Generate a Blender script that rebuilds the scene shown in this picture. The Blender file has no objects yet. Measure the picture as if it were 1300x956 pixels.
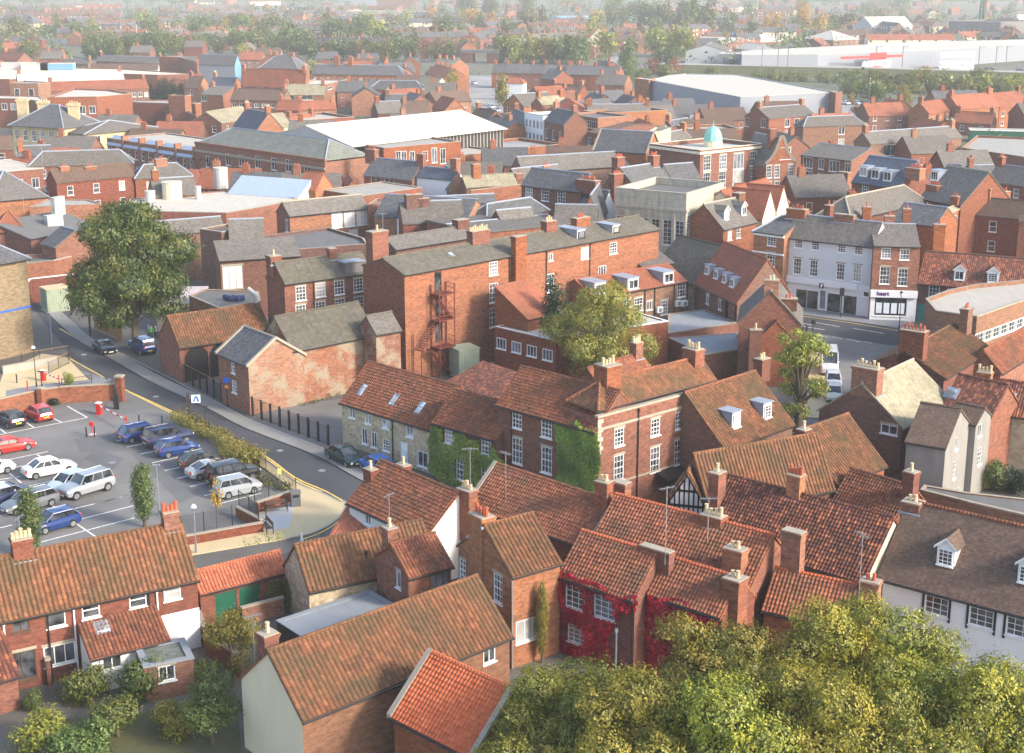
import bpy, math, random
from mathutils import Vector as V, Matrix, noise
R_ = math.radians
rnd = random.Random(7)
sc = bpy.context.scene
col = sc.collection
# ---------------------------------------------------------------- camera, world, sun, exposure
CAMZ, PIT, FP = 42.0, R_(14.4), 1806.0          # metres, tilt, focal length in photo pixels
cam = bpy.data.objects.new('camera', bpy.data.cameras.new('camera'))
col.objects.link(cam); sc.camera = cam
cam.location = (0, 0, CAMZ); cam.rotation_euler = (R_(90) - PIT, 0, 0)
cam.data.sensor_width = 36; cam.data.lens = FP / 1300 * 36; cam.data.shift_y = -45 / 1300
cam.data.clip_end = 12000; cam.data.clip_start = 1
w = bpy.data.worlds.new('World'); sc.world = w; w.use_nodes = True
SUN_EL, SUN_AZ = R_(27), R_(118)               # azimuth clockwise from +Y
nt = w.node_tree; sky = nt.nodes.new('ShaderNodeTexSky'); sky.sky_type = 'NISHITA'; sky.sun_disc = False
sky.sun_elevation = SUN_EL; sky.sun_rotation = SUN_AZ; sky.dust_density = 2; sky.air_density = 1.0; sky.ozone_density = .6
nt.links.new(sky.outputs[0], nt.nodes['Background'].inputs[0]); nt.nodes['Background'].inputs[1].default_value = 0.15
sl = bpy.data.lights.new('sun', 'SUN'); sl.energy = 2.0; sl.angle = R_(9); sl.color = (1, .92, .80)
so = bpy.data.objects.new('sun', sl); col.objects.link(so)
sd = V((math.sin(SUN_AZ) * math.cos(SUN_EL), math.cos(SUN_AZ) * math.cos(SUN_EL), math.sin(SUN_EL)))
so.rotation_euler = (-sd).to_track_quat('-Z', 'Y').to_euler()
sc.view_settings.view_transform = 'Standard'; sc.view_settings.look = 'None'
sc.view_settings.exposure = 1.5; sc.view_settings.gamma = 1
sc.cycles.max_bounces = 6; sc.cycles.diffuse_bounces = 3; sc.cycles.volume_bounces = 0
sc.cycles.use_denoising = True
# ---------------------------------------------------------------- measuring from the camera
ORG = {1:(0,0),2:(325,0),3:(650,0),4:(970,0),5:(0,210),6:(325,210),7:(650,210),8:(970,210),
 11:(0,420),12:(325,420),13:(650,420),14:(970,420),15:(0,630),16:(325,630),17:(650,630),18:(970,630),
 31:(0,90),32:(240,90),33:(480,90),34:(720,90),35:(940,90),36:(1040,160),37:(560,200),38:(0,250),41:(0,0),42:(240,0),43:(480,0),44:(720,0),45:(960,0),
 21:(540,570),22:(780,570),23:(420,560),24:(900,330),25:(600,340),26:(180,370),27:(1040,360),28:(200,560)}
def K(c, x, y):
    if c == 0: return (x, y)
    s = 1300/340 if c == 45 else 5.0 if c > 20 else 1300/330
    return (ORG[c][0] + x/s, ORG[c][1] + y/s)
FW = V((0, math.cos(PIT), -math.sin(PIT))); UP = V((0, math.sin(PIT), math.cos(PIT))); C0 = V((0, 0, CAMZ))
def ray(p): return FW + V((1,0,0)) * ((p[0]-650)/FP) + UP * ((433-p[1])/FP)
def P(p, z=0.0):
    d = ray(p); return C0 + d * ((z - CAMZ)/d.z)
def proj(q):
    r = q - C0; f = r.dot(FW); return (650 + r.x/f*FP, 433 - r.dot(UP)/f*FP)
def hit(p, o, n):
    d = ray(p); return C0 + d * ((o - C0).dot(n)/d.dot(n))
# ---------------------------------------------------------------- materials
MATS = {}
class NT:
    def __init__(s, name):
        s.m = bpy.data.materials.new(name); s.m.use_nodes = True; s.t = s.m.node_tree
        s.b = s.t.nodes['Principled BSDF']; s.out = s.t.nodes['Material Output']
    def n(s, typ, ins=None, **kw):
        x = s.t.nodes.new('ShaderNode' + typ)
        for k, v in kw.items(): setattr(x, k, v)
        for k, v in (ins or {}).items(): s.put(x.inputs[k], v)
        return x
    def put(s, sock, v):
        if isinstance(v, bpy.types.NodeSocket): s.t.links.new(v, sock)
        elif isinstance(v, bpy.types.Node): s.t.links.new(v.outputs[0], sock)
        elif isinstance(v, tuple) and len(v) == 3 and sock.type == 'RGBA': sock.default_value = (*v, 1)
        else: sock.default_value = v
    def math(s, op, a, b=0.0): return s.n('Math', {0: a, 1: b}, operation=op)
    def mix(s, f, a, b, bt='MIX'):
        x = s.n('Mix', data_type='RGBA', blend_type=bt); s.put(x.inputs[0], f); s.put(x.inputs[6], a); s.put(x.inputs[7], b); return x.outputs[2]
    def ramp(s, f, stops):
        x = s.n('ValToRGB', {0: f}); e = x.color_ramp.elements
        while len(e) < len(stops): e.new(.5)
        for i, (p, c) in enumerate(stops): e[i].position = p; e[i].color = (*c, 1) if len(c) == 3 else c
        return x.outputs[0]
    def noise(s, vec, scale, detail=4, rough=.55):
        return s.n('TexNoise', {'Vector': vec, 'Scale': scale, 'Detail': detail, 'Roughness': rough}).outputs[0]
    def uv(s): return s.n('UVMap').outputs[0]
    def pos(s): return s.n('NewGeometry').outputs[0]
    def obj(s): return s.n('TexCoord').outputs[3]
    def rand(s): return s.n('ObjectInfo').outputs['Random']
    def fin(s, colr, rough=.85, bump=None, bd=.02, bs=1.0, metal=0.0, spec=.3):
        s.put(s.b.inputs['Base Color'], colr); s.put(s.b.inputs['Roughness'], rough); s.put(s.b.inputs['Metallic'], metal)
        s.b.inputs['Specular IOR Level'].default_value = spec
        if bump is not None:
            bn = s.n('Bump', {'Height': bump, 'Distance': bd, 'Strength': bs}); s.put(s.b.inputs['Normal'], bn)
        MATS[s.m.name] = s.m; return s.m
def M(n): return MATS[n]
def plain(name, c, rough=.6, metal=0, spec=.4, var=.12, sc_=1.5):
    t = NT(name); n = t.noise(t.obj(), sc_, 3)
    f = t.ramp(n, [(.3, tuple(x*(1-var) for x in c)), (.7, tuple(min(1,x*(1+var)) for x in c))])
    return t.fin(f, rough, metal=metal, spec=spec)
def brick(name, c1, c2, mort=(.30,.26,.22), stain=(.10,.06,.05), wash=None, amt=.35, washamt=0):
    t = NT(name); uv = t.uv()
    b = t.n('TexBrick', {'Vector': uv, 'Color1': c1, 'Color2': c2, 'Mortar': mort, 'Scale': 1.0, 'Mortar Size': .006,
                         'Bias': 0.0, 'Brick Width': .235, 'Row Height': .078})
    mp = t.n('Mapping', {'Vector': uv, 'Scale': (.35, 1.1, 1)})
    n1 = t.noise(t.n('VectorMath', {0: mp.outputs[0], 1: t.n('CombineXYZ', {0: t.math('MULTIPLY', t.rand(), 50.0)})}, operation='ADD').outputs[0], 1.0, 6, .65)
    n2 = t.noise(uv, 6.0, 3); n4 = t.noise(t.n('Mapping', {'Vector': uv, 'Scale': (1, 2.2, 1)}).outputs[0], 1.7, 9, .75)
    c = t.mix(t.math('MULTIPLY', n2, .55), b.outputs[0], c2, 'MIX')
    c = t.mix(t.math('MULTIPLY', t.ramp(n1, [(.42,(0,0,0)),(.72,(1,1,1))]), amt), c, stain)
    r7 = t.math('FRACT', t.math('MULTIPLY', t.rand(), 7.3)); hv = t.n('HueSaturation', {'Hue': t.math('ADD', t.math('MULTIPLY', t.rand(), .016), .496), 'Saturation': t.math('ADD', t.math('MULTIPLY', r7, .25), .88), 'Value': t.math('ADD', t.math('MULTIPLY', t.rand(), .38), .80), 'Color': c})
    c = t.mix(.9, hv.outputs[0], t.ramp(n4, [(.33,(.42,.38,.36)),(.5,(.95,.92,.9)),(.68,(1.35,1.35,1.4))]), 'MULTIPLY')
    if wash:
        n3 = t.noise(uv, .30, 7, .7)
        c = t.mix(t.math('MULTIPLY', t.ramp(n3, [(.47,(0,0,0)),(.56,(1,1,1))]), washamt), c, t.mix(n2, wash, (.16,.13,.08)))
    c = t.mix(t.math('MULTIPLY', t.ramp(t.noise(t.n('Mapping', {'Vector': uv, 'Scale': (.5,9,1)}).outputs[0], 1.5, 3), [(.5,(0,0,0)),(.8,(1,1,1))]), .4), c, stain)
    return t.fin(c, .92, b.outputs[1], -.01, .6)
brick('brick_red', (.31,.088,.046), (.18,.050,.031))
brick('brick_orange', (.42,.150,.070), (.26,.085,.043), amt=.5)
brick('brick_brown', (.27,.125,.075), (.19,.085,.055))
brick('brick_dark', (.20,.075,.05), (.14,.055,.04))
brick('brick_buff', (.36,.28,.155), (.29,.22,.12), stain=(.18,.14,.09))
brick('brick_weathered', (.40,.145,.07), (.26,.09,.046), wash=(.46,.41,.31), washamt=.85)
def stone(name, a, b_, mort, scale=2.2):
    t = NT(name); uv = t.uv()
    mp = t.n('Mapping', {'Vector': uv, 'Scale': (1.0, 1.7, 1)}).outputs[0]
    v = t.n('TexVoronoi', {'Vector': mp, 'Scale': scale, 'Randomness': .8})
    e = t.n('TexVoronoi', {'Vector': mp, 'Scale': scale, 'Randomness': .8}, feature='DISTANCE_TO_EDGE')
    c = t.mix(t.n('SeparateXYZ', {0: v.outputs['Color']}).outputs[0], a, b_)
    c = t.mix(t.ramp(t.noise(uv, .8, 5), [(.4,(0,0,0)),(.75,(.7,.7,.7))]), c, tuple(x*.5 for x in b_))
    ed = t.ramp(e.outputs[0], [(.02,(0,0,0)),(.08,(1,1,1))])
    return t.fin(t.mix(ed, mort, c), .95, ed, .03, .7)
stone('stone_rubble', (.60,.48,.32), (.36,.27,.17), (.54,.46,.35))
stone('stone_pale', (.52,.45,.31), (.38,.31,.20), (.46,.40,.30), 1.6)
def ashlar(name, c):
    t = NT(name); uv = t.uv()
    b = t.n('TexBrick', {'Vector': uv, 'Color1': c, 'Color2': tuple(x*.86 for x in c), 'Mortar': tuple(x*.6 for x in c), 'Scale': 1.0, 'Mortar Size': .01, 'Brick Width': .9, 'Row Height': .35})
    n = t.noise(t.n('Mapping', {'Vector': uv, 'Scale': (2, .4, 1)}).outputs[0], 1.0, 6, .65)
    return t.fin(t.mix(t.ramp(n, [(.42,(0,0,0)),(.75,(.75,.75,.75))]), b.outputs[0], tuple(x*.42 for x in c)), .9, b.outputs[1], -.01, .5)
ashlar('ashlar', (.47,.43,.35)); ashlar('ashlar_cream', (.55,.45,.27))
def rend(name, c, v=.25, rough=.85):
    t = NT(name); uv = t.uv()
    n = t.noise(t.n('Mapping', {'Vector': uv, 'Scale': (1.4, .35, 1)}).outputs[0], .8, 6, .65)
    n2 = t.noise(uv, 5, 4)
    cc = t.mix(t.math('MULTIPLY', t.ramp(n, [(.4,(0,0,0)),(.8,(1,1,1))]), v*2), c, tuple(x*.55 for x in c))
    cc = t.mix(t.math('MULTIPLY', n2, .25), cc, tuple(x*.75 for x in c))
    return t.fin(cc, rough, n2, .01, .4)
rend('white_render', (.78,.76,.72), .10); rend('cream_render', (.66,.57,.42), .12); rend('grey_render', (.25,.24,.225), .35)
rend('pale_grey_render', (.60,.62,.64), .05); rend('shop_white', (.80,.80,.80), .06); rend('concrete', (.36,.34,.30), .3)
rend('pale_roof', (.44,.40,.34), .22); rend('white_roof', (.52,.48,.41), .22); rend('felt_roof', (.15,.145,.14), .3)
rend('grey_flat', (.27,.29,.31), .25); rend('pink_flat', (.50,.42,.42), .2); rend('coping', (.37,.32,.25), .3); rend('lead', (.30,.34,.41), .2, .5)
rend('lawn', (.10,.10,.045), .4); rend('path_buff', (.58,.46,.27), .12); rend('pale_flags', (.47,.47,.47), .15); rend('kerb_stone', (.36,.34,.31), .2)
rend('grey_clad', (.24,.26,.30), .08, .5); rend('blue_clad', (.16,.32,.50), .08, .5); rend('white_clad', (.46,.46,.45), .1, .5); rend('dark_clad', (.16,.15,.15), .1, .6)
TW = {}
def tilemat(name, cs, moss, mossamt=.5, tw=.24, th=.29, flat_=False, lo=.46, hi=.62):
    """cs: four tile colours picked per tile; moss/lichen grows in clouds"""
    TW[name] = (tw, th); t = NT(name); uv = t.uv()
    s = t.n('VectorMath', {0: uv, 1: (1/tw, 1/th, 1.0)}, operation='MULTIPLY').outputs[0]
    fl = t.n('VectorMath', {0: s}, operation='FLOOR').outputs[0]
    off = t.n('CombineXYZ', {0: t.math('MULTIPLY', t.rand(), 97.0)}).outputs[0]
    wn = t.n('TexWhiteNoise', {'Vector': t.n('VectorMath', {0: fl, 1: off}, operation='ADD').outputs[0]}, noise_dimensions='3D').outputs[0]
    c = t.ramp(wn, [(0, cs[0]), (.3, cs[1]), (.68, cs[2]), (1, cs[3])])
    vec = t.n('VectorMath', {0: uv, 1: off}, operation='ADD').outputs[0]
    nz = t.noise(vec, .38, 7, .66); nz2 = t.noise(vec, 3.2, 4, .6)
    f = t.math('MULTIPLY', t.ramp(t.math('ADD', t.math('MULTIPLY', nz, .72), t.math('MULTIPLY', nz2, .28)), [(lo,(0,0,0)),(hi,(1,1,1))]), mossamt)
    c = t.mix(f, c, t.mix(nz2, moss, tuple(x*.45 for x in moss)))
    ptc = t.noise(t.n('Mapping', {'Vector': vec, 'Scale': (1.6,.5,1)}).outputs[0], .9, 5, .7)
    c = t.mix(t.ramp(ptc, [(.60,(0,0,0)),(.68,(.6,.6,.6))]), c, cs[3]); c = t.mix(t.ramp(ptc, [(.30,(.55,.55,.55)),(.38,(0,0,0))]), c, tuple(x*.5 for x in cs[0]))
    c = t.mix(.35, c, t.mix(t.ramp(t.noise(vec, 9, 3), [(.35,(0,0,0)),(.7,(1,1,1))]), (.55,.5,.5), (1,1,1)), 'MULTIPLY')
    hv = t.n('HueSaturation', {'Value': t.math('ADD', t.math('MULTIPLY', t.rand(), .3), .85), 'Color': c}).outputs[0]
    sp = t.n('SeparateXYZ', {0: s})
    row = t.math('SUBTRACT', 1.0, t.math('FRACT', sp.outputs[1]))
    if flat_: hgt = t.math('MULTIPLY', row, .6)
    else:
        wv = t.math('SINE', t.math('MULTIPLY', sp.outputs[0], 6.2832))
        hgt = t.math('ADD', t.math('MULTIPLY', wv, .5), t.math('MULTIPLY', row, .8))
    return t.fin(hv, .9, hgt, .05 if not flat_ else .025, .9)
PT = [(.17,.064,.038), (.235,.082,.045), (.275,.096,.050), (.35,.13,.065)]
tilemat('pantile', PT, (.12,.095,.06), .6)
tilemat('pantile_mossy', [(.15,.064,.034), (.21,.084,.041), (.25,.10,.048), (.32,.13,.06)], (.125,.098,.05), .75, .30, .33, lo=.40, hi=.58)
tilemat('pantile_new', [(.34,.10,.055), (.42,.135,.07), (.46,.15,.08), (.50,.17,.09)], (.2,.10,.06), .3)
tilemat('pantile_bright', [(.56,.13,.05), (.62,.15,.06), (.66,.17,.07), (.70,.19,.08)], (.40,.12,.06), .3)
tilemat('pantile_dark', [(.10,.04,.03), (.16,.058,.04), (.21,.075,.048), (.42,.15,.07)], (.075,.055,.045), .5)
tilemat('tile_brown', [(.10,.065,.05), (.13,.08,.06), (.15,.095,.07), (.18,.12,.09)], (.10,.09,.06), .5, .2, .12, True)
tilemat('tile_red', [(.26,.085,.05), (.30,.10,.055), (.34,.115,.06), (.38,.13,.07)], (.13,.09,.06), .5, .2, .14, True)
tilemat('concrete_tile', [(.095,.086,.07), (.115,.104,.085), (.13,.118,.096), (.15,.137,.112)], (.14,.125,.07), .6, .33, .36, True)
tilemat('slate', [(.07,.072,.08), (.092,.095,.103), (.115,.116,.125), (.14,.138,.142)], (.13,.12,.09), .5, .3, .22, True)
tilemat('slate_brown', [(.11,.10,.092), (.135,.123,.11), (.16,.145,.13), (.185,.168,.15)], (.16,.145,.10), .5, .3, .22, True)
tilemat('slate_blue', [(.06,.075,.11), (.08,.095,.13), (.10,.115,.15), (.12,.13,.17)], (.10,.11,.11), .3, .3, .22, True)
tilemat('stone_slate', [(.27,.24,.165), (.31,.28,.19), (.35,.32,.22), (.23,.205,.14)], (.24,.21,.14), .6, .3, .30, True)
plain('white_paint', (.80,.80,.78), .4); plain('cream_paint', (.70,.62,.45), .5); plain('black_paint', (.018,.018,.02), .4); plain('brown_paint', (.10,.06,.04), .5)
plain('green_paint', (.012,.10,.058), .5); plain('grey_green', (.30,.34,.25), .55); plain('metal_grey', (.33,.35,.37), .4, .5); plain('rust_red', (.15,.035,.025), .7)
plain('signal_red', (.65,.02,.015), .35); plain('timber', (.34,.19,.09), .7); plain('dark_timber', (.035,.028,.024), .8); plain('blue_tarp', (.02,.035,.10), .6)
plain('pot_red', (.42,.10,.05), .8); plain('pot_cream', (.55,.43,.26), .8); plain('purple', (.10,.01,.16), .5); plain('sign_blue', (.02,.12,.55), .4)
plain('sign_red', (.70,.04,.03), .4); plain('line_white', (.70,.70,.66), .7, var=.25, sc_=3); plain('line_yellow', (.72,.52,.14), .7, var=.2, sc_=3)
plain('sign_yellow', (.75,.6,.15), .5); plain('rubber', (.02,.02,.02), .8); plain('alloy', (.45,.46,.48), .3, .8); plain('lamp_glass', (.75,.75,.72), .15, spec=.6); plain('tail_red', (.45,.01,.01), .2)
plain('orange_lamp', (.7,.25,.03), .3); plain('curtain', (.62,.60,.56), .9); plain('copper_green', (.22,.50,.42), .6); plain('teal_paint', (.03,.22,.20), .5); plain('plate_yellow', (.75,.55,.05), .5); plain('skin', (.5,.3,.2), .7)
plain('bark', (.10,.075,.05), .95); plain('gold_text', (.5,.4,.15), .5); plain('paper', (.70,.74,.80), .6)
def glassmat(name, c, rough=.12):
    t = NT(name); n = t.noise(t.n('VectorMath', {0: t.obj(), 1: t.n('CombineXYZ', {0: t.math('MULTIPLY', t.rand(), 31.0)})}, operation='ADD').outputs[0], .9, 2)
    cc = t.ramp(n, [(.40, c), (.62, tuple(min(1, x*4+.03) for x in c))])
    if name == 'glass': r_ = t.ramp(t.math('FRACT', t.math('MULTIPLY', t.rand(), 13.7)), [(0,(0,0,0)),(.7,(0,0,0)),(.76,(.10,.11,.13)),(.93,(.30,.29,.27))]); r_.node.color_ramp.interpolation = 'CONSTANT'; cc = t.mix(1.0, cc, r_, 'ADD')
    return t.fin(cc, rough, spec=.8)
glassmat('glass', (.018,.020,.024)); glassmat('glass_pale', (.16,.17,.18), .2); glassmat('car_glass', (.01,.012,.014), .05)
def asphalt(name, c):
    t = NT(name); p = t.pos()
    n = t.noise(p, .12, 6, .6); n2 = t.noise(p, 2.5, 5, .7); n3 = t.noise(p, 30, 2)
    cc = t.mix(t.ramp(n, [(.35,(0,0,0)),(.65,(1,1,1))]), tuple(x*.78 for x in c), tuple(x*1.22 for x in c))
    cc = t.mix(t.math('MULTIPLY', n2, .4), cc, tuple(x*.6 for x in c))
    return t.fin(cc, .9, n3, .01, .4)
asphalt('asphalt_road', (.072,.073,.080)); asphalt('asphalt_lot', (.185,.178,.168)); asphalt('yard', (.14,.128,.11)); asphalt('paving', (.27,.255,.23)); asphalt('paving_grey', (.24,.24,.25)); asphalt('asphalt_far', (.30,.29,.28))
def groundmat():
    t = NT('ground_mix'); p = t.pos()
    n = t.noise(p, .02, 6, .6); n2 = t.noise(p, .25, 5, .65)
    cc = t.mix(t.ramp(n, [(.42,(0,0,0)),(.56,(1,1,1))]), (.13,.12,.10), (.07,.095,.035))
    cc = t.mix(t.ramp(n2, [(.4,(0,0,0)),(.7,(.7,.7,.7))]), cc, (.22,.19,.15))
    return t.fin(cc, .95)
groundmat()
def leafmat(name, c1, c2, c3):
    t = NT(name); a = t.n('Attribute', attribute_name='tint').outputs[0]
    r = t.ramp(t.n('SeparateXYZ', {0: a}).outputs[0], [(0, c1), (.5, c2), (1, c3)])
    r = t.n('HueSaturation', {'Hue': t.math('ADD', t.math('MULTIPLY', t.rand(), .03), .485), 'Value': t.math('ADD', t.math('MULTIPLY', t.rand(), .35), .82), 'Color': r}).outputs[0]
    d = t.n('BsdfDiffuse', {'Color': r}); tr = t.n('BsdfTranslucent', {'Color': r}); g = t.n('BsdfGlossy', {'Color': (.6,.6,.6), 'Roughness': .45})
    m1 = t.n('MixShader', {0: .3, 1: d, 2: tr}); m2 = t.n('MixShader', {0: .05, 1: m1, 2: g})
    t.put(t.out.inputs[0], m2); MATS[name] = t.m; return t.m
leafmat('leaf_gold', (.10,.12,.02), (.22,.20,.03), (.34,.24,.045))
leafmat('leaf_olive', (.05,.075,.015), (.105,.125,.025), (.22,.19,.04))
leafmat('leaf_lime', (.12,.17,.025), (.25,.29,.04), (.45,.40,.06))
leafmat('leaf_green', (.045,.085,.02), (.10,.15,.035), (.18,.22,.05))
leafmat('leaf_dark', (.012,.028,.014), (.022,.045,.020), (.04,.07,.03))
leafmat('leaf_ivy', (.08,.16,.015), (.17,.28,.03), (.28,.38,.05))
leafmat('leaf_red', (.28,.012,.006), (.55,.022,.008), (.75,.06,.015))
leafmat('leaf_autumn', (.28,.14,.02), (.42,.24,.03), (.5,.3,.05))
leafmat('leaf_rust', (.14,.05,.03), (.22,.08,.04), (.30,.12,.05))
# ---------------------------------------------------------------- mesh building
class MB:
    def __init__(s): s.v = []; s.f = []; s.m = []; s.uv = []; s.mats = []
    def mi(s, m):
        if m not in s.mats: s.mats.append(m)
        return s.mats.index(m)
    def poly(s, pts, m, uvs=None):
        pts = [V(p) for p in pts]; i = len(s.v); s.v += pts; s.f.append(tuple(range(i, i+len(pts)))); s.m.append(s.mi(m))
        if uvs is None:
            n = V((0,0,0))
            for k in range(len(pts)): n += pts[k].cross(pts[(k+1) % len(pts)])
            if n.length > 1e-9: n.normalize()
            h = V((0,0,1)).cross(n)
            if h.length < .02: h = V((1,0,0)); n = V((0,0,1))
            h.normalize(); q = n.cross(h)
            uvs = [(p.dot(h), p.dot(q)) for p in pts]
        s.uv += uvs
    def box(s, x0, y0, z0, x1, y1, z1, m, T=None, bottom=True):
        if x0 > x1: x0, x1 = x1, x0
        if y0 > y1: y0, y1 = y1, y0
        if z0 > z1: z0, z1 = z1, z0
        c = [V((x, y, z)) for z in (z0, z1) for x, y in ((x0,y0),(x1,y0),(x1,y1),(x0,y1))]
        if T: c = [T @ p for p in c]
        for f in ((0,1,5,4),(1,2,6,5),(2,3,7,6),(3,0,4,7),(4,5,6,7)) + (((3,2,1,0),) if bottom else ()): s.poly([c[k] for k in f], m)
    def cyl(s, a, b, r, m, n=8, r2=None, caps=True):
        a = V(a); b = V(b); r2 = r if r2 is None else r2
        d = (b-a).normalized(); u = d.orthogonal().normalized(); q = d.cross(u)
        ra = [a + (u*math.cos(t)+q*math.sin(t))*r for t in [6.28318*k/n for k in range(n)]]
        rb = [b + (u*math.cos(t)+q*math.sin(t))*r2 for t in [6.28318*k/n for k in range(n)]]
        for k in range(n): s.poly([ra[k], ra[(k+1)%n], rb[(k+1)%n], rb[k]], m)
        if caps: s.poly(rb, m); s.poly(ra[::-1], m)
    def slab(s, pts, m, th=.14, me=None):
        """a planar polygon thickened straight down"""
        pts = [V(p) for p in pts]; lo = [p - V((0,0,th)) for p in pts]
        s.poly(pts, m); s.poly(lo[::-1], me or m)
        for k in range(len(pts)):
            j = (k+1) % len(pts); s.poly([lo[k], lo[j], pts[j], pts[k]], me or m)
    def mesh(s, name):
        me = bpy.data.meshes.new(name); me.from_pydata([tuple(p) for p in s.v], [], s.f)
        me.materials.clear()
        for m in s.mats: me.materials.append(M(m))
        me.polygons.foreach_set('material_index', s.m)
        l = me.uv_layers.new(name='UVMap'); l.data.foreach_set('uv', [c for q in s.uv for c in q])
        me.update(); return me
    def obj(s, name, parent=None, loc=None):
        o = bpy.data.objects.new(name, s.mesh(name)); col.objects.link(o)
        if parent: o.parent = parent
        if loc is not None: o.location = loc
        return o
def tag(o, label, cat=None, group=None, kind=None):
    if label: o['label'] = label
    if cat: o['category'] = cat
    if group: o['group'] = group
    if kind: o['kind'] = kind
    return o
def empty(name, loc, rz=0, label=None, cat=None, group=None):
    o = bpy.data.objects.new(name, None); col.objects.link(o); o.location = loc; o.rotation_euler = (0,0,rz); o.empty_display_size = .3
    return tag(o, label, cat, group)
def link(name, me, parent, loc=(0,0,0), rz=0, label=None, scale=None):
    o = bpy.data.objects.new(name, me); col.objects.link(o); o.parent = parent; o.location = loc; o.rotation_euler = (0,0,rz)
    if scale: o.scale = scale
    if label: o['label'] = label
    return o
def copy_tree(o, parent=None):
    c = o.copy(); col.objects.link(c); c.parent = parent
    for ch in list(o.children): copy_tree(ch, c)
    return c
# ---------------------------------------------------------------- windows
WC = {}
def win_meshes(w, h, kind, fr='white_paint', gl='glass', far=False, lintel=True):
    """front towards -y, centre at origin, plane of the wall at y=0"""
    k = (round(w,2), round(h,2), kind, fr, gl, far, lintel)
    if k in WC: return WC[k]
    f = MB(); g = MB() if not far else f; d0, d1 = .03, .11      # set back in the opening
    t = .075
    if kind in ('case2','case3','case4','case5','case6'): nx, nz = int(kind[4]), 1
    elif kind == 'sash': nx, nz = 2 if w < .95 else 3, 4
    elif kind == 'sash1': nx, nz = 1, 2
    elif kind == 'lead': nx, nz = 3, 4
    elif kind == 'plain': nx, nz = 1, 1
    elif kind == 'grid': nx, nz = max(2, round(w/.6)), max(2, round(h/.6))
    else: nx, nz = 2, 2
    x0, x1, z0, z1 = -w/2, w/2, -h/2, h/2
    f.box(x0, d0, z0, x0+t, d1, z1, fr); f.box(x1-t, d0, z0, x1, d1, z1, fr); f.box(x0+t, d0, z0, x1-t, d1, z0+t, fr); f.box(x0+t, d0, z1-t, x1-t, d1, z1, fr)
    bt = .03 if kind in ('sash','lead','grid') else .05
    for i in range(1, nx):
        x = x0 + w*i/nx; f.box(x-bt/2, d0+.01, z0+t, x+bt/2, d1-.01, z1-t, fr)
    for i in range(1, nz):
        z = z0 + h*i/nz; b2 = .07 if (i*2 == nz and kind.startswith('sash')) else bt; f.box(x0+t, d0+.013, z-b2/2, x1-t, d1-.013, z+b2/2, fr)
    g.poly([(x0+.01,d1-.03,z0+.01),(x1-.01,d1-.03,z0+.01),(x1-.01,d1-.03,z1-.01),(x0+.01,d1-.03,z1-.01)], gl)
    s = MB(); s.box(x0-.08, -.09, z0-.09, x1+.08, .05, z0-.003, fr if fr != 'black_paint' else 'coping')
    if lintel: s.box(x0-.1, -.02, z1+.003, x1+.1, .06, z1+.2, 'coping')
    r = (f.mesh('window_frame'), None if far else g.mesh('pane'), s.mesh('sill')) if not far else (None, None, None)
    if far:
        f.box(x0-.08, -.07, z0-.09, x1+.08, .05, z0-.003, fr); r = (f.mesh('window'), None, None)
    WC[k] = r; return r
def put_window(parent, loc, rz, w, h, kind='sash', fr='white_paint', gl='glass', far=False, lintel=True, name='window'):
    a, b, s = win_meshes(w, h, kind, fr, gl, far, lintel)
    o = link(name, a, parent, loc, rz)
    if b: link('pane', b, o); link('sill', s, o)
    return o
rend('blue_sheet', (.36,.44,.56), .10, .5); rend('pale_flags2', (.50,.49,.44), .15); rend('teal_dark', (.02,.05,.06), .1); rend('dark_glass', (.05,.045,.04), .1, .3)
tilemat('slate_green', [(.16,.17,.15), (.19,.20,.17), (.21,.22,.19), (.24,.25,.21)], (.14,.16,.10), .5, .3, .22, True)
leafmat('leaf_olive2', (.07,.10,.012), (.18,.20,.025), (.42,.36,.05))
leafmat('leaf_gold2', (.08,.10,.012), (.22,.215,.028), (.48,.38,.05))
rend('grey_clad2', (.12,.13,.14), .05, .5)

leafmat('leaf_sycamore', (.022,.045,.009), (.05,.085,.015), (.19,.18,.03))
leafmat('leaf_conifer', (.012,.035,.016), (.025,.06,.026), (.05,.10,.04))
asphalt('asphalt_patch', (.145,.142,.14)); asphalt('asphalt_dark', (.05,.05,.055))
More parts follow.
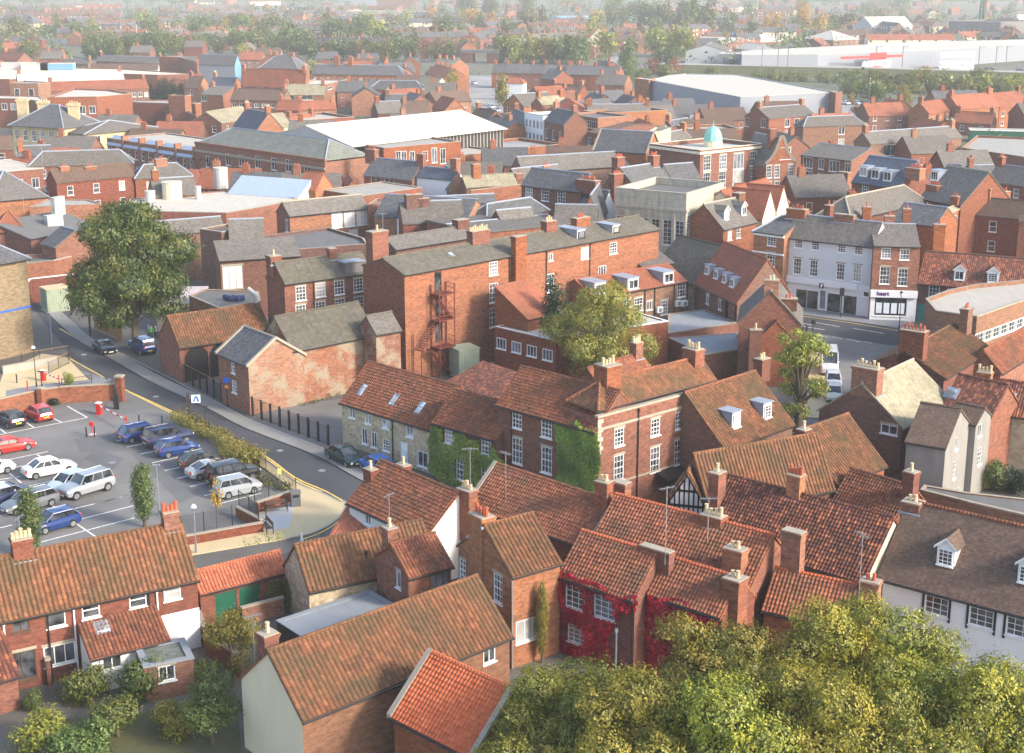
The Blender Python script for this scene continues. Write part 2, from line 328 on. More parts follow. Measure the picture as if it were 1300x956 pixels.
# ---------------------------------------------------------------- buildings
FOOT = []        # footprints, so that filler houses keep clear of measured ones
SIDES = lambda L, D: [((0,0),(1,0),(0,-1),L,0), ((L,0),(0,1),(1,0),D,90), ((L,D),(-1,0),(0,1),L,180), ((0,D),(0,-1),(-1,0),D,-90)]
ROOFCOL = {'pantile':'pantile','slate':'slate'}
class Bld:
    def __init__(s, name, label, cat, A, B, h, C=None, D=None, R=None, rise=None, pitch=42, roof='gable', wm='brick_red', rm='pantile',
                 group=None, base=None, ov=.22, og=.12, tiles=False, par=.5, cop=None, ridge=None, gutter=True, far=False, low=None, sidewm=None, fr='white_paint', fascia=None, z0=0):
        if base is not None:                       # base = (eave pixel, ground pixel below it)
            g = P(base[1], z0); d = ray(base[0]); h = CAMZ + d.z * g.y/d.y - z0
        s.h = h; s.z0 = z0
        a, b = P(A, h+z0), P(B, h+z0); e = (b-a).normalized(); s.L = (b-a).length
        s.rz = math.atan2(e.y, e.x); s.T = Matrix.Translation((a.x, a.y, z0)) @ Matrix.Rotation(s.rz, 4, 'Z'); s.Ti = s.T.inverted()
        ey = V((-e.y, e.x, 0))
        if C is not None: D = abs((P(C, h+z0) - a).dot(ey))
        def plane_hit(p, o, n):                    # local plane -> local point
            return s.Ti @ hit(p, s.T @ V(o), (s.T.to_3x3() @ V(n)))
        s.ph = plane_hit
        if roof in ('gable','hip','hipA','hipB'):
            if D is None:
                lo, hi = 1.5, 30
                for _ in range(40):
                    m = (lo+hi)/2
                    if plane_hit(R, (0,m/2,0), (0,1,0)).z - h > math.tan(R_(pitch))*m/2: lo = m
                    else: hi = m
                D = (lo+hi)/2
            if R is not None: rise = plane_hit(R, (0,D/2,0), (0,1,0)).z - h
            elif rise is None: rise = math.tan(R_(pitch))*D/2
        elif roof == 'cross':
            if R is not None: rise = plane_hit(R, (0,0,0), (0,1,0)).z - h
            elif rise is None: rise = math.tan(R_(pitch))*s.L/2
            if D is None: D = 10
        elif roof == 'lean':
            if D is None:
                lo, hi = 1, 20
                for _ in range(40):
                    m = (lo+hi)/2
                    if plane_hit(R, (0,m,0), (0,1,0)).z - h > math.tan(R_(pitch))*m: lo = m
                    else: hi = m
                D = (lo+hi)/2
            if rise is None: rise = math.tan(R_(pitch))*D
        else: rise = 0; D = D or 10
        rise = max(rise, .3) if roof != 'flat' else 0
        s.D, s.rise, s.roof = D, rise, roof
        s.e = empty(name, (a.x, a.y, z0), s.rz, label, cat, group)
        s.wm, s.rm, s.ov, s.og, s.far, s.low, s.sidewm, s.fr = wm, rm, ov, og, far, low, sidewm or {}, fr
        s.tiles, s.par, s.cop, s.ridge, s.gutter, s.fascia = tiles, par, cop, ridge, gutter, fascia
        s.holes = {0: [], 1: [], 2: [], 3: []}; s.todo = []
        s.planes()
        c = s.T @ V((s.L/2, D/2, 0)); FOOT.append((c.x, c.y, s.L/2, D/2, s.rz))
    # roof slopes as (origin, normal, outward, along, length)
    def planes(s):
        L, D, h, r = s.L, s.D, s.h, s.rise
        if s.roof in ('gable','hip','hipA','hipB'):
            n = V((0,-r,D/2)).normalized(); n2 = V((0,r,D/2)).normalized()
            s.pl = [(V((0,0,h)), n, V((0,-1,0))), (V((L,D,h)), n2, V((0,1,0)))]
        elif s.roof == 'cross':
            s.pl = [(V((0,0,h)), V((-r,0,L/2)).normalized(), V((-1,0,0))), (V((L,0,h)), V((r,0,L/2)).normalized(), V((1,0,0)))]
        elif s.roof == 'lean': s.pl = [(V((0,0,h)), V((0,-r,D)).normalized(), V((0,-1,0)))]
        else: s.pl = [(V((0,0,h)), V((0,0,1)), V((0,-1,0)))]
    def rh(s, p, i=0):
        o, n, _ = s.pl[i]; return s.ph(p, o, n)
    def w(s, side, c, pts, w, h, kind='sash', lintel=True, fr=None, gl='glass', name='window', label=None):
        O, E, N, ln, ang = SIDES(s.L, s.D)[side]
        for x, y in pts:
            q = s.ph(K(c,x,y), (*O,0), (*N,0)); t = (q.x-O[0])*E[0] + (q.y-O[1])*E[1]
            s.win(side, t, q.z, w, h, kind, lintel, fr, gl, name, label)
    def win(s, side, t, z, w, h, kind='sash', lintel=True, fr=None, gl='glass', name='window', label=None):
        O, E, N, ln, ang = SIDES(s.L, s.D)[side]
        t = min(max(t, w/2+.08), ln-w/2-.08); z = min(max(z, h/2+.05), s.h - h/2 - .08) if z < s.h else z
        if w > 1.3 and kind in ('plain','case2') and h > 2 and gl == 'glass': gl = 'car_glass'
        r = (t-w/2, z-h/2, t+w/2, z+h/2)
        for q in s.holes[side]:
            if r[0] < q[2]+.05 and r[2] > q[0]-.05 and r[1] < q[3]+.05 and r[3] > q[1]-.05: return
        out = z >= s.h
        if not out: s.holes[side].append(r)
        x, y = O[0]+E[0]*t, O[1]+E[1]*t
        if out: x += N[0]*.1; y += N[1]*.1
        o = put_window(s.e, (x, y, z), R_(ang), w, h, kind, fr or s.fr, gl, s.far, lintel and not s.far, name)
        if label: o['label'] = label
        return o
    def grid(s, side, nf, n, w=1.0, h=1.4, z1=None, dz=2.9, kind='sash', m=.0, gl='glass'):
        ln = SIDES(s.L, s.D)[side][3]; z1 = z1 if z1 is not None else 1.5
        for f in range(nf):
            for k in range(n):
                s.win(side, m + (ln-2*m)*(k+.5)/n, z1+dz*f, w, h, kind, gl=gl)
    def door(s, side, c, x, y, w=.95, h=2.05, m='white_paint', name='door', label=None, z=None):
        O, E, N, ln, ang = SIDES(s.L, s.D)[side]
        q = s.ph(K(c,x,y), (*O,0), (*N,0)); t = (q.x-O[0])*E[0] + (q.y-O[1])*E[1]; z = h/2+.02 if z is None else z
        s.holes[side].append((t-w/2, z-h/2, t+w/2, z+h/2))
        b = MB(); b.box(-w/2, .05, -h/2, w/2, .11, h/2, m); b.box(-w/2+.12, .035, -h/2+.15, w/2-.12, .05, -.05, m); b.box(-w/2+.12, .035, .1, w/2-.12, .05, h/2-.15, m)
        o = b.obj(name, s.e, (O[0]+E[0]*t, O[1]+E[1]*t, z)); o.rotation_euler.z = R_(ang)
        if label: o['label'] = label
        hb = MB(); hb.box(w/2-.16, -.01, -.05, w/2-.1, .034, .05, 'metal_grey'); hb.obj('handle', o); return o
    def pipe(s, side, c, x, m='black_paint', t=None, z1=None):
        O, E, N, ln, ang = SIDES(s.L, s.D)[side]
        if t is None:
            q = s.ph(K(c,*x), (*O,0), (*N,0)); t = (q.x-O[0])*E[0] + (q.y-O[1])*E[1]
        b = MB(); p = V((O[0]+E[0]*t+N[0]*.09, O[1]+E[1]*t+N[1]*.09, 0)); z1 = z1 or s.h-.1
        b.cyl(p, p+V((0,0,z1)), .055, m, 6); b.cyl(p+V((0,0,z1-.25)), p+V((0,0,z1)), .11, m, 6)
        b.obj('drainpipe', s.e)
    def chim(s, c, x, y, w=.9, d=.6, n=2, pot='pot_red', yy=None, xx=None, m='brick_red', cap='coping', zb=None, zt=None, label=None):
        if xx is not None:
            q = s.ph(K(c,x,y), (xx,0,0), (1,0,0))
            if not -.8 < q.y < s.D+.8 and yy is None: q = s.ph(K(c,x,y), (0,s.D/2,0), (0,1,0)); q.x = min(max(q.x, -1.5), s.L+1.5)
            elif yy is not None: q = s.ph(K(c,x,y), (0,yy,0), (0,1,0))
        else: q = s.ph(K(c,x,y), (0, s.D/2 if yy is None else yy, 0), (0,1,0))
        zt = min(q.z, s.h+s.rise+3.2) if s.roof != 'flat' else q.z; zb = zb if zb is not None else min(s.h + .2, zt-1.2)
        if s.roof == 'gable' and s.rise: zb = s.h + max(0, min(q.y, s.D-q.y))/(s.D/2)*s.rise - 1.0 if zb == min(s.h+.2, zt-1.2) else zb
        return s.stack(q.x, q.y, zb, zt, w, d, n, pot, m, cap, label)
    def stack(s, x, y, zb, zt, w, d, n, pot, m='brick_red', cap='coping', label=None):
        b = MB(); b.box(x-w/2, y-d/2, zb, x+w/2, y+d/2, zt-.30, m, bottom=False)
        b.box(x-w/2-.05, y-d/2-.05, zt-.30, x+w/2+.05, y+d/2+.05, zt-.15, m); b.box(x-w/2-.09, y-d/2-.09, zt-.15, x+w/2+.09, y+d/2+.09, zt-.06, m)
        b.box(x-w/2-.02, y-d/2-.02, zt-.06, x+w/2+.02, y+d/2+.02, zt, cap)
        o = b.obj('chimney', s.e)
        if label: o['label'] = label
        if not s.far:
            fz = s.h + max(0, min(y, s.D-y))/(s.D/2)*s.rise if s.roof == 'gable' else None
            if fz and zb < fz and abs(y - s.D/2) < d and .2 < x < s.L-.2:
                f = MB(); k = s.rise/(s.D/2)
                for sg, yy in ((-1, y-d/2), (1, y+d/2)):
                    zz = s.h + max(0, min(yy, s.D-yy))*k
                    f.box(x-w/2-.12, min(yy, yy+sg*.16), zz-.10, x+w/2+.12, max(yy, yy+sg*.16), zz+.04, 'lead')
                f.obj('flashing', o)
        for i in range(n):
            px = x + (i-(n-1)/2)*min(.36, (w-.2)/max(1,n-1) if n > 1 else .3) if w >= d else x
            py = y if w >= d else y + (i-(n-1)/2)*min(.36, (d-.2)/max(1,n-1) if n > 1 else .3)
            link('chimney_pot', potmesh(pot, (i*7+n) % 3), o, (px, py, zt))
        return o
    def sky(s, c, x, y, i=0, w=.8, h=1.1):
        q = s.rh(K(c,x,y), i); o, n, out = s.pl[i]; al = V((0,0,1)).cross(n).normalized(); up = n.cross(al)
        T = Matrix((( al.x, up.x, n.x, q.x), (al.y, up.y, n.y, q.y), (al.z, up.z, n.z, q.z), (0,0,0,1)))
        b = MB(); b.box(-w/2-.12, -h/2-.12, .0, w/2+.12, h/2+.12, .09, 'lead', T); b.box(-w/2, -h/2, .09, w/2, h/2, .15, 'metal_grey', T)
        f = b.obj('skylight', s.e); g = MB(); g.box(-w/2+.08, -h/2+.08, .15, w/2-.08, h/2-.08, .16, 'glass_pale', T); g.obj('pane', f)
    def dorm(s, c, x, y, w=1.3, h=1.3, i=0, top='flat', rm=None, fr='white_paint', kind='case2', cheek='lead', tw='white_paint'):
        """(x, y): foot of the dormer front on the roof slope"""
        q = s.rh(K(c,x,y), i); o_, n, out = s.pl[i]; al = V((-out.y, out.x, 0)); k = -(n.xy.length/n.z)
        # local frame: X along, Y into the roof, Z up
        T = Matrix(((al.x, -out.x, 0, q.x), (al.y, -out.y, 0, q.y), (0, 0, 1, q.z), (0,0,0,1))); sl_ = n.xy.length/n.z
        dep = (h+.25)/sl_; b = MB(); zt = h+.2
        b.poly([T@V(p) for p in [(-w/2,0,-.05),(w/2,0,-.05),(w/2,0,zt),(-w/2,0,zt)]], tw)
        for sg in (-1, 1):
            p = [(sg*w/2,0,-.05),(sg*w/2,dep,zt-.02),(sg*w/2,0,zt)]
            if sg > 0: b.poly([T@V(a) for a in p], cheek)
            else: b.poly([T@V(a) for a in p[::-1]], cheek)
        if top == 'flat':
            b.box(-w/2-.12, -.15, zt, w/2+.12, dep+.1, zt+.09, 'lead', T); d = b.obj('dormer', s.e)
        else:
            g = w*.45; b.poly([T@V(p) for p in [(-w/2,0,zt),(w/2,0,zt),(0,0,zt+g)]], tw); d = b.obj('dormer', s.e)
            r = MB(); d2 = dep + g/sl_
            for sg in (-1, 1):
                pp = [T@V(p) for p in [(sg*(w/2+.15),-.15,zt-.1),(sg*(w/2+.15),dep,zt-.1),(0,d2,zt+g+.05),(0,-.15,zt+g+.05)]]
                r.slab(pp if sg > 0 else pp[::-1], rm or s.rm, .08)
            if tw == 'white_paint' or True:
                for sg in (-1, 1): r.poly([T@V(p) for p in [(sg*(w/2+.17),-.17,zt-.22),(sg*(w/2+.17),-.17,zt-.04),(0,-.17,zt+g+.1),(0,-.17,zt+g-.08)]][::sg], 'black_paint' if fr == 'black_paint' else tw)
            r.obj('dormer_roof', d)
        ang = math.atan2(al.y, al.x); wo = put_window(d, T @ V((0,-.14,h/2+.08)), ang, w-.22, h-.1, kind, fr, 'glass', True, False)
        return d
    def done(s):
        L, D, h, r = s.L, s.D, s.h, s.rise; b = MB(); H = h + (s.par if s.roof == 'flat' else 0)
        if s.roof == 'lean': pass
        for i, (O, E, N, ln, ang) in enumerate(SIDES(L, D)):
            m = s.sidewm.get(i, s.wm); hs = s.holes[i]
            xs = sorted({0, ln} | {v for q in hs for v in (q[0], q[2])}); zs = sorted({-.5, H} | {v for q in hs for v in (q[1], q[3])} | ({s.low[0]} if s.low else set()))
            pt = lambda t, z, d=0: (O[0]+E[0]*t-N[0]*d, O[1]+E[1]*t-N[1]*d, z)
            if s.roof == 'lean' and i != 0:
                if i == 2: b.poly([pt(0,-.5), pt(ln,-.5), pt(ln,h+r), pt(0,h+r)], m)
                elif i == 1: b.poly([pt(0,-.5), pt(ln,-.5), pt(ln,h+r), pt(0,h)], m)
                else: b.poly([pt(0,-.5), pt(ln,-.5), pt(ln,h), pt(0,h+r)], m)
                continue
            for a0, a1 in zip(xs, xs[1:]):
                for z0, z1 in zip(zs, zs[1:]):
                    cx, cz = (a0+a1)/2, (z0+z1)/2
                    if a1-a0 < 1e-4 or z1-z0 < 1e-4: continue
                    if any(q[0] < cx < q[2] and q[1] < cz < q[3] for q in hs): continue
                    mm = s.low[1] if s.low and cz < s.low[0] and (len(s.low) < 3 or i in s.low[2]) else m
                    b.poly([pt(a0,z0), pt(a1,z0), pt(a1,z1), pt(a0,z1)], mm)
            for q in hs:
                x0, z0, x1, z1 = q; d = .12
                b.poly([pt(x0,z0), pt(x0,z1), pt(x0,z1,d), pt(x0,z0,d)][::-1], m); b.poly([pt(x1,z0), pt(x1,z1), pt(x1,z1,d), pt(x1,z0,d)], m)
                b.poly([pt(x0,z0), pt(x1,z0), pt(x1,z0,d), pt(x0,z0,d)], m); b.poly([pt(x0,z1), pt(x1,z1), pt(x1,z1,d), pt(x0,z1,d)][::-1], m)
            ap = None
            if s.roof == 'gable' and i in (1,3) or s.roof == 'hipA' and i == 1 or s.roof == 'hipB' and i == 3: ap = r
            if s.roof == 'cross' and i in (0,2): ap = r
            if ap: b.poly([pt(0,h), pt(ln,h), pt(ln/2,h+ap)], s.sidewm.get(10+i, m))
            if s.roof == 'flat':
                b.poly([pt(0,H,.3), pt(ln,H,.3), pt(ln,h,.3), pt(0,h,.3)][::-1][::-1], m)
        wall = b.obj('wall', s.e)
        rb = MB(); o, g, rm, th = s.ov, s.og, s.rm, .16; k = r/(D/2) if s.roof != 'cross' else r/(L/2)
        lift = .10
        if s.roof == 'flat':
            rb.poly([(.3,.3,h),(L-.3,.3,h),(L-.3,D-.3,h),(.3,D-.3,h)], rm)
            roof = rb.obj('roof', s.e); c = MB(); m = s.cop or 'coping'
            for x0,y0,x1,y1 in ((-.06,-.06,L+.06,.36),(-.06,D-.36,L+.06,D+.06),(-.06,.36,.36,D-.36),(L-.36,.36,L+.06,D-.36)): c.box(x0,y0,H,x1,y1,H+.08,m)
            c.obj('coping', s.e); return s
        if s.roof == 'gable':
            zr = h+r+lift; ze = h-o*k+lift
            rb.slab([(-g,-o,ze),(L+g,-o,ze),(L+g,D/2,zr),(-g,D/2,zr)], rm, th)
            rb.slab([(L+g,D+o,ze),(-g,D+o,ze),(-g,D/2,zr),(L+g,D/2,zr)], rm, th)
            if s.tiles: s.pant(rb, -g, -o, ze, D/2, zr, L+g)
            rdg = [((-g,D/2,zr),(L+g,D/2,zr))]
        elif s.roof == 'cross':
            zr = h+r+lift; ze = h-o*k+lift
            rb.slab([(-o,D+g,ze),(-o,-g,ze),(L/2,-g,zr),(L/2,D+g,zr)], rm, th)
            rb.slab([(L+o,-g,ze),(L+o,D+g,ze),(L/2,D+g,zr),(L/2,-g,zr)], rm, th)
            rdg = [((L/2,-g,zr),(L/2,D+g,zr))]
        elif s.roof == 'lean':
            k = r/D; ze = h-o*k+lift; zr = h+r+lift
            rb.slab([(-g,-o,ze),(L+g,-o,ze),(L+g,D,zr),(-g,D,zr)], rm, th)
            if s.tiles: s.pant(rb, -g, -o, ze, D, zr, L+g)
            rdg = []
        else:
            zr = h+r+lift; ze = h-o*k+lift; hA = s.roof in ('hip','hipA'); hB = s.roof in ('hip','hipB'); q = min(D/2, L/2-.05)
            xa = q if hA else -g; xb = L-q if hB else L+g; ea = -o if hA else -g; eb = L+o if hB else L+g
            rb.slab([(ea,-o,ze),(eb,-o,ze),(xb,D/2,zr),(xa,D/2,zr)], rm, th); rb.slab([(eb,D+o,ze),(ea,D+o,ze),(xa,D/2,zr),(xb,D/2,zr)], rm, th)
            rdg = [((xa,D/2,zr),(xb,D/2,zr))]
            if hA: rb.slab([(ea,D+o,ze),(ea,-o,ze),(xa,D/2,zr)], rm, th); rdg += [((ea,-o,ze),(xa,D/2,zr)),((ea,D+o,ze),(xa,D/2,zr))]
            if hB: rb.slab([(eb,-o,ze),(eb,D+o,ze),(xb,D/2,zr)], rm, th); rdg += [((eb,-o,ze),(xb,D/2,zr)),((eb,D+o,ze),(xb,D/2,zr))]
        roof = rb.obj('roof', s.e)
        rc = s.ridge or ('lead' if rm.startswith('slate') else rm)
        if rdg:
            c = MB()
            for a, q in rdg: c.cyl(a, q, .13, rc, 6)
            c.obj('ridge_tiles', roof)
        if s.cop and s.roof == 'gable':
            c = MB()
            for sd_, x in ((3,-g),(1,L+g)):
                for p0, p1 in (((x,-o-.05,ze),(x,D/2,zr)), ((x,D+o+.05,ze),(x,D/2,zr))):
                    p0, p1 = V(p0), V(p1); w_ = V((.16,0,0)); u = V((0,0,.16))
                    q = [p0-w_, p0+w_, p1+w_, p1-w_]
                    if (q[1]-q[0]).cross(q[2]-q[1]).z < 0: q = q[::-1]
                    c.slab([v+u for v in q], s.cop, .3)
            c.obj('coping', roof)
        if s.gutter and s.roof in ('gable','hip','hipA','hipB','lean') and not s.far:
            c = MB(); c.cyl((-g,-o-.07,ze-.08),(L+g,-o-.07,ze-.08),.07,'black_paint',6); c.obj('gutter', roof)
        return s
    def pant(s, rb, x0, y0, z0, y1, z1, x1):
        """true pantile relief over the front slope"""
        ln = math.hypot(y1-y0, z1-z0); tw, th = TW.get(s.rm, (.3,.33)); nu = max(2, int((x1-x0)/tw)); nv = max(2, int(ln/th)); per = 4
        n = V((0, -(z1-z0), y1-y0)).normalized(); m = s.rm; up = V((0, y1-y0, z1-z0)).normalized(); rr = random.Random(int(x1*100))
        prof = [.0, .04, .048, .015] if tw < .28 else [.0, .05, .06, .02]
        for j in range(nv):
            va, vb = ln*j/nv, ln*(j+1)/nv + .02
            for i in range(nu):
                jit = rr.uniform(-.012,.012)
                for q in range(per):
                    ua, ub = x0+(x1-x0)*(i+q/per)/nu, x0+(x1-x0)*(i+(q+1)/per)/nu; ha, hb = prof[q]+jit, prof[(q+1) % per]+jit
                    base = V((0, y0, z0)); e1 = .045
                    a = base+V((ua,0,0))+up*va+n*(ha+e1+.01); b_ = base+V((ub,0,0))+up*va+n*(hb+e1+.01)
                    c = base+V((ub,0,0))+up*vb+n*(hb+.005); d = base+V((ua,0,0))+up*vb+n*(ha+.005)
                    cu, cv = (i+.5+200)*tw, (j+.5+200)*th
                    u0, u1, h2 = cu+tw*(q/per-.5)*.96, cu+tw*((q+1)/per-.5)*.96, th*.46; uv = [(u0,cv-h2),(u1,cv-h2),(u1,cv+h2),(u0,cv+h2)]
                    rb.poly([a,b_,c,d], m, uv)
                a0 = base+V((x0+(x1-x0)*i/nu,0,0))+up*va; a1 = base+V((x0+(x1-x0)*(i+1)/nu,0,0))+up*va
                rb.poly([a0, a1, a1+n*.07, a0+n*.07], m, [(cu,cv)]*4)
POTS = {}
def potmesh(m, k):
    if (m, k) not in POTS:
        b = MB(); h = (.45,.6,.38)[k]; b.cyl((0,0,-.03),(0,0,h*.85),.13,m,8,.105); b.cyl((0,0,h*.85),(0,0,h),.13,m,8,.13); POTS[m,k] = b.mesh('chimney_pot')
    return POTS[m,k]
def flat(name, label, cat, pts, h, wm='brick_red', rm='pale_roof', par=.5, cop='coping', group=None, z0=0, wins=(), ridge=None, roofz=None):
    """a flat-roofed block on any outline; pts are roof corners in the photo, walked anticlockwise seen from above. wins = (edge, floors, n, w, h, z1, dz, kind)"""
    q = [P(p, h) for p in pts]
    if sum(q[i].x*q[(i+1)%len(q)].y - q[(i+1)%len(q)].x*q[i].y for i in range(len(q))) < 0: q = q[::-1]; flip = True
    else: flip = False
    o = q[0].copy(); e = empty(name, (o.x, o.y, z0), 0, label, cat, group); q = [V((p.x-o.x, p.y-o.y, 0)) for p in q]; n = len(q)
    c = sum(q, V((0,0,0)))/n; FOOT.append((c.x+o.x, c.y+o.y, max(p.x for p in q)/2-min(p.x for p in q)/2, max(p.y for p in q)/2-min(p.y for p in q)/2, 0))
    b = MB(); ins = []
    for i in range(n):
        a, d = (q[i]-q[i-1]).normalized(), (q[(i+1)%n]-q[i]).normalized(); na, nd = V((-a.y,a.x,0)), V((-d.y,d.x,0)); m = (na+nd); m = m/max(.3, m.dot(na)); ins.append(q[i]+m*.3)
    hh = h+par
    for i in range(n):
        j = (i+1) % n; u = lambda p, z: V((p.x, p.y, z))
        b.poly([u(q[i],-.5),u(q[j],-.5),u(q[j],h),u(q[i],h)], wm)
        if par > 0:
            b.poly([u(q[i],h),u(q[j],h),u(q[j],hh),u(q[i],hh)], wm); b.poly([u(ins[j],h-.1),u(ins[i],h-.1),u(ins[i],hh),u(ins[j],hh)], wm)
    b.obj('wall', e); r = MB(); r.poly([V((p.x,p.y,h if par > 0 else h)) for p in (ins if par > 0 else q)], rm); ro = r.obj('roof', e)
    if par > 0:
        r = MB()
        for i in range(n):
            j = (i+1) % n; r.poly([V((q[i].x,q[i].y,hh)), V((q[j].x,q[j].y,hh)), V((ins[j].x,ins[j].y,hh)), V((ins[i].x,ins[i].y,hh))], cop)
            r.poly([V((q[i].x,q[i].y,hh-.12)), V((q[j].x,q[j].y,hh-.12)), V((q[j].x,q[j].y,hh)), V((q[i].x,q[i].y,hh))], cop)
        bb = r.obj('coping', e); bb.location = (0,0,.01); bb.scale = (1.002,1.002,1)
    for (k, nf, nn, ww, wh, z1, dz, kind) in wins:
        if flip: k = (n-2-k) % n
        a, d = q[k], q[(k+1)%n]; L = (d-a).length; t = (d-a)/L; ang = math.atan2(t.y, t.x); nr = V((t.y,-t.x,0))
        for f in range(nf):
            for i in range(nn):
                p = a + t*(L*(i+.5)/nn) + nr*.13; put_window(e, (p.x,p.y,z1+dz*f), ang, ww, wh, kind, 'white_paint', 'glass', True, False)
    return e
def ivy(name, label, cat, bl, side, poly, mat, dens=55, sz=.16, thick=.22, group=None, seed=1):
    """leaves growing over a wall, inside an outline given in wall metres (t, z)"""
    rr = random.Random(seed); O, E, N, ln, ang = SIDES(bl.L, bl.D)[side]
    xs = [p[0] for p in poly]; zs = [p[1] for p in poly]
    def inside(x, z):
        c = False
        for i in range(len(poly)):
            (x0,z0),(x1,z1) = poly[i], poly[i-1]
            if (z0 > z) != (z1 > z) and x < (x1-x0)*(z-z0)/(z1-z0)+x0: c = not c
        return c
    n = int((max(xs)-min(xs))*(max(zs)-min(zs))*dens); vs, fs, tint = [], [], []
    o3 = bl.T @ V((O[0]+E[0]*min(xs), O[1]+E[1]*min(xs), 0))
    for _ in range(n):
        x, z = rr.uniform(min(xs),max(xs)), rr.uniform(min(zs),max(zs))
        if z < .05: continue
        nz = noise.noise(V((x*.6+seed, z*.6, 3.3)))
        if not inside(x + nz*.5, z + nz*.5): continue
        if any(q[0]-.02 < x < q[2]+.02 and q[1]-.02 < z < q[3]+.02 for q in bl.holes[side]): continue
        d = (.5+nz)*thick*rr.uniform(.3,1)+.03
        c = bl.T @ V((O[0]+E[0]*x+N[0]*d, O[1]+E[1]*x+N[1]*d, z)) - o3
        nv = (bl.T.to_3x3() @ V((N[0],N[1],.5))) + V((rr.uniform(-.7,.7),rr.uniform(-.7,.7),rr.uniform(-.4,.5))); nv.normalize()
        a = nv.orthogonal().normalized(); a = Matrix.Rotation(rr.uniform(0,6.28),3,nv) @ a; bb = nv.cross(a); s_ = sz*rr.uniform(.6,1.2); i = len(vs)
        vs += [c-a*s_*.5-bb*s_*.5, c+a*s_*.5-bb*s_*.5, c+a*s_*.45+bb*s_*.5, c-a*s_*.45+bb*s_*.5]; fs.append((i,i+1,i+2,i+3)); tint.append(min(1,max(0,.5+nz*.8+rr.uniform(-.35,.35))))
    me = bpy.data.meshes.new(name); me.from_pydata([tuple(v) for v in vs], [], fs); me.materials.append(M(mat))
    at = me.attributes.new('tint','FLOAT_COLOR','POINT'); at.data.foreach_set('color', [c for t in tint for _ in range(4) for c in (t,t,t,1)])
    o = bpy.data.objects.new(name, me); col.objects.link(o); o.location = o3; tag(o, label, cat, group); return o
def onwall(bl, side, c, pts):
    O, E, N, ln, ang = SIDES(bl.L, bl.D)[side]; r = []
    for x, y in pts:
        q = bl.ph(K(c,x,y), (*O,0), (*N,0)); r.append(((q.x-O[0])*E[0]+(q.y-O[1])*E[1], q.z))
    return r
# ---------------------------------------------------------------- trees
def leafmesh(name, blobs, n, sz, mat, seed, droop=.0, clump=6):
    rr = random.Random(seed); vs, fs, tint = [], [], []
    tot = sum(b[3]*b[4]*b[5] for b in blobs)
    for (cx,cy,cz,rx,ry,rz) in blobs:
        k = int(n*rx*ry*rz/tot/clump)+1
        for _ in range(k):
            d = V((rr.gauss(0,1),rr.gauss(0,1),rr.gauss(0,1))).normalized(); nz = noise.noise(V((d.x*1.7+seed+cx, d.y*1.7+cy, d.z*1.7+cz)))
            rad = (.62+.38*rr.random()**.6)*(1+.38*nz); c = V((cx+d.x*rx*rad, cy+d.y*ry*rad, cz+d.z*rz*rad))
            t0 = .5 + nz*.45 + rr.uniform(-.25,.25) + .12*d.z; cs = sz*rr.uniform(1.2,2.4)
            for _ in range(clump):
                p = c + V((rr.gauss(0,cs*.5),rr.gauss(0,cs*.5),rr.gauss(0,cs*.4)))
                nv = (d*1.5 + V((rr.uniform(-.8,.8),rr.uniform(-.8,.8),rr.uniform(-.3,.9)))).normalized(); a = nv.orthogonal().normalized()
                a = Matrix.Rotation(rr.uniform(0,6.28),3,nv) @ a; b = nv.cross(a); s_ = sz*rr.uniform(.55,1.25); i = len(vs)
                vs += [p-a*s_*.5, p-b*s_*.32, p+a*s_*.5-V((0,0,droop*s_)), p+b*s_*.32]; fs.append((i,i+1,i+2,i+3)); tint.append(min(1,max(0,t0+rr.uniform(-.18,.18))))
    me = bpy.data.meshes.new(name); me.from_pydata([tuple(v) for v in vs], [], fs); me.materials.append(M(mat))
    at = me.attributes.new('tint','FLOAT_COLOR','POINT'); at.data.foreach_set('color', [c for t in tint for _ in range(4) for c in (t,t,t,1)])
    return me
TM = {}
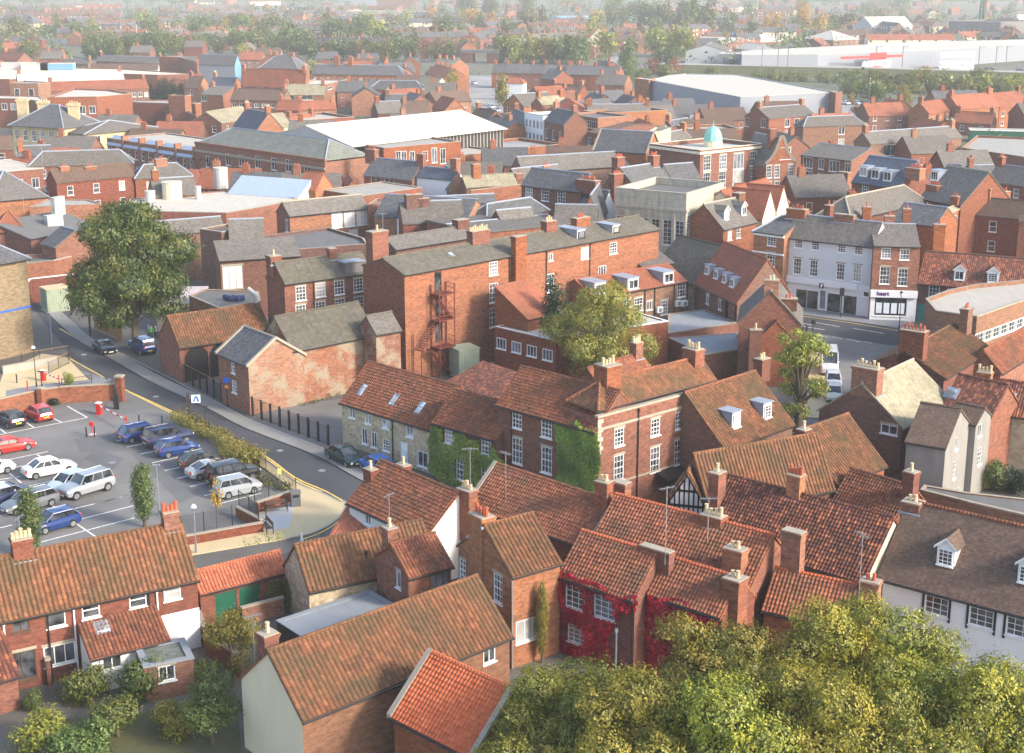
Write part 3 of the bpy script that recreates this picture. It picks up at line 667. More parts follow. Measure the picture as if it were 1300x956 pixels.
def treemesh(kind, mat, var, hi=1):
    """unit trees: about 10 m tall; returns crown, trunk meshes"""
    k = (kind, mat, var, hi)
    if k in TM: return TM[k]
    rr = random.Random(hash((kind, var)) % 9999 if False else sum(map(ord, kind))*7+var*13); b = MB(); bl = []
    if kind == 'round':
        for i in range(13):
            a = rr.uniform(0,6.28); q = rr.uniform(.6,2.7); z = rr.uniform(3.6 if hi > .35 else 1.8,8.2); q *= 1-.055*abs(z-5.6)**1.5
            r = rr.uniform(1.1,1.9); bl.append((math.cos(a)*q, math.sin(a)*q, z, r, r, r*.85))
        bl.append((0,0,8.4,1.4,1.4,1.3)); n = 5200; sz = .34
    elif kind == 'tall':
        for i in range(13):
            z = (2.6 if hi > .35 else 1.5)+i*(.56 if hi > .35 else .64); a = rr.uniform(0,6.28); r = (1.9-abs(i-4)*.14)*rr.uniform(.7,.95); q = rr.uniform(.2,1.0); bl.append((math.cos(a)*q, math.sin(a)*q, z, r, r, r*.9))
        n = 4600; sz = .34
    elif kind == 'conifer':
        for i in range(12): z = 1.2+i*.76; r = 1.9*(1-i/13)+.25; a = rr.uniform(0,6.28); bl.append((math.cos(a)*.3, math.sin(a)*.3, z, r, r, .75))
        n = 4200; sz = .30
    elif kind == 'column':
        for i in range(9): z = 1.8+i*.9; r = 1.25*math.sin(.5+i/9*2.3)**.8; bl.append((rr.uniform(-.15,.15), rr.uniform(-.15,.15), z, r, r, .9))
        n = 3800; sz = .34
    elif kind == 'sparse':
        for i in range(9):
            a = rr.uniform(0,6.28); q = rr.uniform(.3,1.6); z = rr.uniform(4.5,9); bl.append((math.cos(a)*q, math.sin(a)*q, z, .7,.7,.6))
        n = 260; sz = .5
    else:                                           # bush
        for i in range(7):
            a = rr.uniform(0,6.28); q = rr.uniform(.5,2.6); bl.append((math.cos(a)*q, math.sin(a)*q, rr.uniform(1.5,4.5), 2.0,2.0,2.2))
        n = 3000; sz = .5
    n = int(n*hi); sz = sz/ (hi**.5)
    crown = leafmesh('crown', bl, n, sz, mat, 10+var, .3)
    th = {'round':7,'tall':8,'conifer':9.5,'column':8,'sparse':8,'bush':2.5}[kind]; r0 = .24 if kind != 'sparse' else .12
    b.cyl((0,0,-.3),(.05,.03,th*.45),r0,'bark',8,r0*.75,False); b.cyl((.05,.03,th*.45),(.0,.1,th),r0*.75,'bark',7,.04,False)
    for (x,y,z,*_r) in bl[:9]:
        zz = max(th*.22, z-1.8-abs(x)*.4); b.cyl((.03,.03,zz),(x*.5,y*.5,(zz+z)/2+.1),r0*.42,'bark',6,r0*.25,False); b.cyl((x*.5,y*.5,(zz+z)/2+.1),(x,y,z+.4),r0*.25,'bark',5,.03,False)
    TM[k] = (crown, b.mesh('trunk')); return TM[k]
TREEN = [0]
def tree(p, h, label, kind='round', mat='leaf_olive', wide=1.0, hi=.25, group=None, name='tree', var=None, z=0, world=None):
    TREEN[0] += 1; v = TREEN[0] % 3 if var is None else var; q = world or P(p, z); c, t = treemesh(kind, mat, v, hi); s_ = h/10
    e = empty(name, (q.x, q.y, z), (TREEN[0]*2.4) % 6.28, label, {'tree':'tree','bush':'bush','conifer':'tree','shrub':'bush'}.get(name,'tree'), group); e.scale = (s_*wide, s_*wide, s_)
    link('crown', c, e); link('trunk', t, e); return e
# ---------------------------------------------------------------- cars
def paint(name, c):
    t = NT(name); t.b.inputs['Coat Weight'].default_value = .6; t.b.inputs['Coat Roughness'].default_value = .08
    return t.fin(t.mix(t.math('MULTIPLY', t.noise(t.obj(), 2, 3), .25), c, tuple(x*.8 for x in c)), .35, metal=.15, spec=.5)
for n_, c_ in dict(white=(.64,.64,.63), silver=(.34,.36,.38), pale_blue=(.50,.56,.60), red=(.62,.025,.02), dark_red=(.40,.03,.025), blue=(.012,.04,.17), bright_blue=(.015,.12,.42), navy=(.02,.03,.08), black=(.014,.014,.016), dark_green=(.012,.03,.03), grey=(.16,.17,.18), cream=(.62,.58,.46), gold=(.3,.25,.15)).items(): paint('car_'+n_, c_)
CARM = {}
# stations: x, half-width at the sill, z bottom, z shoulder, half-width shoulder
BODY = {'hatch': (3.9, 1.68, [(0,.55,.42,.62),(.10,.74,.30,.72),(.45,.82,.24,.84),(1.1,.84,.22,.95),(2.0,.84,.22,.98),(3.0,.84,.22,1.02),(3.55,.82,.24,1.04),(3.82,.76,.32,.98),(3.9,.68,.42,.80)], (.95,1.65,3.25,3.78,1.46)),
 'saloon': (4.5, 1.74, [(0,.58,.42,.60),(.12,.76,.30,.70),(.5,.85,.24,.82),(1.25,.87,.22,.93),(2.3,.87,.22,.96),(3.3,.87,.22,.98),(4.0,.86,.24,.98),(4.38,.80,.32,.94),(4.5,.70,.42,.80)], (1.15,1.9,3.15,3.85,1.42)),
 'estate': (4.6, 1.76, [(0,.58,.42,.62),(.12,.76,.30,.72),(.5,.85,.24,.84),(1.25,.87,.22,.94),(2.3,.87,.22,.98),(3.5,.87,.22,1.0),(4.2,.86,.24,1.02),(4.5,.80,.32,.98),(4.6,.72,.42,.80)], (1.15,1.85,4.05,4.45,1.47)),
 'suv': (4.6, 1.84, [(0,.64,.55,.85),(.10,.80,.42,.98),(.4,.88,.38,1.08),(1.2,.91,.36,1.15),(2.3,.91,.36,1.18),(3.5,.91,.36,1.2),(4.2,.90,.38,1.2),(4.5,.86,.45,1.15),(4.6,.80,.55,.95)], (1.3,1.8,4.2,4.45,1.82)),
 'mpv': (3.9, 1.68, [(0,.56,.42,.70),(.10,.74,.30,.82),(.4,.82,.24,.93),(.9,.84,.22,1.03),(2.0,.84,.22,1.06),(3.0,.84,.22,1.08),(3.6,.82,.24,1.08),(3.82,.78,.32,1.02),(3.9,.72,.42,.85)], (.65,1.45,3.5,3.8,1.60)),
 'coupe': (4.3, 1.74, [(0,.56,.40,.56),(.12,.76,.28,.66),(.5,.85,.22,.78),(1.3,.87,.20,.88),(2.3,.87,.20,.92),(3.2,.87,.20,.94),(3.8,.85,.22,.94),(4.2,.78,.30,.90),(4.3,.68,.40,.76)], (1.3,2.1,2.9,3.75,1.30)),
 'van': (5.2, 1.95, [(0,.70,.45,.85),(.08,.88,.36,1.0),(.35,.95,.32,1.2),(.9,.97,.30,1.4),(2.3,.97,.30,1.5),(3.8,.97,.30,1.5),(4.9,.97,.32,1.5),(5.14,.95,.36,1.5),(5.2,.93,.45,1.45)], (.75,1.45,5.0,5.15,2.45))}
def carmesh(kind, colr):
    if (kind, colr) in CARM: return CARM[kind, colr]
    L, W, st, (g0, r0, r1, g1, zt) = BODY[kind]; c = 'car_'+colr; b = MB(); ws = (.82 if kind != 'van' else 1.0, L-.80 if kind != 'van' else L-1.1); wr = {'suv':.36,'van':.34}.get(kind,.31)
    rings = []
    zs = lambda x: next((a[3]+(b_[3]-a[3])*(x-a[0])/(b_[0]-a[0]) for a, b_ in zip(st, st[1:]) if a[0] <= x <= b_[0]), st[-1][3])
    xs = sorted(set([s_[0] for s_ in st] + [x for wx in ws for x in (wx-wr-.05, wx-wr*.6, wx, wx+wr*.6, wx+wr+.05)]))
    def ip(x, k): return next((a[k]+(b_[k]-a[k])*(x-a[0])/(b_[0]-a[0]) for a, b_ in zip(st, st[1:]) if a[0] <= x <= b_[0]), st[-1][k])
    for x in xs:
        hw, zb, zsld = ip(x,1), ip(x,2), ip(x,3); sill = zb
        for wx in ws:
            dx = abs(x-wx)
            if dx < wr+.045: sill = max(sill, wr + math.sqrt(max(0,(wr+.06)**2-dx*dx)))
        mid = max(sill+.02, (zb+zsld)/2+.05)
        rings.append([V((x,-hw*.97,sill)), V((x,-hw-.02,mid)), V((x,-hw*.96,zsld-.06)), V((x,-hw*.86,zsld)), V((x,0,zsld+.03)), V((x,hw*.86,zsld)), V((x,hw*.96,zsld-.06)), V((x,hw+.02,mid)), V((x,hw*.97,sill))])
    for a, q in zip(rings, rings[1:]):
        for i in range(8): b.poly([a[i],a[i+1],q[i+1],q[i]][::-1], c)
    b.poly(rings[0][::-1][::-1], c); b.poly(rings[-1][::-1], c)
    # roof shell and pillars
    hwr = W/2*.74; hwb = W/2*.86
    z0, z1 = zs(g0)+.02, zs(g1)+.02; rw = hwr if kind != 'van' else W/2*.86
    b.slab([(r0,-rw,zt),(r1,-rw,zt),((r0+r1)/2,0,zt+.05)], c, .05); b.slab([(r0,-rw,zt),((r0+r1)/2,0,zt+.05),(r0,rw,zt)], c, .05); b.slab([(r1,-rw,zt),(r1,rw,zt),((r0+r1)/2,0,zt+.05)], c, .05); b.slab([(r1,rw,zt),(r0,rw,zt),((r0+r1)/2,0,zt+.05)], c, .05)
    pr = [(g0,z0),(r0,zt)],[(r1,zt),(g1,z1)]
    for sg in (-1,1):
        for (xa,za),(xb,zb) in pr:
            ya, yb = (hwb,rw) if za < zb else (rw,hwb); b.cyl((xa,sg*ya,za),(xb,sg*yb,zb),.045,c,5)
        for t in ((.36,.68) if kind not in ('coupe','van') else (.45,)):
            xb = g0+(g1-g0)*t; xt = r0+(r1-r0)*t; b.cyl((xb,sg*(hwb),zs(xb)),(xt,sg*rw,zt),.035,c if kind != 'van' else c,5)
        b.cyl((r0,sg*rw,zt),(r1,sg*rw,zt),.04,c,5)
    if kind == 'van':
        for sg in (-1,1):
            p = [(2.2,sg*.975,1.4),(L-.1,sg*.975,1.4),(r1,sg*rw,zt),(2.2,sg*rw,zt)]; b.poly(p if sg < 0 else p[::-1], c)
        b.poly([(L-.04,-.93,1.4),(L-.04,.93,1.4),(r1,rw,zt),(r1,-rw,zt)], c)
    body = b.mesh('body'); g = MB(); i_ = .015
    g.poly([(g0,hwb-i_,z0-.03),(g0,-hwb+i_,z0-.03),(r0,-rw+i_,zt-.02),(r0,rw-i_,zt-.02)], 'car_glass'); ws_ = g.mesh('windscreen'); g = MB()
    g.poly([(g1,-hwb+i_,z1-.03),(g1,hwb-i_,z1-.03),(r1,rw-i_,zt-.02),(r1,-rw+i_,zt-.02)], 'car_glass'); rs_ = g.mesh('rear_window'); sd_ = []
    xs_ = g1 if kind != 'van' else 2.2; xr_ = r1 if kind != 'van' else 2.2
    for sg in (-1,1):
        g = MB(); p = [(g0,sg*(hwb-i_),z0-.05),(xs_,sg*(hwb-i_),z1-.05),(xr_,sg*(rw-i_),zt-.02),(r0,sg*(rw-i_),zt-.02)]; g.poly(p if sg < 0 else p[::-1], 'car_glass'); sd_.append(g.mesh('side_window'))
    g = MB(); g.cyl((0,-.10,0),(0,.10,0),wr,'rubber',14); ty = g.mesh('tyre'); g = MB(); g.cyl((0,-.115,0),(0,.115,0),wr*.66,'alloy',10); rim = g.mesh('rim')
    g = MB(); g.box(-.04,-.14,-.07,.05,.14,.07,'lamp_glass'); hl = g.mesh('headlight'); g = MB(); g.box(-.05,-.10,-.12,.04,.10,.12,'tail_red'); tl = g.mesh('tail_light')
    g = MB(); g.box(-.02,-.26,-.055,.02,.26,.055,'plate_yellow'); pl_ = g.mesh('number_plate'); g = MB(); g.box(-.02,-.26,-.055,.02,.26,.055,'white_paint'); pf = g.mesh('number_plate')
    g = MB(); g.box(-.07,-.10,-.06,.05,.10,.07,c); mr = g.mesh('mirror'); g = MB(); g.cyl((.0,0,0),(.16,0,0),.33,'rubber',14); sp = g.mesh('spare_wheel')
    CARM[kind,colr] = (body, ws_, rs_, sd_, ty, rim, hl, tl, pl_, pf, mr, sp, ws, wr, W, L, ip, (g0,z0,hwb)); return CARM[kind,colr]
def car(p, to, kind, colr, label, group=None, spare=False, z=0.02, name='car', world=None, far=False):
    """p: ground point under the middle; to: a ground point the nose points at (both in the photo)"""
    q, t = (P(p, z), P(to, z)) if world is None else world; d = (t-q).normalized(); a = math.atan2(d.y, d.x)+math.pi
    (body, ws_, rs_, sd_, ty, rim, hl, tl, pl_, pf, mr, sp, ws, wr, W, L, ip, gm) = carmesh(kind, colr)
    q = q - V((math.cos(a), math.sin(a), 0))*L/2
    e = empty(name, q, a, label, {'van':'van','suv':'car'}.get(kind,'car'), group)
    link('body', body, e); link('windscreen', ws_, e); link('rear_window', rs_, e); link('side_window', sd_[0], e); link('side_window', sd_[1], e)
    for wx in ws:
        for sg in (-1,1):
            o = link('wheel', ty, e, (wx, sg*(W/2-.12), wr))
            if not far: link('rim', rim, o)
    if far: return e
    h1, h2 = ip(.08,3), ip(L-.1,3)
    for sg in (-1,1):
        link('headlight', hl, e, (.07, sg*(W/2-.28), h1-.12)); link('tail_light', tl, e, (L-.05, sg*(W/2-.20), h2-.12)); link('mirror', mr, e, (gm[0]+.35, sg*(gm[2]+.12), gm[1]+.08))
    link('number_plate', pf, e, (-.01,0,.45)); link('number_plate', pl_, e, (L+.01,0,.62 if not spare else .5))
    if spare: link('spare_wheel', sp, e, (L,0,.95))
    return e
# ---------------------------------------------------------------- small street things
def lamp(p, h, label, style='globe', z=0, group=None, col_='dark_timber'):
    q = P(p, z); e = empty('street_lamp', q, 0, label, 'street lamp', group); b = MB(); b.cyl((0,0,0),(0,0,1),.09,col_,8); b.cyl((0,0,1),(0,0,h),.055,col_,8,.04); b.obj('pole', e); b = MB()
    if style == 'globe': b.cyl((0,0,h-.02),(0,0,h+.12),.10,col_,8,.2); b.cyl((0,0,h+.12),(0,0,h+.34),.24,'lamp_glass',10,.12)
    elif style == 'lantern': b.cyl((0,0,h),(0,0,h+.42),.10,'lamp_glass',6,.2); b.cyl((0,0,h+.42),(0,0,h+.66),.24,col_,6,.03)
    elif style == 'flat': b.box(-.3,-.12,h,.3,.12,h+.08,col_)
    else: b.cyl((0,0,h),(.5,0,h+.25),.04,'metal_grey',6); b.box(.35,-.12,h+.2,1.0,.12,h+.32,'lamp_glass')
    b.obj('lamp_head', e); return e
def post(name, p, h, r, m, label, cat='bollard', group=None, cap=True):
    q = P(p); b = MB(); b.cyl((0,0,-.1),(0,0,h),r,m,8); 
    if cap: b.cyl((0,0,h),(0,0,h+r*1.2),r*1.25,m,8,r*.5)
    return tag(b.obj(name, None, q), label, cat, group)
def strip(name, pts, wd, z, m, kind='structure', off=0, world=False):
    """a ribbon along ground points"""
    q = pts if isinstance(pts[0], V) else [P(p) for p in pts]; b = MB(); L = []; Rr = []
    for i, p in enumerate(q):
        d = (q[min(i+1,len(q)-1)] - q[max(i-1,0)]).normalized(); n = V((-d.y,d.x,0)); L.append(p+n*(off+wd/2)); Rr.append(p+n*(off-wd/2))
    for i in range(len(q)-1): b.poly([V((v.x,v.y,z)) for v in (Rr[i],Rr[i+1],L[i+1],L[i])], m)
    o = b.obj(name); 
    if kind: o['kind'] = kind
    return o
def area(name, pts, z, m, kind='structure', world=False, th=0):
    q = [V((P(p).x,P(p).y,z)) for p in pts] if not world else [V((p[0],p[1],z)) for p in pts]; b = MB()
    n = sum((q[i].x*q[(i+1)%len(q)].y - q[(i+1)%len(q)].x*q[i].y for i in range(len(q))))
    if n < 0: q = q[::-1]
    if th: b.slab(q, m, th)
    else: b.poly(q, m)
    o = b.obj(name)
    if kind: o['kind'] = kind
    return o
def smooth(pts, n=4):
    q = [P(p) for p in pts]; r = []
    for i in range(len(q)-1):
        p0, p1, p2, p3 = q[max(i-1,0)], q[i], q[i+1], q[min(i+2,len(q)-1)]
        for k in range(n):
            t = k/n; r.append(.5*((2*p1)+(p2-p0)*t+(2*p0-5*p1+4*p2-p3)*t*t+(3*p1-p0-3*p2+p3)*t**3))
    return r+[q[-1]]
def railing(label, pts, h=1.1, m='black_paint', gap=.13, postgap=2.2, z0=0, group=None, world=False, mesh=False, name='railing', cat='railing', pr=.035, topm=None):
    q = pts if world else [P(p) for p in pts]; o = q[0].copy(); e = empty(name, (o.x,o.y,z0), 0, label, cat, group); b = MB(); n = 0
    for a, c in zip(q, q[1:]):
        a, c = a-o, c-o; a.z = c.z = 0; L = (c-a).length; d = (c-a)/L
        b.cyl(a+V((0,0,h)), c+V((0,0,h)), .03, topm or m, 5); b.cyl(a+V((0,0,.15)), c+V((0,0,.15)), .02, m, 4)
        k = int(L/gap)
        for i in range(k): p = a+d*(i+.5)*gap; b.cyl(p+V((0,0,.05)), p+V((0,0,h)), .011, m, 3, caps=False)
    b.obj('bars', e); pm = MB(); pm.cyl((0,0,-.1),(0,0,h+.12),pr,m,6); pme = pm.mesh('post')
    for a, c in zip(q, q[1:]):
        L = (c-a).length; k = max(1, round(L/postgap))
        for i in range(k+1):
            if n and i == 0: continue
            p = a+(c-a)*i/k-o; link('post', pme, e, (p.x,p.y,0)); n += 1
    return e
def gwall(name, label, pts, h, m='brick_red', th=.25, cop='coping', world=False, cat='wall', z0=0):
    q = pts if world else [P(p) for p in pts]; o = q[0].copy(); e = empty(name, (o.x,o.y,z0), 0, label, cat); b = MB(); c = MB()
    for a, d in zip(q, q[1:]):
        a, d = a-o, d-o; L = (d-a).length; T = Matrix.Translation((a.x,a.y,0)) @ Matrix.Rotation(math.atan2(d.y-a.y, d.x-a.x), 4, 'Z')
        b.box(-th/2,-th/2,-.3,L+th/2-.004,th/2,h,m,T); c.box(-th/2-.04,-th/2-.05,h,L+th/2+.03,th/2+.05,h+.09,cop,T)
    b.obj('wall_face', e); c.obj('coping', e); return e
def text(s, e, loc, rot, size, m, name='lettering', ext=.01, bold=0):
    cu = bpy.data.curves.new(name, 'FONT'); cu.body = s; cu.size = size; cu.extrude = ext; cu.offset = bold; cu.align_x = 'CENTER'; cu.materials.append(M(m))
    t_ = bpy.data.objects.new('tmp', cu); col.objects.link(t_); me = bpy.data.meshes.new_from_object(t_.evaluated_get(bpy.context.evaluated_depsgraph_get())); bpy.data.objects.remove(t_)
    o = bpy.data.objects.new(name, me); col.objects.link(o); o.parent = e; o.location = loc; o.rotation_euler = rot; return o
# ---------------------------------------------------------------- ground, roads, car park
b = MB(); N_ = 24
for i in range(N_):
    for j in range(N_):
        x0, x1 = -2200+4400*i/N_, -2200+4400*(i+1)/N_; y0, y1 = -100+5200*j/N_, -100+5200*(j+1)/N_
        b.poly([(x0,y0,0),(x1,y0,0),(x1,y1,0),(x0,y1,0)], 'ground_mix')
tag(b.obj('ground'), None, kind='structure')
# town-centre yards, one paved sheet
area('yard_paving', [(-400,956),(1700,956),(1700,200),(-400,200)], .004, 'yard')
# car park
area('car_park', [K(11,-160,430),K(11,190,370),K(11,600,310),K(11,700,350),K(11,880,440),K(11,1300,690),(362,625),(350,668),(300,685),(200,720),(60,760),(-60,790)], .008, 'asphalt_lot')
area('road_apron', [K(11,560,300),K(11,640,290),K(11,960,460),K(11,860,470),K(11,700,500)], .012, 'asphalt_lot')
# the street, curving past the car park
RL = [K(11,130,-150),K(11,400,170),K(11,630,300),K(11,960,462),K(11,1300,625),K(12,190,750),K(12,340,810),K(12,440,865),(441,655),(430,676),(400,692),(360,703),(300,716)]
RR = [(78,355),(100,385),K(11,330,-30),K(11,560,95),K(11,800,215),K(11,1090,365),K(11,1300,462),K(12,350,600),K(12,540,690),(510,640),(505,672),(480,700),(440,720),(330,735)]
area('street', RL+RR[::-1], .016, 'asphalt_road')
strip('pavement_far', smooth([(60,385),K(11,420,30),K(11,560,110),K(11,800,245),K(11,1090,380),K(12,0,478),K(12,350,612),K(12,560,725),K(12,700,790)]), 1.7, .10, 'paving', off=-.3)
strip('kerb', smooth([K(11,560,95),K(11,800,215),K(11,1090,365),K(12,0,462),K(12,350,598),K(12,540,690)]), .16, .115, 'kerb_stone')
strip('yellow_line',smooth([K(11,600,140),K(11,800,242),K(11,1090,382),K(12,0,472-4),K(12,350,604)]), .17, .03, 'line_yellow', off=.30)
YL = smooth([K(11,300,0),K(11,400,70),K(11,540,245),K(11,630,300),K(11,960,450)])
strip('yellow_line',smooth([K(11,300,-10),K(11,440,75)]), .17, .03, 'line_yellow')
strip('yellow_line',smooth([K(11,350,140),K(11,540,245)]), .17, .03, 'line_yellow')
strip('yellow_line',smooth([K(11,625,295),K(11,960,450),K(11,1300,612),K(12,190,732),K(12,330,795),K(12,400,832),K(12,450,868),(441,655),K(16,462,60),K(16,420,120),K(16,330,180),K(16,230,218)]), .17, .03, 'line_yellow')
strip('yellow_line',smooth([K(11,640,305),K(11,960,462),K(11,1300,624),K(12,190,744),K(12,330,806)]), .17, .03, 'line_yellow')
# buff paved footpath inside the bend
BP = smooth([K(11,1000,490),K(11,1300,640),K(12,190,760),K(12,330,815),K(12,420,860),K(16,445,30),K(16,440,80),K(16,380,140),K(16,280,190),K(16,160,215)])
area('footpath', [V((p.x,p.y,0)) for p in BP]+[P(K(28,200,730)),P(K(28,190,660)),P(K(28,660,560)),P(K(28,640,440)),P(K(28,850,350)),P(K(28,880,330)),P(K(28,690,185)),P(K(28,480,52)),P(K(28,430,22))], .10, 'path_buff', world=True, th=.12)
strip('kerb', BP, .16, .125, 'kerb_stone', world=True)
area('flagstones', [K(28,660,470),K(28,850,400),K(28,870,410),K(28,835,555),K(28,700,580)], .106, 'pale_flags')
# bay lines
for a, c in [((585,552),(640,540)),((635,582),(710,568)),((700,618),(775,603)),((760,662),(905,630)),((825,700),(900,684)),((885,740),(960,722)),((950,780),(1040,760)),((1020,826),(1100,808)),((1090,868),(1310,812)),
             ((0,520),(437,435)),((337,378),(437,435)),((270,440),(310,460)),((135,462),(170,485)),((0,492),(30,514)),((30,648),(240,605)),((185,620),(220,642)),((55,690),(110,676)),((0,745),(100,730)),((30,648),(80,672)),((45,712),(135,785)),
             ((70,795),(330,735)),((330,770),(390,757)),((470,868),(610,832))]:
    strip('bay_line', [K(11,*a), K(11,*c)], .15, .026, 'line_white')
for a, c in [((265,50),(305,80)),((305,80),(600,8)),((380,122),(670,48)),((160,242),(680,108)),((340,110),(480,205)),((0,160),(60,145)),((0,100),(60,85))]:
    strip('bay_line', [K(15,*a), K(15,*c)], .15, .026, 'line_white')
# forecourt behind the street fence, with weeds along the wall
area('forecourt', [K(12,-60,440),K(12,190,370),K(12,430,340),K(12,430,570),K(12,350,590)], .012, 'asphalt_lot')
# right-hand high street and side lane
area('high_street', [(985,383),(1010,396),(1200,425),(1200,470),(1040,560),(1010,575),(1030,470),(1000,425),(960,400)], .016, 'asphalt_lot')
area('high_street_road', [K(24,480,340),K(24,560,345),K(24,1300,450),K(24,1300,560),K(24,1130,540),K(24,640,460),K(24,480,420)], .020, 'asphalt_road')
area('pavement_shops', [K(24,500,290),K(24,1300,400),K(24,1300,450),K(24,545,345),K(24,480,330)], .12, 'paving_grey', th=.12)
strip('yellow_line', [K(24,550,352),K(24,900,400),K(24,1230,455)], .17, .03, 'line_yellow')
for a, c in [((640,392),(830,425)),((560,398),(655,414)),((565,418),(735,445)),((915,435),(1110,468)),((685,478),(740,488)),((780,490),(850,502)),((875,505),(940,516)),((980,520),(1035,530))]:
    strip('road_marking', [K(24,*a), K(24,*c)], .14, .03, 'line_white')
strip('lane_footpath', [K(14,255,440),K(14,270,320),K(14,262,200),K(24,620,500)], 2.2, .10, 'path_buff')
area('left_terrace', [K(11,-100,290),K(11,0,260),K(11,20,200),K(11,210,115),K(11,330,130),K(11,450,250),K(11,330,265),K(11,200,300),K(11,0,340)], .02, 'path_buff')
area('left_drive', [K(11,30,300),K(11,200,270),K(11,460,245),K(11,400,200),K(11,560,245),K(11,520,262),K(11,200,310),K(11,30,330)], .03, 'paving_grey')

for pts, m, z in [([(370,540),(400,610),(640,600),(900,860),(1290,700),(1000,520),(640,500)],'asphalt_patch',.011),([(480,590),(620,640),(560,700),(420,640)],'asphalt_patch',.015),([(330,110),(395,165),(420,150),(350,98)],'asphalt_dark',.020),([(640,200),(700,232),(730,222),(668,190)],'asphalt_dark',.020),([(1010,400),(1120,455),(1140,448),(1030,392)],'asphalt_dark',.020)]: area('tarmac_patch', [K(11,*p) for p in pts], z, m)
for c_, x, y in ((11,780,330),(11,420,120),(12,120,600),(11,560,660),(24,950,520),(12,330,700)):
    q = P(K(c_,x,y)); b = MB(); b.cyl((q.x,q.y,.0),(q.x,q.y,.03),.32,'metal_grey',12); tag(b.obj('manhole'), None, kind='structure')
# ---------------------------------------------------------------- the near roofs, left to right
G1 = 'pantiled houses in the foreground'
o = Bld('terraced_cottages', 'long brick cottage row under patchy orange pantiles, bottom left', 'house', K(15,-140,649), K(15,985,408), 5, base=(K(15,985,408), K(15,992,752)), R=K(15,825,150), pitch=42, rm='pantile_mossy', tiles=True, group=G1)
o.w(0,15,[(105,640)],1.0,.95,'case2',fr='brown_paint',lintel=False); o.w(0,15,[(280,608)],1.15,1.15,'plain',lintel=False); o.w(0,15,[(455,568),(690,512),(862,477)],1.1,1.05,'sash1',lintel=False)
o.w(0,15,[(865,665)],.9,1.0,'case2'); o.w(0,15,[(110,850)],1.7,1.9,'case2',fr='brown_paint',name='patio_door'); o.w(0,15,[(300,790)],1.9,1.3,'case3')
q = o.ph(K(15,802,660),(0,0,0),(0,1,0)); b = MB(); b.box(q.x,-.03,0,o.L+.02,-.003,2.75,'shop_white'); b.obj('painted_wall',o.e)
for x in ((235,600),(740,480)): o.pipe(0,15,x)
for x in ((365,560),(780,450),(12,600)): o.pipe(0,15,x,'white_paint')
o.chim(15,848,72,1.0,.75,4,'pot_red',label='chimney with four red pots'); o.chim(15,105,205,1.2,.8,5,'pot_cream',label='chimney crowded with cream pots'); o.done(); COT = o
o = Bld('kitchen_extension', 'lean-to kitchen under mottled pantiles with one roof window, built against the long cottage row', 'extension', K(15,455,808), K(15,838,712), 2.4, R=K(15,745,560), roof='lean', pitch=30, rm='pantile', tiles=True, wm='white_render', gutter=True); o.sky(15,510,660,w=.9,h=1.0); o.w(0,15,[(560,810)],1.2,1.0,'case2'); o.done()
o = Bld('garden_room', 'low grey felt-roofed garden room beside the white painted cottage end', 'extension', K(15,720,862), K(15,968,815), 2.2, D=2.9, roof='flat', rm='slate_green', par=.03, wm='brick_brown', cop='grey_flat'); o.w(0,15,[(835,880)],1.0,1.0,'case2'); o.done()
o = Bld('outhouse', 'pantiled outhouse corner at the left bottom edge', 'outbuilding', K(15,-160,960), K(15,85,885), 2.3, D=5, roof='gable', rm='pantile_dark', tiles=True); o.done()
o = Bld('garage_row', 'low garage row under smooth red pantiles with dark green doors', 'garage', K(15,1000,478), K(16,150,368), 2.5, R=K(28,835,685), roof='gable', rm='pantile_new', tiles=True, wm='brick_red', group=G1)
for x in (1130,1250): o.door(0,15,x,520,1.5,2.0,'green_paint',label='green boarded door')
o.win(0,.8,1.1,1.4,1.9,'plain',gl='glass',fr='dark_timber'); o.done()
o = Bld('stone_barn', 'low stone barn with a gable of ivied rubble and a weathered orange pantile roof', 'barn', K(16,265,467), K(16,900,333), 3.1, R=K(16,172,252), rm='pantile_mossy', tiles=True, wm='stone_rubble', group=G1, pitch=44); o.done(); BARN = o
o = Bld('lean_to_shed', 'flat grey boarded shed between the stone barn and the long mossy roof', 'shed', K(16,225,703), K(16,690,545), 2.2, C=K(16,118,622), roof='flat', rm='grey_flat', par=.02, wm='dark_timber', cop='grey_flat'); o.win(0,2,1.1,1.2,.8,'case2'); o.done()
o = Bld('brick_gable_house', 'narrow orange brick house with one small gable window and chimney with a cream pot', 'house', K(16,762,402), K(16,975,345), 4.7, D=4.2, R=K(16,700,238), rm='pantile', tiles=True, wm='brick_orange', group=G1)
o.w(3,16,[(712,412)],.6,1.2,'plain'); o.w(0,16,[(920,402)],1.5,1.3,'case3',fr='brown_paint'); o.chim(16,668,152,.75,.85,1,'pot_cream',m='brick_orange',xx=.45,zb=4); o.pipe(3,16,(562,470)); o.done()
o = Bld('tall_brick_house', 'tall orange brick house with stepped gable, mossy tiles and chimney of four short red pots', 'house', K(21,540,803), K(21,855,712), 6.3, C=K(21,130,633), R=K(21,430,478), rm='pantile_mossy', tiles=True, wm='brick_orange', group=G1, og=.05)
o.w(3,21,[(210,755)],.75,1.5,'sash'); o.w(3,21,[(460,885)],.95,1.9,'sash'); o.w(0,17,[(85,665)],2.0,1.5,'case3',lintel=False); o.chim(21,358,412,1.0,1.5,4,'pot_red',m='brick_orange',xx=.4,zb=5,label='big orange brick stack with four short red pots'); o.pipe(0,21,(545,850),'metal_grey'); o.done()
o = Bld('hall_house', 'wide dark pantile roof with grey coping, ridge peak just below the ivy-covered houses', 'house', K(21,280,352), K(21,1020,618), 5.2, R=K(21,650,162), rm='pantile', tiles=True, cop='coping', group=G1, pitch=40); o.chim(23,865,300,1.3,.9,3,'pot_cream',xx=.5,zb=3); o.done()
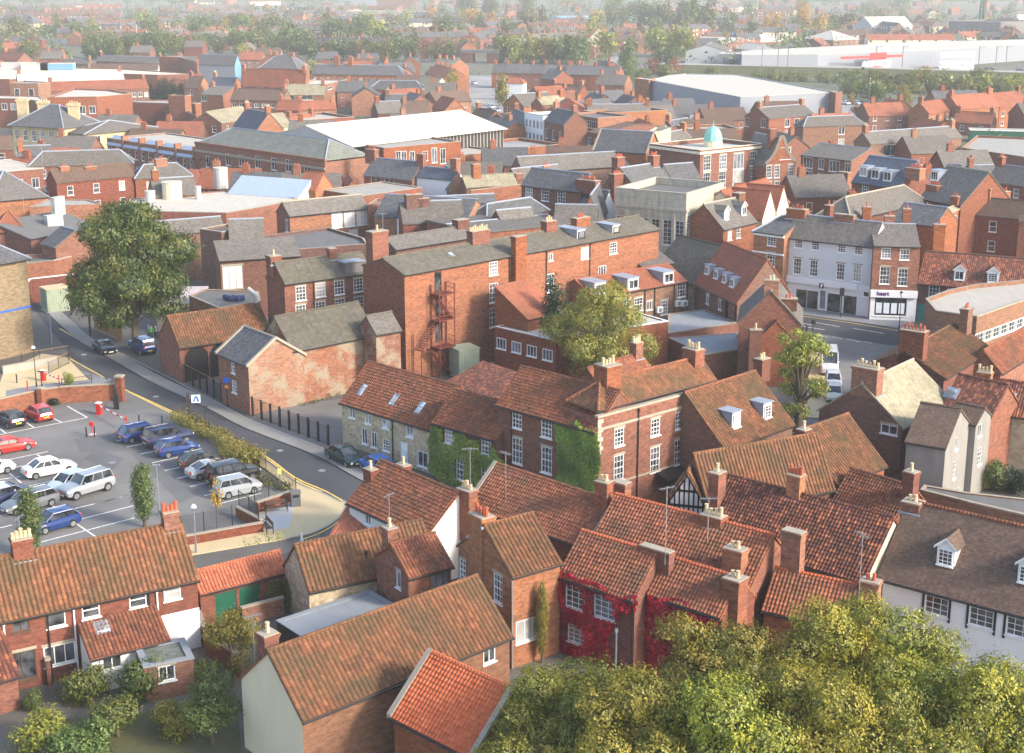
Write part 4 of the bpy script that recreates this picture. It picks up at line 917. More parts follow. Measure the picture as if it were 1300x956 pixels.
o = Bld('white_end_cottage', 'pantiled cottage with white painted side wall on the street bend', 'house', K(23,118,385), K(23,600,610), 3.9, R=K(23,385,155), rm='pantile', tiles=True, wm='white_render', group=G1, pitch=40)
o.w(0,23,[(235,500)],.7,.8,'case2'); o.chim(23,253,172,1.0,.7,1,'pot_cream',xx=.3,zb=2.5); o.chim(23,460,145,1.1,.7,1,'pot_cream',xx=4.5,yy=6,zb=4); o.done()
o = Bld('low_pantile_shed', 'tiny low red pantile roof on the road below the white cottage wall', 'shed', K(23,0,612), K(23,215,640), 1.9, D=4, roof='lean', rise=1.6, rm='pantile_new', wm='white_render'); o.done()
o = Bld('mossy_barn_house', 'longest foreground roof, mossy brown pantiles, cream rendered gable and single-pot chimney', 'house', K(16,230,1110), K(16,1268,692), 4.3, R=K(16,1105,402), rm='pantile_mossy', tiles=True, wm='brick_brown', sidewm={3:'cream_render'}, group=G1)
o.w(0,16,[(1168,787)],.95,1.15,'case2',lintel=False); o.chim(16,58,680,.9,.8,1,'pot_cream',xx=.5,zb=4); o.done()
o = Bld('bright_roof_house', 'steep bright orange pantile roof with a stone-capped gable at the bottom edge', 'house', K(16,690,1090), K(16,1080,1290), 4.0, R=K(16,885,788), rm='pantile_bright', ridge='pantile_bright', tiles=True, cop='coping', group=G1); o.done()
# creeper house, in two steps
o = Bld('creeper_house', 'red brick house half hidden by crimson creeper, orange ridge and white lattice windows', 'house', K(17,235,390), K(17,614,514), 5.3, R=K(17,372,182), rm='pantile', ridge='pantile_bright', tiles=True, wm='brick_red', group=G1, og=.05)
o.w(0,17,[(315,507)],1.5,1.5,'lead'); o.w(0,17,[(462,557)],1.6,1.5,'lead'); o.w(0,17,[(322,692)],1.4,1.2,'lead'); o.pipe(0,17,(238,560),'metal_grey'); o.pipe(0,17,(605,600)); o.pipe(0,17,(528,650),'white_paint',z1=3)
o.done(); CRH = o; Lc = o.L
ivy('crimson_creeper', 'crimson creeper covering the wall of the lattice-windowed house', 'climbing plant', o, 0, [(-.4,0),(-.4,5.6),(Lc*.3,5.6),(Lc+.2,5.5),(Lc+.2,4.4),(Lc*.88,4.3),(Lc*.75,3.4),(Lc*.7,1.5),(Lc*.8,0)], 'leaf_red', 120, .17, .38, seed=3)
o = Bld('creeper_annexe', 'lower wing of the creeper house, its end wall fully crimson under orange ridge tiles', 'house', K(17,652,468), K(17,1050,598), 5.3, R=K(17,750,296), rm='pantile', ridge='pantile_bright', tiles=True, wm='brick_red', group=G1, og=.02)
o.chim(22,270,625,2.2,.6,0,m='brick_red',xx=.2,cap='coping'); o.chim(22,768,812,1.15,1.1,2,'pot_cream',xx=o.L-.5,zb=3,yy=o.D/2-.6,m='brick_orange'); o.done()
ivy('crimson_creeper', 'dense crimson creeper on the annexe wall behind the yellow-green tree', 'climbing plant', o, 0, [(-.2,0),(-.2,5.5),(o.L*.4,5.5),(o.L*.9,5.2),(o.L,2),(o.L*.9,0)], 'leaf_red', 130, .17, .38, seed=5)
o = Bld('long_ridge_house', 'broad red pantile roof behind the creeper house, with a lead valley and a tall aerial', 'house', K(22,-150,606), K(22,850,895), 5.6, R=K(22,1040,560), rm='pantile', ridge='pantile_bright', tiles=True, wm='brick_orange', group=G1, pitch=41)
o.chim(22,630,415,1.5,.9,4,'pot_cream',label='wide stack with four cream pots'); o.chim(22,770,625,1.3,.9,2,'pot_cream',yy=.7,zb=5,m='brick_orange'); o.chim(21,1135,200,1.0,.8,2,'pot_cream',m='brick_orange'); o.chim(21,1245,205,1.1,.8,0,yy=o.D/2+1.6,m='brick_orange')
o.chim(22,1140,515,1.3,.7,0,xx=o.L+1.0,yy=o.D/2,m='brick_orange',zb=0,cap='coping',label='tall plain slab stack'); o.done()
o = Bld('dark_pantile_house', 'very wide dark red pantile roof dotted with orange tiles, cream wall under its eaves', 'house', K(22,520,524), K(18,500,424), 5.2, R=K(18,652,114), rm='pantile_dark', tiles=True, wm='cream_render', group=G1)
o.chim(22,1155,158,1.0,.8,4,'pot_red',m='brick_orange'); o.chim(22,655,142,.8,1.0,1,'pot_cream',xx=.4,m='brick_orange',zb=5); o.win(0,o.L-4.2,4.4,1.4,.7,'plain',fr='dark_timber'); o.done()
o = Bld('tudor_house', 'white walled timbered house under a huge dark brown plain tile roof with black-framed dormers', 'house', K(18,577,400), K(18,1560,655), 5.2, R=K(18,790,42), rm='tile_brown', ridge='pantile', wm='shop_white', group=G1, fr='white_paint', og=.1)
o.w(0,18,[(865,512),(1088,584),(1275,642)],1.5,1.5,'lead',lintel=False); o.dorm(18,905,352,1.15,1.15,top='gable',fr='white_paint',kind='lead',cheek='white_paint'); o.dorm(18,1312,442,1.15,1.15,top='gable',fr='white_paint',kind='lead',cheek='white_paint'); o.chim(18,745,22,1.2,1.0,2,'pot_cream',xx=.3,m='brick_orange')
tb = MB()
for x in (.12,): tb.box(x-.12,-.05,-.3,x+.12,.0-.003,5.1,'black_paint')
tb.box(0,-.05,4.95,o.L,-.003,5.12,'black_paint')
for q in o.holes[0]:
    for x in (q[0]-.09,q[2]+.09): tb.box(x-.07,-.06,q[1]-.3,x+.07,-.004,4.95,'black_paint')
tb.obj('timber_frame', o.e); o.done()
o = Bld('small_tiled_annexe', 'small pantiled annexe with lead-edged valley and chimney of two red pots, by the tree tops', 'house', K(18,0,560), K(18,470,665), 4.4, R=K(18,152,382), rm='pantile', ridge='pantile_bright', tiles=True, group=G1); o.chim(18,535,418,1.1,.8,2,'pot_red',m='brick_orange'); o.done()
# timbered range
o = Bld('timbered_gable', 'black and white timber-framed gable poking above the red roofs', 'house', K(22,322,348), K(22,592,374), 5.0, R=K(22,472,156), D=3.5, roof='cross', rm='pantile_mossy', wm='shop_white', group=G1, og=.12, ov=.1)
tb = MB(); L, h, r = o.L, o.h, o.rise
def bm(x0,z0,x1,z1,t=.08):
    a = V((x0,-.03,z0)); c = V((x1,-.03,z1)); d = (c-a).normalized(); n = V((-d.z,0,d.x))*t; tb.poly([a-n,a+n,c+n,c-n],'black_paint'); tb.poly([a-n,a+n,a+n+V((0,.03,0)),a-n+V((0,.03,0))],'black_paint')
bm(0,h,L,h,.1); bm(0,h-.1,L/2,h+r,.14); bm(L,h-.1,L/2,h+r,.14); bm(L*.25,h+r*.46,L*.75,h+r*.46,.09)
for k in range(1,9):
    x = L*k/9; top = h+r*(1-abs(x-L/2)/(L/2)); bm(x,h,x,min(top,h+r*.46),.06); bm(x,2.5,x,h,.06)
    if top > h+r*.5: bm(x,h+r*.46,x,top,.06)
tb.obj('timber_frame', o.e); o.done()
o = Bld('timbered_house', 'mossy pantile range running right from the timber-framed gable', 'house', K(22,600,385), K(14,345,778), 5.0, D=4.4, R=K(14,160,535), rm='pantile_mossy', tiles=True, wm='brick_brown', group=G1, og=.1)
o.done()
o = Bld('mossy_pantile_house', 'green-brown pantile house with a bright orange repair stripe beside a lead valley', 'house', K(14,362,765), K(14,602,670), 5.0, R=K(14,425,417), rm='pantile_mossy', tiles=True, group=G1); o.chim(14,200,488,.9,.8,1,'pot_cream',xx=-.3,zb=5); o.done()
o = Bld('small_red_roof_house', 'small house under bright even red pantiles beside the grey rendered cottage', 'house', K(14,352,840), K(14,660,935), 4.2, R=K(14,420,688), rm='pantile', tiles=True, group=G1); o.chim(14,738,700,.9,.8,1,'pot_cream',xx=o.L+.2,zb=0); o.done()
o = Bld('stone_slate_house', 'brick gabled house with pale stone-slate roof and wide stack of six cream pots', 'house', K(14,692,480), K(14,935,350), 6.2, C=K(14,320,372), R=K(14,735,152), rm='stone_slate', ridge='coping', wm='brick_dark', group=G1, og=.15)
o.w(3,14,[(625,492)],1.5,.8,'case2'); o.chim(14,520,178,1.2,2.3,6,'pot_cream',xx=.6,m='brick_red',label='broad stack topped by six cream pots'); o.done()
o = Bld('grey_cottage', 'grey rendered cottage with dark tile roof and sash windows in its gable', 'house', K(14,712,550), K(14,908,583), 6.4, C=K(14,1060,468), R=K(14,990,396), rm='tile_brown', wm='grey_render', og=.1, group=G1)
o.w(1,14,[(963,552)],.75,1.1,'case2',lintel=False); o.w(1,14,[(952,697)],.8,1.5,'sash',lintel=False); o.w(1,14,[(968,805)],.8,.8,'case2',lintel=False); o.done()
o = Bld('grey_cottage', 'narrower grey rendered gable set back to the right of its twin', 'house', K(14,925,440), K(14,1060,467), 6.5, D=3.2, R=K(14,1098,388), rm='tile_brown', wm='grey_render', og=.1, group=G1); o.w(1,14,[(1080,497)],.8,1.1,'case2',lintel=False); o.w(1,14,[(1078,627)],.8,1.5,'sash',lintel=False); o.done()
o = Bld('stone_house', 'pale stone house with twin-light dormer in a dark red tile roof', 'house', K(14,1132,402), K(14,1520,462), 6, base=(K(14,1132,402), K(14,1120,700)), R=K(14,1150,242), rm='pantile_dark', tiles=False, wm='stone_pale', group=G1)
o.w(0,14,[(1165,527)],1.1,1.6,'sash',lintel=False); o.dorm(14,1188,402,1.5,1.1); o.chim(14,1105,203,1.2,.9,4,'pot_cream',xx=-.5,m='brick_orange',label='bright orange stack with cream pots'); o.sky(14,940,312) if False else None; o.done()
o = Bld('red_tiled_wing', 'dark red tiled wing with tiny roof light between stone slates and orange stack', 'house', K(14,890,385), K(14,1130,440), 6.0, R=K(14,935,212), rm='pantile_dark', group=G1); o.sky(14,940,312,w=1.0,h=.9); o.done()
o = Bld('mossy_corner_house', 'olive mossy pantile house with big six-pot stack facing the high street', 'house', K(27,792,602), K(27,1090,412), 6.6, C=K(27,375,472), R=K(27,905,228), rm='pantile_mossy', tiles=True, wm='brick_red', cop=None, group=G1)
o.chim(27,605,292,1.2,2.3,6,'pot_red',xx=.6,m='brick_red'); o.chim(27,938,152,1.5,.8,2,'pot_red',xx=o.L-.5,m='brick_brown'); o.done()
o = Bld('orange_tiled_house', 'house under light orange-brown pantiles right of the lead valley', 'house', K(27,1150,564), K(27,1460,372), 5.6, C=K(27,960,500), R=K(27,1220,328), rm='pantile', tiles=True, wm='brick_orange', group=G1); o.done()
# stone cottages, ivy house, Georgian house
G2 = 'old houses across the street'
o = Bld('stone_cottages', 'two-storey rubble stone cottages with three roof windows in red pantiles', 'house', K(12,428,354), K(12,888,494), 5, base=(K(12,428,354), K(12,432,568)), R=K(12,560,157), rm='pantile', tiles=True, wm='stone_rubble', group=G2, ridge='pantile')
o.w(0,12,[(480,405)],.8,1.2,'case2',lintel=False); o.w(0,12,[(560,435)],.9,1.2,'case2',lintel=False); o.w(0,12,[(648,456),(768,500)],.9,1.2,'case2',lintel=False,gl='glass_pale'); o.w(0,12,[(542,527),(590,545)],.75,1.5,'case2',lintel=False); o.w(0,12,[(652,573)],.95,1.1,'sash',lintel=False); o.w(0,12,[(833,643)],1.3,1.4,'case2',lintel=False)
o.door(0,12,740,610,.95,2.1); o.pipe(0,12,(685,500)); o.sky(12,535,300,w=.7,h=1.3); o.sky(12,695,347,w=.7,h=1.3); o.sky(12,825,388,w=.7,h=1.3); o.done(); STC = o
o = Bld('ivy_house', 'cottage smothered in green ivy with white sash windows, between stone cottages and Georgian house', 'house', K(12,890,455), K(12,1202,542), 5.2, R=K(12,1000,297), rm='pantile', tiles=True, wm='brick_dark', group=G2, ridge='pantile')
o.w(0,12,[(966,517)],1.1,1.5,'sash',lintel=False); o.w(0,12,[(1150,577)],1.1,1.5,'sash',lintel=False); o.w(0,12,[(1025,695),(1150,742)],1.1,1.9,'sash',lintel=False); o.done(); IVH = o
ivy('green_ivy', 'green ivy over the whole front of the cottage', 'climbing plant', o, 0, [(-.8,1),(-.6,5.0),(o.L*.4,5.0),(o.L+.2,4.5),(o.L+1.4,3.3),(o.L+1.6,.5),(o.L,0),(.6,0)], 'leaf_ivy', 150, .17, .3, seed=9)
o = Bld('georgian_wing', 'brown brick Georgian wing with tall white sashes and a broad panel of green ivy', 'house', K(12,1208,364), K(13,420,500), 8.0, R=K(13,50,182), rm='pantile', ridge='pantile', tiles=True, wm='brick_dark', group=G2, og=.05)  # darker brick puts the shade of this left face into the colour
o.w(0,13,[(24,442)],1.1,1.55,'sash'); o.w(0,13,[(172,490)],1.15,1.5,'sash'); o.w(0,13,[(25,600),(172,647)],1.15,2.2,'sash'); o.pipe(0,13,(0,500)); o.done(); GEW = o
ivy('green_ivy', 'dense panel of green ivy filling the corner of the Georgian wing', 'climbing plant', o, 0, onwall(o,0,13,[(225,455),(300,470),(340,440),(420,500),(445,560),(440,840),(230,760),(215,640),(235,560)]), 'leaf_ivy', 170, .18, .35, seed=12)
o = Bld('georgian_house', 'three-storey red brick Georgian house with stone quoins, parapet and six front sashes', 'house', K(13,430,436), K(13,1045,272), 9.0, R=K(13,870,150), rm='pantile_mossy', ridge='pantile', tiles=True, wm='brick_orange', group=G2, og=-.1, ov=-.35, roof='hipA')
o.w(0,13,[(537,532),(718,482),(840,447),(957,410)],1.05,1.45,'sash'); o.w(0,13,[(535,685),(716,643),(836,605),(952,568)],1.1,2.1,'sash'); o.win(0,2.2,2.2,1.2,1.9,'sash'); o.pipe(0,13,(628,520),t=None)
L, h = o.L, o.h; t_ = MB(); t_.box(-.05,-.06,h-.02,L+.05,.35,h+.16,'coping'); t_.box(-.05,-.10,h-1.05,L+.05,-.003,h-.85,'coping'); t_.box(0,-.05,3.15,L,-.003,3.3,'coping'); t_.box(0,0,h-.01,L,.25,h+.01,'brick_red'); t_.obj('cornice', o.e)
qn = MB()
for i in range(24):
    ww = .55 if i % 2 else .34; z = i*.37
    if z+.3 < h: qn.box(L-ww,-.045,z,L+.04,-.003,z+.33,'ashlar'); (qn.box(-.04,-.045,z,ww,-.003,z+.33,'ashlar') if z > 5.9 else None)
qn.obj('quoins', o.e)
aw = MB(); aw.slab([(6.5,-1.4,2.75),(L-.6,-1.4,2.75),(L-.6,-.05,3.1),(6.5,-.05,3.1)],'black_paint',.10); aw.box(6.6,-1.35,2.4,L-.7,-1.28,2.75,'black_paint'); aw.obj('shop_awning', o.e)
o.chim(13,480,165,1.6,1.5,4,'pot_cream',xx=2.0,yy=o.D/2,label='massive stack with cream and red pots'); o.chim(13,908,85,1.1,1.5,4,'pot_cream',xx=L-.9,yy=o.D/2); o.done(); GEO = o
o = Bld('back_wing', 'low pantiled back wing with one stack, between the bushy tree and the Georgian ridge', 'house', K(25,800,740), K(25,1130,640), 7.0, R=K(25,905,590), rm='pantile', group=G2); o.chim(13,622,55,1.0,.8,4,'pot_cream',xx=3.5,zb=7); o.done()
o = Bld('dormer_pantile_house', 'mossy house with two white dormers right of the Georgian quoins, timber wall below', 'house', K(13,1058,588), K(14,142,464), 5.6, R=K(13,1240,197), rm='pantile_mossy', ridge='pantile', tiles=True, wm='brick_brown', cop=None, group=G2)
o.dorm(13,1120,488,1.1,1.2,kind='sash'); o.dorm(13,1275,440,1.1,1.2,kind='sash'); o.chim(13,1252,135,1.2,.9,2,'pot_cream',m='brick_dark'); o.win(0,3.5,4.4,2.2,1.2,'case4',fr='dark_timber'); o.done()
o = Bld('brown_tiled_outhouse', 'small maroon tiled outbuilding with white bargeboard behind the ivy house', 'outbuilding', K(12,960,255), K(12,1190,338), 3.2, D=4.5, roof='lean', rise=1.3, rm='pantile_dark', cop='white_paint'); o.done()
# ---------------------------------------------------------------- the brick yards in the middle
G3 = 'brick buildings round the yard'
o = Bld('coach_house', 'brick coach house with two dark cart arches and patchy pantiles, beside the street', 'outbuilding', K(26,238,352), K(26,820,264), 4, base=(K(26,238,352), K(26,245,578)), C=K(26,95,285), R=K(26,160,162), rm='pantile_mossy', tiles=True, wm='brick_red', group=G3, og=.1)
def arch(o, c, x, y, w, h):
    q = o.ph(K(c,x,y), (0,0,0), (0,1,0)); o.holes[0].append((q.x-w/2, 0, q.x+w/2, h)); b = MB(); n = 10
    b.poly([(q.x-w/2,.10,0),(q.x+w/2,.10,0),(q.x+w/2,.10,h),(q.x-w/2,.10,h)], 'black_paint'); d = b.obj('arch_shade', o.e)  # black sheet paints the shade inside the open arch
    b = MB(); zc = h-w/2
    for k in range(n):
        a0, a1 = math.pi*k/n, math.pi*(k+1)/n; p0, p1 = (q.x+math.cos(a0)*w/2, zc+math.sin(a0)*w/2), (q.x+math.cos(a1)*w/2, zc+math.sin(a1)*w/2)
        if k < n/2: b.poly([(p0[0],-.01,p0[1]),(q.x+w/2,-.01,h) if k else (q.x+w/2,-.01,h),(p1[0],-.01,p1[1])], 'brick_red'); b.poly([(p0[0],-.01,p0[1]),(p1[0],-.01,p1[1]),(p1[0],.1,p1[1]),(p0[0],.1,p0[1])],'brick_red')
        else: b.poly([(p0[0],-.01,p0[1]),(q.x-w/2,-.01,h),(p1[0],-.01,p1[1])], 'brick_red'); b.poly([(p0[0],-.01,p0[1]),(p1[0],-.01,p1[1]),(p1[0],.1,p1[1]),(p0[0],.1,p0[1])],'brick_red')
    b.obj('arch', o.e)
arch(o,26,350,470,2.7,3.7); arch(o,26,505,440,2.7,3.7); o.chim(26,848,105,1.0,.8,1,'pot_cream',xx=o.L,yy=o.D/2,m='brick_orange',zb=2); o.done()
o = Bld('gatehouse', 'tiny two-storey gatehouse, grey tile roof and bright orange side gable', 'house', K(26,483,387), K(26,675,467), 5, base=(K(26,675,467), K(26,697,786)), C=K(26,935,365), R=K(26,800,280), rm='slate', ridge='coping', wm='brick_red', sidewm={1:'brick_weathered'}, cop='coping', group=G3, og=.05)
o.w(0,26,[(580,480)],.75,1.3,'sash',lintel=False); o.w(0,26,[(588,605)],1.0,1.3,'sash',lintel=False); o.done()
o = Bld('long_wall_building', 'long low building of patched brick and whitewashed rubble under grey concrete tiles', 'outbuilding', K(26,958,374), K(6,600,842), 7, base=(K(26,958,374), K(26,965,722)), R=K(26,890,157), rm='concrete_tile', ridge='concrete_tile', wm='brick_weathered', group=G3, og=.1); o.done()
o = Bld('long_wall_building', 'short dark-tiled end of the patched wall, below the fire escape', 'outbuilding', K(6,600,842), K(6,722,820), 6.5, R=K(6,690,733), rm='slate_brown', ridge='concrete_tile', wm='brick_weathered', group=G3, og=.1); o.done()
o = Bld('sash_window_house', 'red brick block with two rows of four sash windows under grey tiles', 'house', K(6,142,590), K(6,578,531), 9.8, C=K(6,28,560), R=K(6,480,442), rm='concrete_tile', ridge='concrete_tile', wm='brick_red', group=G3, og=.05)
o.w(0,6,[(225,640),(323,622),(417,611),(512,598)],1.25,1.6,'sash'); o.w(0,6,[(225,735),(323,718),(420,704),(515,693)],1.25,1.7,'sash'); o.chim(6,88,448,1.3,1.2,1,'pot_cream',xx=.3); o.chim(6,378,412,.9,.8,0); o.pipe(0,6,(140,650)); o.pipe(0,6,(288,640)); 
q = o.rh(K(6,485,525)); hb = MB(); hb.box(q.x-1.1,q.y-.3,q.z-.3,q.x+1.1,q.y+1.7,q.z+1.0,'dark_clad'); hb.box(q.x-1.3,q.y-.5,q.z+1.0,q.x+1.3,q.y+1.9,q.z+1.1,'lead'); hb.obj('roof_hatch', o.e); o.done()
o = Bld('long_brick_warehouse', 'very long four-storey brick range with grey tile roof and a tall external flue', 'warehouse', K(6,742,548), K(7,735,320), 11.7, C=K(6,578,492), R=K(7,640,252), rm='concrete_tile', ridge='concrete_tile', wm='brick_orange', sidewm={3:'brick_red'}, group=G3, og=.1)
o.w(0,6,[(1188,515)],1.3,1.5,'sash',fr='white_paint',lintel=False); o.w(0,6,[(1190,637),(1190,760)],1.3,2.2,'sash',lintel=False); o.w(0,7,[(195,458)],.7,.9,'case2',lintel=False); o.w(0,7,[(365,438),(508,413)],1.3,1.4,'sash',lintel=False); o.w(0,7,[(192,588)],1.2,2.2,'sash',lintel=False); o.w(0,7,[(452,530)],1.4,1.4,'case3',lintel=False)
o.w(0,6,[(910,580),(914,700),(914,828)],1.0,2.1,'plain',fr='dark_timber',lintel=False,name='fire_door')
fl = o.ph(K(7,42,352),(0,-.6,0),(0,1,0)); o.stack(fl.x,-.35,6,fl.z,1.7,.8,0,'pot_red',m='brick_orange',label='tall flue built against the wall')
o.chim(6,605,325,2.2,1.2,1,'pot_cream',xx=.8,yy=o.D+.3,zb=10); o.chim(6,1112,322,2.6,1.0,8,'pot_cream',label='broad stack with a row of cream pots'); o.chim(7,185,275,1.7,1.0,3,'pot_cream'); o.chim(7,343,258,2.3,1.0,3,'pot_red')
o.dorm(7,345,368,1.3,.9,kind='plain',fr='dark_timber'); o.dorm(7,520,340,1.2,.8,kind='plain',fr='dark_timber'); o.sky(6,975,450,w=.6,h=.8)
for x in ((1265,560),): o.pipe(0,6,x)
o.pipe(0,7,(170,500)); o.pipe(0,7,(388,480)); o.done(); LW = o
# fire escape against the warehouse
T = LW.T; x0 = LW.ph(K(6,895,600),(0,-.8,0),(0,1,0)).x; fe = empty('fire_escape', T @ V((x0,0,0)), LW.rz, 'rust red steel fire escape zigzagging up the long brick range', 'fire escape'); b = MB()
for px in (0,2.1):
    for py in (-.15,-1.5): b.cyl((px,py,0),(px,py,10.2),.07,'rust_red',5)
b.cyl((-2.6,-1.5,0),(-2.6,-1.5,5.2),.06,'rust_red',5); b.cyl((-2.6,-.2,0),(-2.6,-.2,5.2),.06,'rust_red',5); b.obj('frame', fe)
for z in (3.4,6.4,9.2):
    b = MB(); b.box(-.1,-1.55,z-.08,2.2,-.1,z,'rust_red')
    for hh in (.5,1.0):
        b.cyl((-.1,-1.55,z+hh),(2.2,-1.55,z+hh),.03,'rust_red',4); b.cyl((2.2,-1.55,z+hh),(2.2,-.1,z+hh),.03,'rust_red',4)
    for k in range(8): b.cyl((-.1+k*.33,-1.55,z),(-.1+k*.33,-1.55,z+1),.015,'rust_red',3)
    b.obj('landing', fe)
for za, xa, zb, xb in ((0,2.0,3.4,-1.0),(3.4,-2.4,6.4,.3),(6.4,2.1,9.2,-.1)):
    b = MB()
    for y in (-.5,-1.3): b.cyl((xa,y,za),(xb,y,zb),.05,'rust_red',4); b.cyl((xa,y,za+.95),(xb,y,zb+.95),.03,'rust_red',4)
    for k in range(14): t = (k+.5)/14; x = xa+(xb-xa)*t; z = za+(zb-za)*t; b.box(x-.12,-1.3,z-.02,x+.12,-.5,z+.02,'rust_red')
    b.obj('stair_flight', fe)
def cabin(name, label, c, pts, h, m, rm, rib=True, cat='container'):
    """ribbed metal box: three visible roof corners (left, front, right) in the photo"""
    a, q, r = (P(K(c,*p), h) for p in pts); e1 = (q-a); ey = (r-q); L = e1.length; D = abs(ey.dot(V((-e1.y,e1.x,0)).normalized())); rz = math.atan2(e1.y,e1.x)
    e = empty(name, (a.x,a.y,0), rz, label, cat); b = MB(); b.box(0,0,.12,L,D,h-.05,m)
    if rib:
        for k in range(int(L/.3)): b.box(k*.3+.05,-.04,.2,k*.3+.2,-.001,h-.15,m)
        for k in range(int(D/.3)): b.box(L+.001,k*.3+.05,.2,L+.04,k*.3+.2,h-.15,m)
    b.obj('side_panels', e); b = MB(); b.box(-.08,-.08,h-.05,L+.08,D+.08,h+.05,rm); b.obj('lid', e); b = MB(); b.box(-.1,-.1,-.05,L+.1,D+.1,.12,'concrete'); b.obj('plinth', e); return e
cabin('electric_cabinet', 'grey-green ribbed steel cabinet on the left yard below the brick wall', 38, ((252,570),(292,590),(440,575)), 3.1, 'grey_green', 'path_buff')
cabin('electric_cabinet', 'pale green ribbed steel cabinet standing below the red fire escape', 12, ((965,75),(1015,100),(1115,85)), 3.2, 'grey_green', 'grey_green')
flat('flat_roof_office', 'flat white-roofed brick building half hidden behind the bushy yellow tree', 'office', [K(25,138,378),K(25,530,470),K(25,1110,362),K(25,1240,342),K(25,1060,292),K(25,470,312)], 5.2, par=.12, rm='white_roof', cop='white_paint', wins=((0,1,4,1.4,1.2,3.6,3,'case3'),), group=G3)
o = Bld('lean_to_store', 'orange pantile lean-to at the foot of the external flue', 'outbuilding', K(25,350,325), K(25,560,275), 6.6, D=5, roof='lean', rise=2.8, rm='pantile_bright' if False else 'tile_red', ridge='lead', group=G3); o.done()
o = Bld('three_dormer_house', 'orange plain tile roof with three white flat dormers above a wall of black pipes', 'house', K(7,405,662), K(7,872,578), 6.2, C=K(7,318,600), R=K(7,830,487), rm='tile_red', ridge='tile_red', wm='brick_brown', group=G3, og=.1)
for x in ((440,645),(605,622),(782,590)): o.dorm(7,*x,w=1.7,h=1.2)
o.w(0,7,[(633,695)],1.4,1.6,'sash'); o.w(0,7,[(688,700)],.9,1.1,'case2'); o.w(0,7,[(850,620)],1.4,1.8,'sash'); o.w(0,7,[(762,710)],1.2,1.8,'sash'); o.w(0,7,[(575,690)],1.2,1.0,'case2')
for x in ((663,680),(712,660),(810,640),(875,640)): o.pipe(0,7,x)
for x in (738,832,862):
    q = o.ph(K(7,x,690 if x>800 else 722),(0,-.35,0),(0,1,0)); b = MB(); b.box(q.x-.45,-.5,q.z-.35,q.x+.45,-.1,q.z+.35,'white_paint'); b.cyl((q.x,-.52,q.z),(q.x,-.505,q.z),.27,'metal_grey',12); b.obj('air_conditioner', o.e)
o.done()
o = Bld('tiled_link', 'small grey-brown tiled roof tucked under the end of the long brick range', 'outbuilding', K(7,652,508), K(7,806,488), 7.6, D=5, roof='lean', rise=1.6, rm='slate_brown', cop='white_paint', group=G3); o.done()
o = Bld('brown_tiled_house', 'steep grey-brown tile roof with two blue lead valleys, behind the red dormer roof', 'house', K(7,690,530), K(7,905,590), 5.6, R=K(7,1000,392), rm='concrete_tile', ridge='concrete_tile', wm='stone_rubble', group=G3); o.done()
o = Bld('four_dormer_hall', 'steep red-brown tile roof with four white dormers in a tight row', 'house', K(7,917,584), K(7,1128,684), 5.8, C=K(24,540,242), R=K(7,1272,470), rm='tile_red', ridge='tile_red', wm='brick_brown', cop=None, group=G3, og=.1)
for x in ((975,548),(1020,570),(1062,590),(1100,612)): o.dorm(7,*x,w=1.1,h=1.0,kind='case2')
o.w(0,7,[(978,668)],.9,1.3,'case2',gl='glass_pale'); o.w(0,7,[(1040,697)],.9,1.2,'case2'); o.door(0,7,1072,740,.9,2.1,'dark_timber',z=4.4); o.pipe(0,7,(1120,720)); o.done()
flat('flat_link_roof', 'pale grey flat roof between the red dormer hall and the bushy tree', 'outbuilding', [K(7,780,842),K(7,1128,790),K(7,960,722),K(7,780,745)], 3.4, par=.06, rm='grey_flat', wm='brick_red', group=G3)
gwall('yard_wall', 'long brick boundary wall with brown top, right of the pale flat roof', [K(7,790,935),K(7,1120,830)], 2.6, 'brick_brown')
flat('flat_link_roof', 'low two-tone flat roof behind the Georgian house chimney', 'outbuilding', [K(13,780,35),K(13,960,120),K(13,1150,90),K(13,1130,10),K(13,900,30)], 3.0, par=.05, rm='grey_flat', wm='brick_red', group=G3)
o = Bld('triangular_gable_house', 'steep bare brick gable with white pipes and two small stacks, behind the lane tree', 'house', K(24,190,392), K(24,585,410), 6.8, D=8, R=K(24,375,200), roof='cross', rm='slate_brown', wm='brick_red', sidewm={10:'brick_red'}, group=G3, og=.1)
o.win(0,2.6,5.6,1.0,.7,'case2'); o.win(0,3.6,3.9,1.0,.7,'case2'); o.stack(o.L/2,.5,9,o.h+o.rise+1.2,1.5,.9,2,'pot_cream',m='brick_orange'); o.stack(o.L*.78,1.2,8,o.h+o.rise*.75,1.8,1.0,2,'pot_red',m='brick_dark'); o.done()
o = Bld('triangular_gable_house', 'smaller brick gable in front, orange tiles beside the lane tree', 'house', K(24,250,560), K(24,600,560), 4.2, D=6, R=K(24,430,392), roof='cross', rm='pantile', wm='brick_red', group=G3, og=.1); o.stack(.6,-.5,0,6.4,1.3,.8,1,'pot_cream',m='brick_dark'); o.done()
